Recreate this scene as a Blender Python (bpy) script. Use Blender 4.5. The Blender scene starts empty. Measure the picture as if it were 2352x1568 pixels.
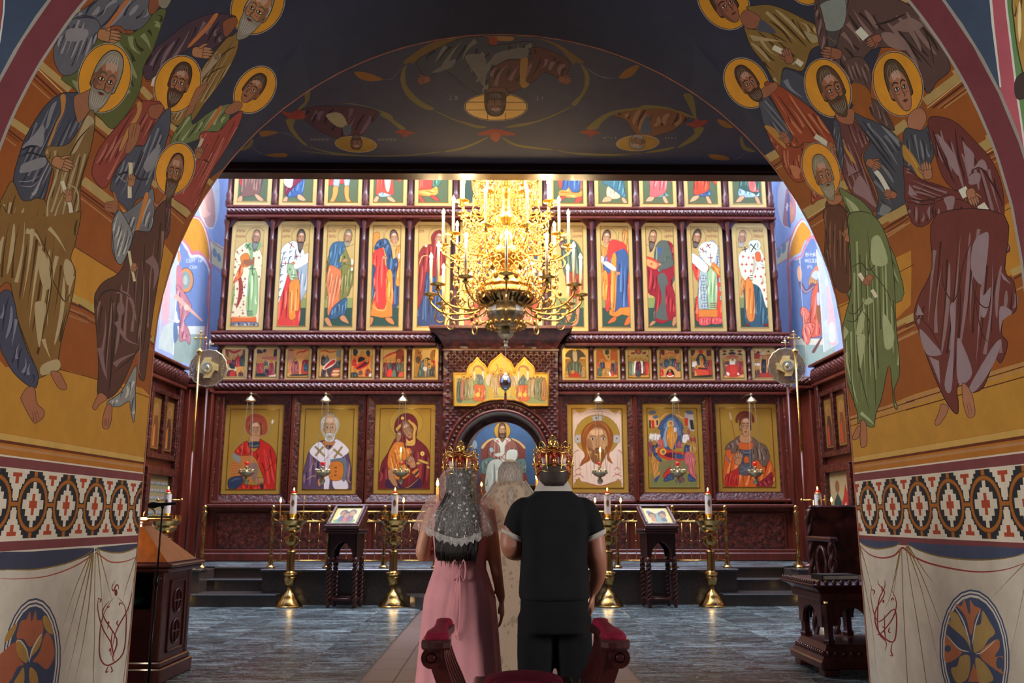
import bpy, bmesh, math, random, time
import numpy as np
from math import sin, cos, pi, atan, atan2, hypot, radians
from mathutils import Vector, Matrix
from mathutils.geometry import delaunay_2d_cdt
random.seed(7)
SC = bpy.context.scene
COL = SC.collection
FPX, EYE = 2000.0, 1.35
PITCH, YAW = atan(406/2000), atan(26/2000)
cd = bpy.data.cameras.new('camera'); cam = bpy.data.objects.new('camera', cd); COL.objects.link(cam)
cam.location = (0, 0, EYE); cam.rotation_euler = (pi/2+PITCH, 0, -YAW)
cd.sensor_width = 36; cd.lens = 36*FPX/2352; cd.clip_end = 200; cd.clip_start = .05
cd.dof.use_dof = True; cd.dof.focus_distance = 5.4; cd.dof.aperture_fstop = 3.2
SC.camera = cam
w = bpy.data.worlds.new('world'); SC.world = w; w.use_nodes = True
w.node_tree.nodes['Background'].inputs[0].default_value = (.55, .66, .95, 1)
w.node_tree.nodes['Background'].inputs[1].default_value = .2
SC.view_settings.view_transform = 'Standard'; SC.view_settings.look = 'None'
SC.view_settings.exposure = 0.0; SC.view_settings.gamma = 1; SC.view_settings.use_curve_mapping = False
def area(name, loc, target, sx, sy, power, col):
    l = bpy.data.lights.new(name, 'AREA'); l.shape = 'RECTANGLE'; l.size = sx; l.size_y = sy
    l.energy = power; l.color = col
    o = bpy.data.objects.new(name, l); COL.objects.link(o); o.location = loc
    o.rotation_euler = (Vector(target)-Vector(loc)).to_track_quat('-Z', 'Y').to_euler()
    return o
area('drum_window_light', (-4.5, 14.6, 13.0), (0.5, 16.6, 2), 5, 2.4, 1500, (.62, .74, 1))
area('drum_window_light', (4.5, 14.6, 13.0), (-0.5, 16.6, 2), 5, 2.4, 1300, (.66, .77, 1))
area('drum_window_light', (0, 12.4, 13.6), (0, 17, 3.5), 7, 2.2, 1500, (.86, .9, 1))
area('nave_window_light', (-6.9, 1.2, 2.7), (2.98, 6.2, 1.6), 2.2, 2.6, 430, (1, .95, .88))
area('nave_window_light', (6.9, 1.2, 2.7), (-2.98, 6.2, 1.6), 2.2, 2.6, 460, (1, .95, .88))
def point(name, loc, power, col, r=.1):
    l = bpy.data.lights.new(name, 'POINT'); l.energy = power; l.color = col; l.shadow_soft_size = r
    o = bpy.data.objects.new(name, l); COL.objects.link(o); o.location = loc; return o
def ray(px, py):
    x = (px-1176)/FPX; u = -(py-784)/FPX
    c, s = cos(PITCH), sin(PITCH); fy = c-u*s; z = s+u*c
    cy, sy = cos(YAW), sin(YAW)
    return x*cy+fy*sy, -x*sy+fy*cy, z
def atY(px, py, Y): r = ray(px, py); t = Y/r[1]; return Vector((r[0]*t, Y, EYE+r[2]*t))
def atZ(px, py, Z): r = ray(px, py); t = (Z-EYE)/r[2]; return Vector((r[0]*t, r[1]*t, Z))
def atX(px, py, X): r = ray(px, py); t = X/r[0]; return Vector((X, r[1]*t, EYE+r[2]*t))
def lin(c):
    if isinstance(c, str):
        c = c.lstrip('#'); c = [int(c[i:i+2], 16)/255 for i in (0, 2, 4)]
    return tuple(((v/12.92) if v <= .04045 else ((v+.055)/1.055)**2.4) for v in c)
MATS = {}
def nmat(name):
    m = bpy.data.materials.new(name); m.use_nodes = True; nt = m.node_tree
    b = nt.nodes['Principled BSDF']; return m, nt, b
def mat(name, col, rough=.5, metal=0, var=.25, scale=8, bump=0, bscale=60, stretch=(1,1,1), spec=.5, coat=0, emit=None, es=0, trans=0, alpha=1, sheen=0, rv=0):
    """plain procedural material: noise-varied colour, optional noise bump"""
    m, nt, b = nmat(name); N = nt.nodes; L = nt.links
    tc = N.new('ShaderNodeTexCoord'); mp = N.new('ShaderNodeMapping'); mp.inputs['Scale'].default_value = stretch
    L.new(tc.outputs['Object'], mp.inputs[0])
    no = N.new('ShaderNodeTexNoise'); no.inputs['Scale'].default_value = scale; no.inputs['Detail'].default_value = 5
    L.new(mp.outputs[0], no.inputs[0])
    rp = N.new('ShaderNodeValToRGB'); c = lin(col)
    rp.color_ramp.elements[0].position = .3; rp.color_ramp.elements[1].position = .7
    rp.color_ramp.elements[0].color = tuple(v*(1-var) for v in c)+(1,)
    rp.color_ramp.elements[1].color = tuple(min(1, v*(1+var)) for v in c)+(1,)
    L.new(no.outputs[0], rp.inputs[0]); L.new(rp.outputs[0], b.inputs['Base Color'])
    b.inputs['Roughness'].default_value = rough; b.inputs['Metallic'].default_value = metal
    b.inputs['Specular IOR Level'].default_value = spec; b.inputs['Coat Weight'].default_value = coat
    b.inputs['Coat Roughness'].default_value = .12
    if sheen: b.inputs['Sheen Weight'].default_value = sheen
    if trans: b.inputs['Transmission Weight'].default_value = trans
    if alpha < 1: b.inputs['Alpha'].default_value = alpha
    if emit: b.inputs['Emission Color'].default_value = lin(emit)+(1,); b.inputs['Emission Strength'].default_value = es
    if bump:
        n2 = N.new('ShaderNodeTexNoise'); n2.inputs['Scale'].default_value = bscale; n2.inputs['Detail'].default_value = 3
        L.new(mp.outputs[0], n2.inputs[0]); bp = N.new('ShaderNodeBump'); bp.inputs['Strength'].default_value = bump
        bp.inputs['Distance'].default_value = .01
        L.new(n2.outputs[0], bp.inputs['Height']); L.new(bp.outputs[0], b.inputs['Normal'])
    MATS[name] = m; return m
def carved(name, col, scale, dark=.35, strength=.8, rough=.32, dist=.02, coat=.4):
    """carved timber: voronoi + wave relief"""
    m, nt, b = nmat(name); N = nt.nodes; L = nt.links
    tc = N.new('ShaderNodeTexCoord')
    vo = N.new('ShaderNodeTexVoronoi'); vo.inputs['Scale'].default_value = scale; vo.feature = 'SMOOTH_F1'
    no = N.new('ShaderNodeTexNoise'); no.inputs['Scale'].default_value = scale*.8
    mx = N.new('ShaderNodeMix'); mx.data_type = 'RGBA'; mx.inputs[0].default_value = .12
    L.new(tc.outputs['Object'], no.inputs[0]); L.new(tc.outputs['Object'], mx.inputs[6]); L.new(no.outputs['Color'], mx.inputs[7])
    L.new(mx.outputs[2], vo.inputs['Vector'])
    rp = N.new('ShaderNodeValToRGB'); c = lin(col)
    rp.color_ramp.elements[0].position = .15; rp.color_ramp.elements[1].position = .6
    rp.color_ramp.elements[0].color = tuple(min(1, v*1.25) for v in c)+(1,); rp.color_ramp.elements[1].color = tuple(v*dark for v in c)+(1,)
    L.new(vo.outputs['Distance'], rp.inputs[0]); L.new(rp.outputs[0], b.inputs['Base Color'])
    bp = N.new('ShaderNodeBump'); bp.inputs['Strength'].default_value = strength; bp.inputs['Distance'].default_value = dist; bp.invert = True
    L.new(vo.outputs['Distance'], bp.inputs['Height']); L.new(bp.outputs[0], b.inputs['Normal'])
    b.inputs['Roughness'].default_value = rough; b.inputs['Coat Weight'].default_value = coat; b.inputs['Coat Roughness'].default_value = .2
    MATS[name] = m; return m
def glow(name, col, s):
    m = bpy.data.materials.new(name); m.use_nodes = True; nt = m.node_tree; nt.nodes.clear()
    e = nt.nodes.new('ShaderNodeEmission'); o = nt.nodes.new('ShaderNodeOutputMaterial')
    e.inputs[0].default_value = lin(col)+(1,); e.inputs[1].default_value = s; nt.links.new(e.outputs[0], o.inputs[0])
    MATS[name] = m; return m
def painted(name, rough=.75, mott=.12, goldrough=.32, bump=.15, nscale=6, coat=0, spec=.3, sat=.85):
    """pigment read from the face colours of the painting; alpha marks gilding"""
    m, nt, b = nmat(name); N = nt.nodes; L = nt.links
    at = N.new('ShaderNodeAttribute'); at.attribute_name = 'Col'
    tc = N.new('ShaderNodeTexCoord'); no = N.new('ShaderNodeTexNoise'); no.inputs['Scale'].default_value = nscale; no.inputs['Detail'].default_value = 8
    no.inputs['Roughness'].default_value = .65
    L.new(tc.outputs['Object'], no.inputs[0])
    mr = N.new('ShaderNodeMapRange'); mr.inputs[1].default_value = .3; mr.inputs[2].default_value = .7
    mr.inputs[3].default_value = 1-mott; mr.inputs[4].default_value = 1+mott
    L.new(no.outputs[0], mr.inputs[0])
    mu = N.new('ShaderNodeVectorMath'); mu.operation = 'SCALE'
    L.new(at.outputs['Color'], mu.inputs[0]); L.new(mr.outputs[0], mu.inputs['Scale'])
    hs = N.new('ShaderNodeHueSaturation'); hs.inputs['Saturation'].default_value = sat; L.new(mu.outputs[0], hs.inputs['Color']); L.new(hs.outputs[0], b.inputs['Base Color'])
    gm = N.new('ShaderNodeMath'); gm.operation = 'SUBTRACT'; gm.inputs[0].default_value = 1; L.new(at.outputs['Alpha'], gm.inputs[1])
    L.new(gm.outputs[0], b.inputs['Metallic'])
    ro = N.new('ShaderNodeMapRange'); ro.inputs[3].default_value = rough; ro.inputs[4].default_value = goldrough
    L.new(gm.outputs[0], ro.inputs[0]); L.new(ro.outputs[0], b.inputs['Roughness'])
    b.inputs['Specular IOR Level'].default_value = spec; b.inputs['Coat Weight'].default_value = coat; b.inputs['Coat Roughness'].default_value = .1
    n2 = N.new('ShaderNodeTexNoise'); n2.inputs['Scale'].default_value = 90; L.new(tc.outputs['Object'], n2.inputs[0])
    bp = N.new('ShaderNodeBump'); bp.inputs['Strength'].default_value = bump; bp.inputs['Distance'].default_value = .004
    L.new(n2.outputs[0], bp.inputs['Height']); L.new(bp.outputs[0], b.inputs['Normal'])
    MATS[name] = m; return m
def tag(o, label=None, cat=None, group=None, kind=None):
    if label: o['label'] = label
    if cat: o['category'] = cat
    if group: o['group'] = group
    if kind: o['kind'] = kind
    return o
def thing(name, label, cat, loc=(0,0,0), rz=0, group=None):
    o = bpy.data.objects.new(name, None); COL.objects.link(o); o.empty_display_size = .1
    o.location = loc; o.rotation_euler = (0, 0, rz); return tag(o, label, cat, group)
def link(name, me, m=None, parent=None, smooth=False, loc=None, rot=None, kind=None):
    if m is not None and len(me.materials) == 0: me.materials.append(m)
    if smooth:
        for p in me.polygons: p.use_smooth = True
    o = bpy.data.objects.new(name, me); COL.objects.link(o)
    if parent: o.parent = parent
    if loc is not None: o.location = loc
    if rot is not None: o.rotation_euler = rot
    if kind: o['kind'] = kind
    return o
def copy_tree(o, parent=None):
    c = o.copy(); COL.objects.link(c); c.parent = parent
    for ch in list(o.children): copy_tree(ch, c)
    return c
class MB:
    """mesh builder: collects shapes, then links them as ONE object"""
    def __init__(s): s.v = []; s.f = []
    def add(s, vs, fs, M=None):
        n = len(s.v); s.v += [tuple(M @ Vector(v)) if M else tuple(v) for v in vs]; s.f += [[i+n for i in f] for f in fs]; return s
    def box(s, x0, x1, y0, y1, z0, z1, M=None, b=0):
        if b <= 0:
            return s.add([(x0,y0,z0),(x1,y0,z0),(x1,y1,z0),(x0,y1,z0),(x0,y0,z1),(x1,y0,z1),(x1,y1,z1),(x0,y1,z1)],
                [(0,3,2,1),(4,5,6,7),(0,1,5,4),(1,2,6,5),(2,3,7,6),(3,0,4,7)], M)
        b = min(b, (x1-x0)*.45, (y1-y0)*.45, (z1-z0)*.45)
        bm = bmesh.new(); bmesh.ops.create_cube(bm, size=1)
        for v in bm.verts: v.co = Vector(((x0+x1)/2+v.co.x*(x1-x0), (y0+y1)/2+v.co.y*(y1-y0), (z0+z1)/2+v.co.z*(z1-z0)))
        bmesh.ops.bevel(bm, geom=bm.edges[:], offset=b, segments=1, affect='EDGES')
        bm.verts.ensure_lookup_table(); bm.verts.index_update()
        s.add([v.co[:] for v in bm.verts], [[v.index for v in f.verts] for f in bm.faces], M); bm.free(); return s
    def lathe(s, prof, n=20, M=None, cap=True, ax=(0,0), arc=(0, 2*pi), flute=0, nfl=0):
        """prof: [(r,z)...]"""
        full = abs(arc[1]-arc[0]-2*pi) < 1e-6; m = n if full else n+1; vs = []
        for r, z in prof:
            for k in range(m):
                a = arc[0]+(arc[1]-arc[0])*k/n; rr = r*(1+flute*cos(a*nfl)) if flute else r
                vs.append((ax[0]+rr*cos(a), ax[1]+rr*sin(a), z))
        fs = []
        for i in range(len(prof)-1):
            for k in range(n):
                k2 = (k+1) % m; fs.append((i*m+k, i*m+k2, (i+1)*m+k2, (i+1)*m+k))
        if cap and full: fs.append(list(range(m))[::-1]); fs.append([(len(prof)-1)*m+k for k in range(m)])
        return s.add(vs, fs, M)
    def tube(s, pts, r, n=8, M=None, cap=True, flat=1):
        """pts: list of 3-vectors; r number or list"""
        pts = [Vector(p) for p in pts]; L = len(pts); rs = r if isinstance(r, (list, tuple)) else [r]*L
        vs = []; up = None
        for i, p in enumerate(pts):
            t = (pts[min(i+1, L-1)]-pts[max(i-1, 0)])
            if t.length < 1e-9: t = Vector((0,0,1))
            t.normalize()
            if up is None: up = Vector((0,0,1)) if abs(t.z) < .9 else Vector((1,0,0))
            u = (up-t*up.dot(t))
            if u.length < 1e-5: u = Vector((1,0,0))-t*t.x
            u.normalize(); w_ = t.cross(u); up = u
            for k in range(n):
                a = 2*pi*k/n; vs.append(tuple(p+u*cos(a)*rs[i]+w_*sin(a)*rs[i]*flat))
        fs = []
        for i in range(L-1):
            for k in range(n): fs.append((i*n+k, i*n+(k+1) % n, (i+1)*n+(k+1) % n, (i+1)*n+k))
        if cap: fs.append(list(range(n))[::-1]); fs.append([(L-1)*n+k for k in range(n)])
        return s.add(vs, fs, M)
    def prism(s, poly, y0, y1, M=None):
        """poly in (x,z), extruded along y"""
        n = len(poly); vs = [(x, y0, z) for x, z in poly]+[(x, y1, z) for x, z in poly]
        fs = [list(range(n)), [n+i for i in range(n)][::-1]]+[(i, i+n, (i+1) % n+n, (i+1) % n) for i in range(n)]
        return s.add(vs, fs, M)
    def loft(s, rings, cap=True, M=None):
        n = len(rings[0]); vs = [p for r in rings for p in r]; fs = []
        for i in range(len(rings)-1):
            for k in range(n): fs.append((i*n+k, i*n+(k+1) % n, (i+1)*n+(k+1) % n, (i+1)*n+k))
        if cap: fs.append(list(range(n))[::-1]); fs.append([(len(rings)-1)*n+k for k in range(n)])
        return s.add(vs, fs, M)
    def ball(s, c, r, n=12, m=8, M=None, sc=(1,1,1)):
        vs = []; 
        for i in range(m+1):
            a = pi*i/m
            for k in range(n):
                b = 2*pi*k/n; vs.append((c[0]+r*sc[0]*sin(a)*cos(b), c[1]+r*sc[1]*sin(a)*sin(b), c[2]-r*sc[2]*cos(a)))
        fs = [(i*n+k, i*n+(k+1) % n, (i+1)*n+(k+1) % n, (i+1)*n+k) for i in range(m) for k in range(n)]
        return s.add(vs, fs, M)
    def mesh(s, name):
        me = bpy.data.meshes.new(name); me.from_pydata(s.v, [], s.f); me.validate(); me.update(); return me
    def build(s, name, m, parent=None, smooth=False, loc=None, rot=None, kind=None, auto=None):
        me = s.mesh(name); bm = bmesh.new(); bm.from_mesh(me); bmesh.ops.remove_doubles(bm, verts=bm.verts, dist=1e-6)
        bmesh.ops.recalc_face_normals(bm, faces=bm.faces)
        if auto:
            for f in bm.faces: f.smooth = True
            for e in bm.edges:
                if len(e.link_faces) == 2 and e.calc_face_angle(0) > auto: e.smooth = False
        bm.to_mesh(me); bm.free()
        return link(name, me, m, parent, smooth, loc, rot, kind)
def T(x=0, y=0, z=0): return Matrix.Translation((x, y, z))
def R(a, ax='Z'): return Matrix.Rotation(a, 4, ax)
def S(x, y, z): return Matrix.Diagonal((x, y, z, 1))
def smooth_curve(pts, sub=5, closed=True):
    n = len(pts); out = []
    if n < 3: 
        return list(pts)
    rng = range(n) if closed else range(n-1)
    for i in rng:
        if closed: p0, p1, p2, p3 = pts[i-1], pts[i], pts[(i+1) % n], pts[(i+2) % n]
        else: p0, p1, p2, p3 = pts[max(i-1, 0)], pts[i], pts[i+1], pts[min(i+2, n-1)]
        for k in range(sub):
            t = k/sub; t2 = t*t; t3 = t2*t
            out.append(tuple(.5*((2*b)+(-a+c)*t+(2*a-5*b+4*c-d)*t2+(-a+3*b-3*c+d)*t3) for a, b, c, d in zip(p0, p1, p2, p3)))
    if not closed: out.append(tuple(pts[-1]))
    return out
PAL = {'k':'2a1c16','br':'4a2a1a','dr':'6e2a24','or':'b4682a','w':'e8e2d0','sk':'b07a52','skd':'7a4a30','skl':'d2a27a','hg':'8f8878','hb':'4a3020','hw':'cfc8b8',
 'gold':'dca028*','bl':'2c3350','navy':'1f2a48','in':'3a3f62'}
def colr(c):
    """'rrggbb' or palette name; trailing * marks gilding (stored as alpha)"""
    c = PAL.get(c, c); g = 1.0
    if c.endswith('*'): g = .45; c = c[:-1]
    v = lin(c)
    if v[2] > v[0]*1.15: m = .3*v[0]+.5*v[1]+.2*v[2]; v = tuple(x*.62+m*.38 for x in v)
    return v+(g,)
def shade(c, k):
    c = PAL.get(c, c).rstrip('*'); v = [int(c[i:i+2], 16) for i in (0, 2, 4)]
    if k <= 1: v = [int(x*k) for x in v]
    else: v = [min(255, int(x+(255-x)*(k-1))) for x in v]
    return '%02x%02x%02x' % tuple(v)
class Painting:
    def __init__(s, sub=4): s.sh = []; s.ox = s.oy = 0; s.sc = 1.0; s.sub = sub; s.rnd = random.Random(3); s.M = None
    def X(s, p):
        if s.M: p = s.M(p)
        return (s.ox+p[0]/s.sc, s.oy+p[1]/s.sc)
    def raw(s, pts, c):
        if len(pts) > 2: s.sh.append(([s.X(p) for p in pts], colr(c)))
    def poly(s, pts, c, smooth=True, ol=0, oc=None):
        q = smooth_curve(pts, s.sub) if smooth and len(pts) > 3 else list(pts)
        s.raw(q, c)
        if ol: s.line(q+[q[0]], oc or shade(c, .35), ol, taper=False, smooth=False)
        return q
    def line(s, pts, c, w, taper=True, smooth=True, wedge=False):
        q = smooth_curve(pts, s.sub, False) if smooth and len(pts) > 2 else list(pts)
        L, R_ = [], []; n = len(q)
        for i, p in enumerate(q):
            a = q[max(i-1, 0)]; b = q[min(i+1, n-1)]; dx, dy = b[0]-a[0], b[1]-a[1]; d = hypot(dx, dy) or 1
            t = i/(n-1) if n > 1 else 0
            k = (1-t)+.03 if wedge else ((sin(pi*min(1, max(0, t)))**.6+.05) if taper else 1)
            hw = w*.5*k; L.append((p[0]-dy/d*hw, p[1]+dx/d*hw)); R_.append((p[0]+dy/d*hw, p[1]-dx/d*hw))
        s.raw(L+R_[::-1], c)
    def ell(s, cx, cy, rx, ry, rot, c, n=24, ol=0, oc=None):
        a = radians(rot); q = [(cx+rx*cos(t)*cos(a)-ry*sin(t)*sin(a), cy+rx*cos(t)*sin(a)+ry*sin(t)*cos(a)) for t in [2*pi*k/n for k in range(n)]]
        if ol: s.raw([(cx+(rx+ol)*cos(t)*cos(a)-(ry+ol)*sin(t)*sin(a), cy+(rx+ol)*cos(t)*sin(a)+(ry+ol)*sin(t)*cos(a)) for t in [2*pi*k/n for k in range(n)]], oc or 'k')
        s.raw(q, c)
    def halo(s, cx, cy, rx, ry, rot, k=1):
        s.ell(cx, cy, rx+5*k, ry+5*k, rot, 'a59c90', 36); s.ell(cx, cy, rx+2.2*k, ry+2.2*k, rot, '3a1410', 36); s.ell(cx, cy, rx, ry, rot, 'gold', 36)
    def garment(s, pts, base, light, dark, ang, n=8, ol=3, bend=.1, straight=False, seed=None):
        """filled robe with folds laid along ang (degrees, 90 = hanging down)"""
        q = s.poly(pts, base, not straight, ol=0)
        r = random.Random(seed if seed is not None else int(pts[0][0]*7+pts[0][1]*13)); a = radians(ang); ca, sa = cos(a), sin(a)
        loc = [(x*ca+y*sa, -x*sa+y*ca) for x, y in q]
        lo = min(p[1] for p in loc); hi = max(p[1] for p in loc); W = hi-lo
        def span(v):
            xs = []
            for i in range(len(loc)):
                (u1, v1), (u2, v2) = loc[i-1], loc[i]
                if (v1-v)*(v2-v) < 0: xs.append(u1+(u2-u1)*(v-v1)/(v2-v1))
            xs.sort(); return [(xs[i], xs[i+1]) for i in range(0, len(xs)-1, 2)]
        for k in range(n):
            for c, off in ((light, .0), (dark, .5)):
                v = lo+W*(k+off+.25+r.uniform(-.15, .15))/n
                for u0, u1 in span(v):
                    Lh = u1-u0
                    if Lh < W*.08: continue
                    m = .06*Lh+ol; a0 = u0+m+r.uniform(0, .35)*Lh; a1 = u1-m-r.uniform(0, .3)*Lh
                    if a1-a0 < .12*Lh: continue
                    bd = r.uniform(-bend, bend)*W/n*3
                    ps = []
                    for j in range(5):
                        t = j/4; ps.append((a0+(a1-a0)*t, v+bd*sin(pi*t)))
                    ok = True
                    for (uu, vv) in ps:
                        if not any(x0 <= uu <= x1 for x0, x1 in span(vv)): ok = False
                    if not ok: continue
                    ps = [(u*ca-vv*sa, u*sa+vv*ca) for u, vv in ps]
                    if r.random() < .5: ps = ps[::-1]
                    s.line(ps, c, W/n*(.42 if c == light else .25), wedge=r.random() < .6)
        if ol: s.line(q+[q[0]], shade(dark, .6), ol, taper=False, smooth=False)
        return q
    def face(s, cx, cy, sx, sy, rot, turn=0, hair='hb', beard=.0, skin='sk', bald=False, style='short', bc=None, lw=1):
        """head drawn in a unit frame: x across, y down, chin at y=1"""
        a = radians(rot); ca, sa = cos(a), sin(a); M0 = s.M
        def m(p):
            x, y = p[0]*sx, p[1]*sy; p = (cx+x*ca-y*sa, cy+x*sa+y*ca); return M0(p) if M0 else p
        s.M = m; t = turn; D = shade(skin, .42); ol = .05*lw; bc = bc or hair
        if style == 'long':
            s.poly([(-.75,-.5),(-.5,-1.1),(0,-1.3),(.5,-1.1),(.75,-.5),(.82,.3),(.78,1.1),(.3,1.3),(-.3,1.3),(-.78,1.1),(-.82,.3)], hair, ol=ol)
        elif not bald:
            s.poly([(-.78,.1),(-.74,-.6),(-.45,-1.12),(0,-1.28),(.45,-1.12),(.74,-.6),(.78,.1),(.6,.45),(-.6,.45)], hair, ol=ol)
        else:
            s.poly([(-.72,.2),(-.74,-.3),(-.5,-1.0),(0,-1.2),(.5,-1.0),(.74,-.3),(.72,.2),(.5,.45),(-.5,.45)], hair, ol=ol)
        s.poly([(-.62,-.2),(-.5,-.75),(0,-.98 if not bald else -1.12),(.5,-.75),(.62,-.2),(.55,.45),(.3,.9),(0,1.03),(-.3,.9),(-.55,.45)], skin, ol=ol*.7, oc=D)
        e = -.66 if t > 0 else .66; s.ell(e, .12, .11, .24, 0, shade(skin, .85), 12, ol=ol*.6, oc=D)
        sd = 1 if t > 0 else -1
        s.poly([(-sd*.6,-.3),(-sd*.36,-.35),(-sd*.34,.4),(-sd*.2,.95),(-sd*.45,.7),(-sd*.6,.2)], shade(skin, .78))
        L = shade(skin, 1.3)
        s.poly([(-.3+.2*t,-.72),(.3+.2*t,-.72),(.24+.2*t,-.38),(0+.2*t,-.46),(-.24+.2*t,-.38)], L)
        for k in (-1, 1):
            ex = k*.27+.2*t; kk = 1-.25*t*k
            s.poly([(ex-.2*kk,.02),(ex,-.1),(ex+.2*kk,.02),(ex,.12)], D)
            s.ell(ex, .01, .14*kk, .065, 0, 'd8c8b0', 10); s.ell(ex+.04*t, .0, .065, .075, 0, '1c100c', 8)
            s.line([(ex-.24*kk,-.16+.05*k*t),(ex,-.29),(ex+.24*kk,-.18)], shade(hair, .6) if hair not in ('hw',) else D, .075)
            s.line([(ex-.16,.2),(ex,.26),(ex+.16,.2)], shade(skin, .7), .04)
            s.line([(k*.36+.12*t,.3),(k*.34+.1*t,.5)], L, .14)
        s.line([(.07*sd+.24*t,-.2),(.02*sd+.3*t,.15),(.08*sd+.33*t,.36),(.0+.26*t,.4)], D, .06)
        s.line([(.2*t,-.25),(.24*t,.3)], L, .08)
        if beard:
            bl = 1+beard
            s.poly([(-.62,.1),(-.5,.42),(-.25+.2*t,.46),(.2*t,.4),(.25+.2*t,.46),(.5,.42),(.62,.1),(.56,.8),(.3,1.0+.6*beard),(.08*sd,bl),(-.3,1.0+.6*beard),(-.56,.8)], bc, ol=ol*.6)
            for i in range(7):
                x = -.42+.14*i; s.line([(x,.62),(x*.9+.03,.9),(x*.55,.95+.75*beard*(1-abs(x)))], shade(bc, 1.35), .05)
        s.ell(.24*t, .6, .15, .055, 0, '7a2f22', 10); s.line([(-.22+.24*t,.57),(.24*t,.55),(.22+.24*t,.57)], shade(D, .7), .045)
        if 1:
            if not bald:
                s.poly([(-.64,-.15),(-.62,-.7),(-.3,-1.1),(.1,-1.18),(.5,-.95),(.66,-.5),(.64,-.15),(.5,-.55),(.2,-.78),(-.2,-.7),(-.48,-.5)], hair)
                for i in range(5): x = -.5+.22*i; s.line([(x*1.1,-.45-.1*(2-abs(i-2))),(x*.8,-.8),(x*.4+.05,-1.1)], shade(hair, 1.3), .05)
            else:
                for k in (-1, 1): s.line([(k*.68,.1),(k*.66,-.3),(k*.5,-.6)], shade(hair, 1.3), .08)
        s.M = M0
    def hand(s, x, y, sz, rot, flip=1, skin='sk', curl=0):
        """small painted hand: palm, four fingers, thumb; fingers point along +x before rot"""
        a = radians(rot); ca, sa = cos(a), sin(a); M0 = s.M
        def m(p):
            px, py = p[0]*sz, p[1]*sz*flip; p = (x+px*ca-py*sa, y+px*sa+py*ca); return M0(p) if M0 else p
        s.M = m; D = shade(skin, .4)
        s.poly([(-.6,-.3),(0,-.42),(.3,-.38),(.34,.36),(0,.42),(-.6,.3)], skin, ol=.06, oc=D)
        for i in range(4):
            yy = -.32+.21*i; L = (.62, .78, .74, .56)[i]*(1-curl*.45)
            s.poly([(.2,yy-.1),(.2+L*.6,yy-.1),(.2+L,yy),(.2+L*.6,yy+.1),(.2,yy+.1)], shade(skin, 1.06), ol=.045, oc=D)
        s.poly([(-.2,-.36),(.1,-.62),(.42,-.72),(.44,-.6),(.2,-.46),(.05,-.3)], skin, ol=.045, oc=D)
        s.M = M0
    def text(s, t, x, y, h, c, wdt=.62, w=.13):
        """block capitals laid out as strokes"""
        for ch in t:
            for st in GLYPH.get(ch, GLYPH.get('?')) if ch != ' ' else []:
                s.line([(x+px*h*wdt, y-py*h) for px, py in st], c, h*w, taper=False, smooth=False)
            x += h*wdt*1.35
    def draw(s, txt):
        """tiny drawing language, one shape per line"""
        for ln in txt.strip().split('\n'):
            tk = ln.split()
            if not tk or tk[0][0] == '#': continue
            c = tk[0]
            if c in 'EHFN': tk = ln.replace(',', ' ').split()
            P = lambda L: [tuple(float(v) for v in q.split(',')) for q in L]
            if c == '@': s.ox, s.oy, s.sc = map(float, tk[1:4])
            elif c == 'P': s.poly(P(tk[2:]), tk[1])
            elif c == 'Po': s.poly(P(tk[3:]), tk[1], ol=float(tk[2]))
            elif c == 'p': s.poly(P(tk[2:]), tk[1], False)
            elif c == 'po': s.poly(P(tk[3:]), tk[1], False, ol=float(tk[2]))
            elif c == 'G': s.garment(P(tk[7:]), tk[1], tk[2], tk[3], float(tk[4]), int(tk[5]), float(tk[6]))
            elif c == 'S': s.line(P(tk[3:]), tk[1], float(tk[2]))
            elif c == 'W': s.line(P(tk[3:]), tk[1], float(tk[2]), wedge=True)
            elif c == 'L': s.line(P(tk[3:]), tk[1], float(tk[2]), taper=False)
            elif c == 'l': s.line(P(tk[3:]), tk[1], float(tk[2]), taper=False, smooth=False)
            elif c == 'E': s.ell(*map(float, tk[2:7]), tk[1], ol=float(tk[7]) if len(tk) > 7 else 0)
            elif c == 'H': s.halo(*map(float, tk[1:6]), k=float(tk[6]) if len(tk) > 6 else 1)
            elif c == 'F':
                v = list(map(float, tk[1:7])); s.face(*v, hair=tk[7], beard=float(tk[8]), skin=tk[9] if len(tk) > 9 else 'sk', bald='bald' in tk, style='long' if 'long' in tk else 'short')
            elif c == 'N': s.hand(*map(float, tk[1:6]), skin=tk[6] if len(tk) > 6 else 'sk', curl=float(tk[7]) if len(tk) > 7 else 0)
            elif c == 'X': s.text(tk[5].replace('_', ' '), float(tk[2]), float(tk[3]), float(tk[4]), tk[1])
            else: raise ValueError(ln)
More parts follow.
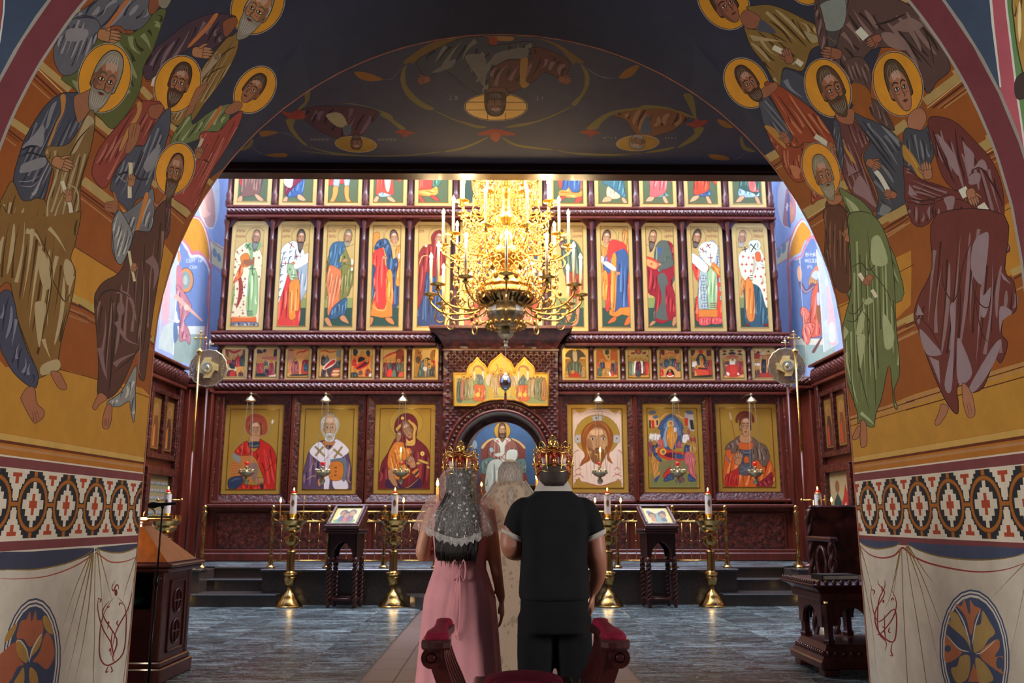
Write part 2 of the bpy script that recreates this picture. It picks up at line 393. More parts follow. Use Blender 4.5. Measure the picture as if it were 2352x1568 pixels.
    def mesh(s, name, inv, bound, grid, to3d, base):
        """inv: pixel -> (u,v) on the surface; bound: outline in uv; grid: uv points; to3d: uv -> xyz"""
        vs = []; es = []; cols = []; pls = []
        def put(pl, c):
            n0 = len(vs); n = len(pl); vs.extend(Vector(p) for p in pl); es.extend((n0+i, n0+(i+1) % n) for i in range(n)); cols.append(c); pls.append(np.array(pl, dtype=float))
        put(bound, colr(base) if isinstance(base, str) else base)
        us = [p[0] for p in bound]; ws = [p[1] for p in bound]; u0, u1, w0, w1 = min(us), max(us), min(ws), max(ws)
        for pl, c in s.sh:
            q = []; bb = [9e9, -9e9, 9e9, -9e9]
            src = pl[1] if pl[0] == 'uv' else pl
            for p in src:
                r = p if pl[0] == 'uv' else inv(p)
                if r is None: q = None; break
                bb = [min(bb[0], r[0]), max(bb[1], r[0]), min(bb[2], r[1]), max(bb[3], r[1])]
                r = (min(max(r[0], u0-.05), u1+.05), min(max(r[1], w0-.05), w1+.05))
                if not q or hypot(r[0]-q[-1][0], r[1]-q[-1][1]) > 2e-4: q.append(r)
            if q and len(q) > 2 and bb[1] > u0 and bb[0] < u1 and bb[3] > w0 and bb[2] < w1: put(q, c)
        vs.extend(Vector(p) for p in grid)
        V, E_, Fc, ov, oe, of = delaunay_2d_cdt(vs, es, [], 0, 1e-5, False)
        VA = np.array([(v[0], v[1]) for v in V]); tri = np.array([f for f in Fc if len(f) == 3], dtype=int)
        cen = VA[tri].mean(axis=1); order = np.argsort(cen[:, 0]); cx = cen[order, 0]; top = np.full(len(tri), -1)
        for i, P_ in enumerate(pls):
            a, b = np.searchsorted(cx, (P_[:, 0].min(), P_[:, 0].max())); idx = order[a:b]
            yy = cen[idx, 1]; idx = idx[(yy > P_[:, 1].min()) & (yy < P_[:, 1].max())]
            if len(idx) == 0: continue
            px = cen[idx, 0][:, None]; py = cen[idx, 1][:, None]; x0, y0 = P_[:, 0], P_[:, 1]; x1, y1 = np.roll(x0, -1), np.roll(y0, -1)
            side = (x1-x0)*(py-y0)-(px-x0)*(y1-y0)
            wn = (((y0 <= py) & (y1 > py) & (side > 0)).sum(1)-((y0 > py) & (y1 <= py) & (side < 0)).sum(1))
            hit = idx[wn != 0]
            top[hit] = i if i == 0 else np.where(top[hit] >= 0, i, top[hit])
        keep = top >= 0; tri = tri[keep]; top = top[keep]
        me = bpy.data.meshes.new(name); me.from_pydata([to3d(v[0], v[1]) for v in V], [], tri.tolist()); me.update()
        ca = me.color_attributes.new('Col', 'FLOAT_COLOR', 'CORNER')
        ca.data.foreach_set('color', np.repeat(np.array(cols)[top], 3, axis=0).ravel())
        return me
GLYPH = {}
def _g(ch, *st): GLYPH[ch] = [[(int(p[0])/2, int(p[1])/4) for p in q.split()] for q in st]
for a_ in ['А|00 14 20|01 21','В|00 04 14 23 02|02 22 20 00','Г|00 04 24','Д|00 20|00 04 24 20','Е|24 04 00 20|02 22','И|04 00|00 24|24 20','І|10 14','К|00 04|24 02 20','Л|00 14 20','М|00 04 12 24 20','Н|00 04|02 22|24 20',
    'О|00 04 24 20 00','П|00 04 24 20','Р|00 04 24 22 02','С|24 04 00 20','Т|04 24|14 10','У|04 02 22|24 20 00','Ф|10 14|01 03 23 21 01','Х|00 24|04 20','Ч|04 02 22|24 20','Ъ|04 14 10 20 22 12','Ы|04 00 10 12 02|24 20','Ь|04 00 20 22 02','Ѡ|04 00 20 24|10 13','Я|20 24 04 02 22|12 00','З|04 24 20 00|12 22','Ю|04 00|02 12|14 24 20 10 14','Б|24 04 00 20 22 02','Ц|04 00 20 24','?|00 04 24 20 00','Ж|10 14|00 24|04 20',':|11 11','Ж|00 24|04 20|14 10']:
    b_ = a_.split('|'); _g(b_[0], *b_[1:])
painted('fresco', .8, .10, goldrough=.42, sat=1.0)
painted('icon_paint', .38, .06, goldrough=.30, bump=.05, nscale=3, coat=.15, sat=1.0)
mat('wood', '4c1c15', .38, var=.35, scale=3, stretch=(6,6,.7), coat=.22, bump=.15, bscale=20)
mat('wood_red', '5a2216', .36, var=.3, scale=3, stretch=(5,5,.6), coat=.22)
mat('wood_dark', '34130f', .4, var=.3, scale=4, coat=.3)
carved('wood_carved', '582820', 9, strength=.9, dist=.03)
carved('wood_fine', '5a2820', 22, strength=.8, dist=.012)
mat('brass', 'c4a060', .22, 1, var=.18, scale=14, bump=.05, bscale=40)
mat('gilt', 'e6bc68', .25, 1, var=.2, scale=10)
mat('silver_brass', 'd0c8a4', .32, 1, var=.2, scale=12)
mat('granite', '453a34', .28, var=.55, scale=70, coat=.3)
mat('granite_lip', '4a4340', .25, var=.4, scale=60, coat=.3)
mat('granite_pink', '6a574f', .42, var=.3, scale=90)
mat('granite_brown', '4e3c34', .42, var=.35, scale=90)
mat('plaster_dark', '3a3f58', .85, var=.12, scale=2)
mat('plaster', '9a94a0', .85, var=.1, scale=3)
XW, ZS, RV, YN, YF = 2.98, 2.79, 2.98, 4.52, 7.40
UM = ZS+pi*RV/2      # arc length at the crown
def to3(y, s):       # s = height up the jamb then round the vault; left half
    if s <= ZS: return (-XW, y, s)
    a = (s-ZS)/RV; return (-RV*cos(a), y, ZS+RV*sin(a))
def inv_half(sgn):
    def inv(p):
        dx, dy, dz = ray(*p); dx *= -sgn   # mirror right side on to the left
        if dx < 0:
            t = XW/-dx; z = EYE+dz*t; y = dy*t
            if z <= ZS: return (y, z)
        a = dx*dx+dz*dz; b = 2*dz*(EYE-ZS); c = (EYE-ZS)**2-RV*RV
        t = (-b+math.sqrt(b*b-4*a*c))/(2*a); x = dx*t; z = EYE+dz*t; y = dy*t
        ang = atan2(z-ZS, -x)
        return (min(max(y, -5), 30), ZS+RV*ang)
    return inv
def half(P, sgn, name, label_kind='structure'):
    top = UM
    grid = [(YN+(YF-YN)*i/4, ZS+(top-ZS)*j/60) for i in range(5) for j in range(61)]
    bound = [(YN, -.02), (YF, -.02)]+[(YF, ZS+(top-ZS)*j/60) for j in range(61)]+[(YN, ZS+(top-ZS)*(60-j)/60) for j in range(61)]
    f = to3 if sgn < 0 else (lambda y, s: (-to3(y, s)[0], y, to3(y, s)[2]))
    me = P.mesh(name, inv_half(sgn), bound, grid, f, '26304c')
    return link(name, me, MATS['fresco'], kind='structure')
def uvq(P, y0, y1, s0, s1, c, front=False):
    n = 24; pts = [(y0, s0+(s1-s0)*k/n) for k in range(n+1)]+[(y1, s1-(s1-s0)*k/n) for k in range(n+1)]
    e = (('uv', pts), colr(c)); P.sh.insert(0, e) if front else P.sh.append(e)
PL = Painting()
PL.draw('''
@ 0 0 1
p 96501f -10,150 155,-60 240,-60 330,120 420,330 470,420 515,385 480,430 420,560 380,700 352,1120 -10,1040
p c48a30 163,561 270,627 245,660 222,712 163,684
p c48a30 377,560 398,586 378,680 366,790 340,760 350,600
P bf8a33 -10,800 12,842 136,848 225,872 351,915 352,1130 -10,1060
L 6a3512 2 136,848 225,872 350,915
L 6a3512 2.5 163,561 270,628
@ 0 0 4.9
l b79a60 70 760,40 910,160
l 5a2814 18 700,110 820,205
l b98a58 14 650,200 745,275
l b79a60 82 325,615 790,1010
l d8c68a 12 300,650 700,1040
l 5a2814 22 270,720 640,1065
l 5a2814 10 250,765 600,1090
l b07a50 16 230,810 560,1110
l b79a60 84 1055,1340 1250,1490
l 5a2814 22 1050,1440 1190,1560
l b79a60 74 1590,990 1700,1110
l 5a2814 20 1540,1080 1640,1170
l b79a60 84 0,1270 320,1490
l 5a2814 20 0,1390 260,1590
l 5a2814 10 0,1430 220,1600
l b07a50 16 0,1500 180,1640
@ 0 220 4.9
l b79a60 100 930,950 1270,1210
l 5a2814 20 910,1060 1300,1350
l 5a2814 10 910,1100 1300,1395
l b07a50 18 910,1150 1260,1420
@ 200 220 4.9
l b79a60 84 940,1180 1150,1340
l 5a2814 18 930,1230 1120,1385
l b07a50 16 930,1290 1090,1440
l b79a60 60 930,330 1010,390
l 5a2814 14 915,430 950,470
l b79a60 60 1330,930 1420,1000
l b79a60 60 720,960 790,1020
@ 0 480 3.015
l b9a058 50 495,610 610,660
l 5a2814 14 490,650 610,700
l b07a50 10 480,690 610,745
l 5a2814 6 480,705 610,755
l a06a44 16 475,735 610,785
@ 180 480 3.015
l b9a058 50 0,635 120,700
l 5a2814 14 0,660 120,735
l a06a44 14 0,710 120,775
l 5a2814 6 0,735 125,800
l b9a058 34 505,890 560,935
l 5a2814 8 500,925 555,965
l a06a44 14 495,960 550,1005
@ 0 0 4.9
G 5a6234 8a9468 2e3418 60 9 6 880,420 1100,250 1400,380 1560,330 1700,180 1800,100 1870,120 1830,260 1700,620 1620,780 1560,1060 1400,1320 1260,1450 1130,1330 1080,1290 1000,1240 880,1040 700,900 720,830
G 5f6270 8f8d92 2c3048 -50 6 6 820,200 1000,60 1180,-40 1750,-40 1720,150 1560,330 1300,330 1100,380 1040,330 900,260
G 5f6270 9a979a 2c3048 110 7 7 830,210 950,170 1090,220 1130,330 1080,470 920,720 840,820 720,850 640,760 600,600 650,400 740,270
P 8f8c90 760,330 980,330 960,440 760,460
S 2c3048 22 850,210 980,190 1090,215
P b9703a 1430,-20 1480,-20 1400,80 1240,290 1180,310 1320,120
Po 8a5034 6 1700,-40 1800,-40 1790,80 1700,170 1670,100
P 8d8570 1800,-40 1930,-40 1870,90 1790,60
N 1210,400 170 10 1
Po 8a5034 6 1250,300 1340,290 1400,330 1430,370 1390,380 1330,330 1260,340
Po 8a5034 6 1640,900 1720,780 1800,720 1860,760 1760,860 1700,910
L d8d0bc 50 1840,620 1780,780 1740,900 1720,970
S 8a8270 6 1820,700 1860,720
@ 300 0 4.9
H 1430 60 270 340 35 3.4
G 4a3440 7a6470 241820 120 7 7 140,780 260,560 420,430 640,260 850,170 980,150 1190,185 1080,240 1060,420 940,540 760,520 640,560 420,720 320,820 190,900
G 8a6a34 b09a72 46300f 120 8 7 1230,330 1220,440 1190,600 1080,820 960,1000 850,1140 720,1330 650,1390 500,1410 440,1300 560,1160 700,1090 790,900 800,780 1060,450 1150,400
S 46300f 18 1190,520 1050,600 900,800
S 46300f 14 1080,740 940,800 820,900
P b9703a 940,160 985,165 890,310 690,510 650,510 860,270
Po 8a5034 5 1050,240 1170,190 1200,260 1110,390 1060,410 1040,330
F 1420 120 190 225 32 -.4 hg .75 sk bald
N 790 590 150 5 1
P a8937a 960,620 1010,650 820,860 790,840
E 8a7258 970 640 26 26 0 4
H 530 945 245 320 22 3.4
@ 200 220 4.9
G 8f3f36 b0685c 521b18 118 8 8 830,80 770,60 600,65 480,180 330,350 160,560 80,730 55,880 120,1000 190,1040 260,960 330,820 430,690 560,560 690,560 800,380 900,240
G 44506a 7f8490 222840 112 8 7 930,130 935,330 880,560 800,760 720,1000 690,1120 560,1170 480,1300 420,1240 350,1180 300,1100 260,1040 300,900 380,760 520,580 640,560 700,430 790,280
P 8a8c92 790,560 820,580 760,760 680,860 640,760
S 222840 26 640,620 560,800 520,900
S 222840 30 300,920 450,860 600,940 700,930
S 8f9298 10 330,880 420,960 450,950
P b98a48 560,80 610,75 600,200 480,430 390,600 360,600 450,380 560,190
Po 9a5c40 6 700,120 830,90 860,150 790,260 700,230
Po a06848 5 480,330 590,320 580,480 500,620 440,650 430,600 460,500
l 6a3526 6 500,470 530,330
l 6a3526 6 530,470 560,320
L d8d0b0 44 488,750 490,880 480,1000 480,1150
N 500 960 90 -80 1
Po a06848 5 210,1200 300,1180 290,1090 310,1080 350,1200 330,1310 270,1310 200,1280
l 6a3526 5 210,1220 290,1230
l 6a3526 5 200,1250 280,1260
P c08a48 360,1230 480,1330 440,1370
@ 300 0 4.9
F 545 930 150 190 20 -.5 hb .6 a06848
H 1400 1010 200 280 36 3.4
G 6a7a4a a3aa7c 343c1c 125 7 6 1140,1170 1000,1200 850,1290 700,1400 680,1280 560,1400 470,1540 450,1690 620,1620 780,1560 900,1480 1060,1480 1120,1290
Po a06848 5 660,1290 600,1340 680,1130 740,1000 800,960 860,910 850,980 790,1060 740,1150 700,1260
Po a06848 5 1060,1240 1180,1140 1260,1170 1210,1250 1100,1290
F 1370 1010 130 170 38 -.7 hb 0 a06848
P b9703a 990,1210 1030,1215 940,1370 830,1480
@ 200 220 4.9
G 9c4038 c07060 5a1c1a 118 9 7 1740,170 1730,280 1640,460 1500,700 1380,900 1200,1290 1130,1250 960,1120 1120,900 1200,760 1250,560 1290,410 1480,400 1600,270
L d0c8a8 34 1300,480 1250,600 1200,740 1185,800
N 1260 650 90 -70 1 a06848
S 5a1c1a 20 1300,720 1340,730 1380,760
G 6e7480 b6b6b2 363c50 108 8 7 740,1040 660,1130 580,1200 480,1280 400,1320 330,1300 290,1430 280,1700 330,1860 400,1880 470,1760 560,1600 700,1560 760,1300
G 54343a 806068 2c181c 98 8 7 940,1100 940,1300 900,1600 700,1600 740,1450 830,1200 880,1120
H 990 820 205 290 18 3.4
F 985 860 120 185 14 -.35 hb 1.1 a06848 bald
Po a06848 6 750,1180 800,1210 890,1100 880,1180 800,1260 750,1230
P d08038 650,1110 690,1110 640,1320 560,1560 540,1540 590,1350
@ 180 480 3.015
G 55332e 8a6a66 30191a 95 9 5 400,150 500,150 530,20 600,-60 606,40 590,250 560,450 520,700 480,1000 460,1170 440,1185 420,1150 420,960 300,1220 210,1310 135,1290 140,1100 130,900 110,640 130,560 180,500 270,450 320,370 380,200
S 86686a 22 260,580 320,580 370,640 400,780
E 86686a 293 690 26 48 0
W 86686a 30 262,780 330,900 420,940
W 86686a 40 250,1080 300,1040 410,990
W 86686a 40 150,960 175,1100 200,1180
S 2a1614 10 125,700 160,590 250,560 380,620
S 2a1614 10 240,600 235,800 230,1000 210,1290
S 2a1614 9 430,760 425,960 250,1130
S 8f7274 5 443,350 450,560 435,800 425,1000 420,1120 440,1160
W 86686a 70 490,340 540,420 520,560
G 8e928e c8c8be 4a505c 100 5 5 400,1080 395,1250 395,1380 382,1480 360,1380 350,1330 280,1368 210,1360 205,1330 300,1260
G 858c90 c8cac4 464c5c 105 6 5 265,30 290,10 340,90 375,180 350,280 300,380 260,350 240,220 235,100
L d8d0a8 18 350,290 365,380 390,500
N 385 400 40 100 1
Po a86c4c 4 150,1270 200,1310 150,1350 120,1388 98,1375 110,1340
Po a86c4c 4 200,1355 232,1360 230,1450 210,1515 180,1522 165,1490 175,1420
l 5a3022 3 185,1450 185,1500
l 5a3022 3 197,1450 197,1500
l 5a3022 3 210,1450 210,1500
@ 0 0 4.9
G 3c4660 6f7482 1c2238 115 9 9 870,1040 700,1050 560,1140 430,1300 280,1560 200,1800 160,1950 150,2100 200,2260 300,2420 400,2420 500,2250 620,1800 760,1640 900,1440 1000,1240 1000,1020
H 1178 878 285 385 14 3.4
Po a06a4c 6 830,1100 940,1040 1060,1000 1080,1180 1020,1240 900,1380 860,1330
F 1185 900 195 275 22 .25 hg .45 a06a4c
@ 0 220 4.9
P 85868c 490,325 480,560 370,560 250,580 380,440
P 7e8088 640,60 600,180 540,360 520,330 570,130
P 85868c 270,760 500,690 490,800 240,870 230,810
S 9a9aa0 8 200,960 330,960 440,900
S 9a9aa0 8 220,1010 350,1020 430,960
S 1c2238 26 230,620 330,570 440,570
S 1c2238 20 200,700 330,640 480,680 600,700
W 9a9aa0 40 360,1110 400,1080 480,900 590,700
P b9803e 680,0 740,0 720,180 640,340 570,540 530,570 620,330 690,180
G 83653a ac9a70 46300f 105 9 8 1000,180 1065,210 1060,400 1000,680 930,900 900,1100 900,1300 830,1700 700,1700 560,1450 500,1300 600,900 560,760 500,650 540,570 780,530
G 83602e b8a078 46300f 100 10 8 140,960 60,1080 -20,1280 -20,1650 60,1650 140,1800 600,1800 620,1450 540,1430 520,1200 420,1150 330,1180 240,1160
P b5a37c 990,220 1060,300 960,420 860,620 800,640 900,400
S 46300f 16 1050,310 900,470 820,600 720,820
S b5a37c 20 660,850 600,1000 540,1200 540,1400 600,1400 650,1250 720,1100
S b5a37c 16 750,990 860,1050 880,1200 830,1430
L d8d0b8 42 700,960 740,1080 790,1240 805,1340
N 770 1130 95 -95 1
N 690 760 160 20 1
@ 0 480 3.015
G 83602e b9a67c 46300f 98 9 5 0,-10 60,40 150,30 330,60 530,20 560,40 520,240 490,340 522,430 510,560 480,700 440,850 405,1030 415,1110 340,1140 280,1165 250,1140 130,800 70,520 0,540 -10,540
L 83602e 13 4,0 60,38 150,32 330,58 530,24
P b9a67c 260,330 300,290 340,400 345,540 310,550 280,480
P b9a67c 455,345 500,380 510,450 470,530 440,420
S 46300f 8 70,480 110,720 190,950 265,1140
S 46300f 9 270,980 320,760 360,480 340,330 230,110
S 46300f 9 360,480 400,560 450,640 500,560
S 46300f 8 410,1020 440,800 470,700
P b9a67c 255,640 320,660 300,800 270,960 240,700
W b9a67c 30 300,900 320,960 350,1040
W b9a67c 40 180,150 250,180 290,260
W b9a67c 30 340,130 400,200 460,300
P b9a67c 290,1080 400,1040 410,1110 290,1150
G 3d466a 7a82a0 1c2246 100 7 5 60,560 100,640 130,800 190,980 262,1130 250,1235 200,1225 100,1140 40,1040 0,940 -10,620
Po a86c4c 4 190,1235 240,1240 255,1340 305,1395 300,1440 250,1480 220,1460 150,1330 150,1290
l 5a3022 3 240,1400 255,1470
l 5a3022 3 225,1410 235,1465
l 5a3022 3 255,1395 272,1450
Po a86c4c 4 350,1130 410,1130 440,1180 462,1230 445,1252 400,1230
''')
def bands(P, xw):
    """works on one jamb; P.raw fed with points already in uv -> flagged by 'uv'"""
    Z = lambda py, px=(337 if xw < 0 else 1958): atX(px, py, xw).z
    Y0, Y1 = 4.5, 7.42
    def q(z0, z1, c, y0=Y0, y1=Y1): P.sh.append((('uv', [(y0, z0), (y1, z0), (y1, z1), (y0, z1)]), colr(c)))
    def pl(pts, c): P.sh.append((('uv', pts), colr(c)))
    zt = lambda a: Z(a)
    q(zt(1247), zt(1050), 'b8762c')
    q(zt(1062), zt(1051), 'cfa85a'); q(zt(1067), zt(1062), '6a3216'); q(zt(1076), zt(1071), 'b98a5c')
    q(zt(1089), zt(1086), 'ded6c4'); q(zt(1107), zt(1089), '7e4448')
    z0, z1 = zt(1224), zt(1108); q(z0, z1, 'ddd5c2'); q(z1-.004, z1+.008, 'ded6c4')
    q(zt(1228), z0, 'ded6c4'); q(zt(1244), zt(1228), '7e4448'); q(zt(1247), zt(1244), 'ded6c4')
    q(-.02, zt(1247), 'd5cfbf')
    zc = (z0+z1)/2; h = z1-z0; p = .432
    yc0 = 2.98*2000/(.98*abs(1150-(156 if xw < 0 else 2120.7)))+.0
    y = yc0-6*p
    while y < 7.6:
        if y > 4.2:
            def r(x0, x1, w0, w1, c):
                a, b = max(y+x0*p, Y0), min(y+x1*p, Y1)
                if b > a: q(zc+w0*h, zc+w1*h, c, a, b)
            for sgn in (1, -1):
                def rr(x0, x1, a, b, c): r(x0, x1, min(sgn*a, sgn*b), max(sgn*a, sgn*b), c)
                rr(-.3, .3, .0, .41, '262b38'); rr(-.19, .19, .4, .5, '262b38'); rr(-.36, .36, 0, .33, '262b38'); rr(-.42, .42, 0, .25, '262b38'); rr(-.5, .5, .0, .09, '262b38'); rr(-.26, .26, .36, .45, '262b38')
                for s2 in (-.5, .5):
                    rr(max(s2-.055, -.5), min(s2+.055, .5), .05, .5, 'ddd5c2')
                    for hw, a in ((.12, .22), (.19, .3), (.25, .38), (.31, .45)):
                        x0, x1 = s2-hw, s2+hw
                        rr(max(x0, -.5), min(x1, .5), a, .5, 'ddd5c2')
                    rr(max(s2-.045, -.5), min(s2+.045, .5), .3, .46, 'b04a2e'); rr(max(s2-.12, -.5), min(s2+.12, .5), .40, .46, 'b04a2e')
                rr(-.045, .045, .38, .5, 'a8682c')
            E = lambda rx, rz, c: pl([(min(y+rx*p*cos(t), Y1), zc+rz*h*sin(t)) for t in [2*pi*k/28 for k in range(28)]], c) if y-rx*p < Y1 else None
            E(.42, .42, '5c3818'); E(.41, .41, 'a8682c'); E(.35, .355, '5c3818'); E(.335, .345, '262b38')
            r(-.5, -.38, -.03, .03, 'a8682c'); r(.38, .5, -.03, .03, 'a8682c')
            r(-.045, .045, -.34, .34, 'ddd5c2'); r(-.12, .12, -.24, .24, 'ddd5c2'); r(-.2, .2, -.17, .17, 'ddd5c2'); r(-.29, .29, -.07, .07, 'ddd5c2')
            r(-.04, .04, -.16, .16, 'b04a2e'); r(-.11, .11, -.055, .055, 'b04a2e')
        y += p
bands(PL, -2.98)
PL.draw('''
@ 0 1000 2.76
P 3a4468 -20,745 200,735 590,712 560,760 420,810 250,845 80,850 -20,845
P 3a4468 612,712 700,700 890,684 870,710 790,738 720,742 650,730
S 8a7440 9 -20,848 120,850 250,845 420,810 540,760 590,715
S 8a7440 9 612,712 650,730 720,742 790,738 870,708 890,684
S b05a48 9 -40,905 120,908 300,890 470,830 600,750 625,752 700,800 790,798 860,770 892,740
L e8e2d2 5 600,700 598,760
W 8a7440 8 575,745 480,960 390,1240
W 8a7440 9 582,745 490,1060 385,1440
W 8a7440 9 588,745 530,1060 470,1350 420,1560
W 8a7440 9 592,745 560,1100 510,1400 470,1568
L 8a7440 5 604,745 600,1000 598,1300 590,1568
W 8a7440 8 615,720 640,960 660,1330
W 8a7440 8 625,720 680,930 720,1080
W 8a7440 7 880,715 800,960 780,1050
W 8a7440 7 885,715 850,900 790,1250
L 8a7440 5 888,715 840,1100 790,1500 780,1568
E 3d5078 200 1440 185 412 4
E ddd6c6 200 1440 177 400 4
E 3d5078 200 1440 168 385 4
E ddd6c6 200 1440 161 374 4
E 3d5078 200 1440 152 360 4
P b56a4c 190,1340 150,1290 105,1280 130,1180 165,1165 190,1115 200,1180 225,1110 235,1170 265,1170 275,1240 240,1290
P b56a4c 100,1310 30,1360 -20,1420 -20,1560 60,1560 110,1470 150,1450 120,1400
P b56a4c 290,1250 330,1290 345,1390 300,1480 240,1440 210,1430 250,1370
P b9904e 110,1290 160,1330 175,1420 160,1440 120,1400 100,1340
P b9904e 270,1260 250,1340 200,1400 190,1420 200,1350 240,1290
P b9904e 290,1140 320,1190 335,1260 290,1230 270,1160
P b9904e 30,1310 80,1270 110,1190 80,1210 40,1260
P b9904e 190,1470 230,1500 240,1568 190,1568
P b9904e 150,1470 120,1510 90,1568 150,1568
S ddd6c6 8 100,1310 130,1300 170,1360 180,1430
S ddd6c6 8 270,1250 240,1290 200,1370 185,1440
S 8a3a2c 4 190,1330 190,1200
S 8a3a2c 4 230,1430 310,1380
S 8a3a2c 4 120,1430 30,1480
S 7c2a28 9 730,1010 650,1150 630,1320 640,1420 690,1455 780,1380 800,1200 790,1080 740,1020
S 7c2a28 9 700,1040 650,1130 740,1290 715,1400 730,1435
S 7c2a28 8 625,1020 620,1100 650,1220 710,1330 715,1440
S 7c2a28 8 840,985 810,1100 740,1230 712,1340
S 7c2a28 8 715,1230 705,1320 725,1400
S 7c2a28 8 730,920 710,960 720,985 735,950 750,950 752,980
S 7c2a28 8 690,1070 680,1090 700,1080
S 7c2a28 8 755,1080 760,1060 780,1070
S 7c2a28 8 620,1030 640,1040 630,1060
S 7c2a28 8 680,1190 690,1180 680,1230
S 7c2a28 8 750,1170 740,1190 755,1210
S 7c2a28 8 690,1370 700,1350 705,1400
S 7c2a28 8 690,1455 670,1500 690,1490
S 7c2a28 8 700,1455 712,1490 700,1500
E 7c2a28 735 995 10 22 0
''')
PR = Painting()
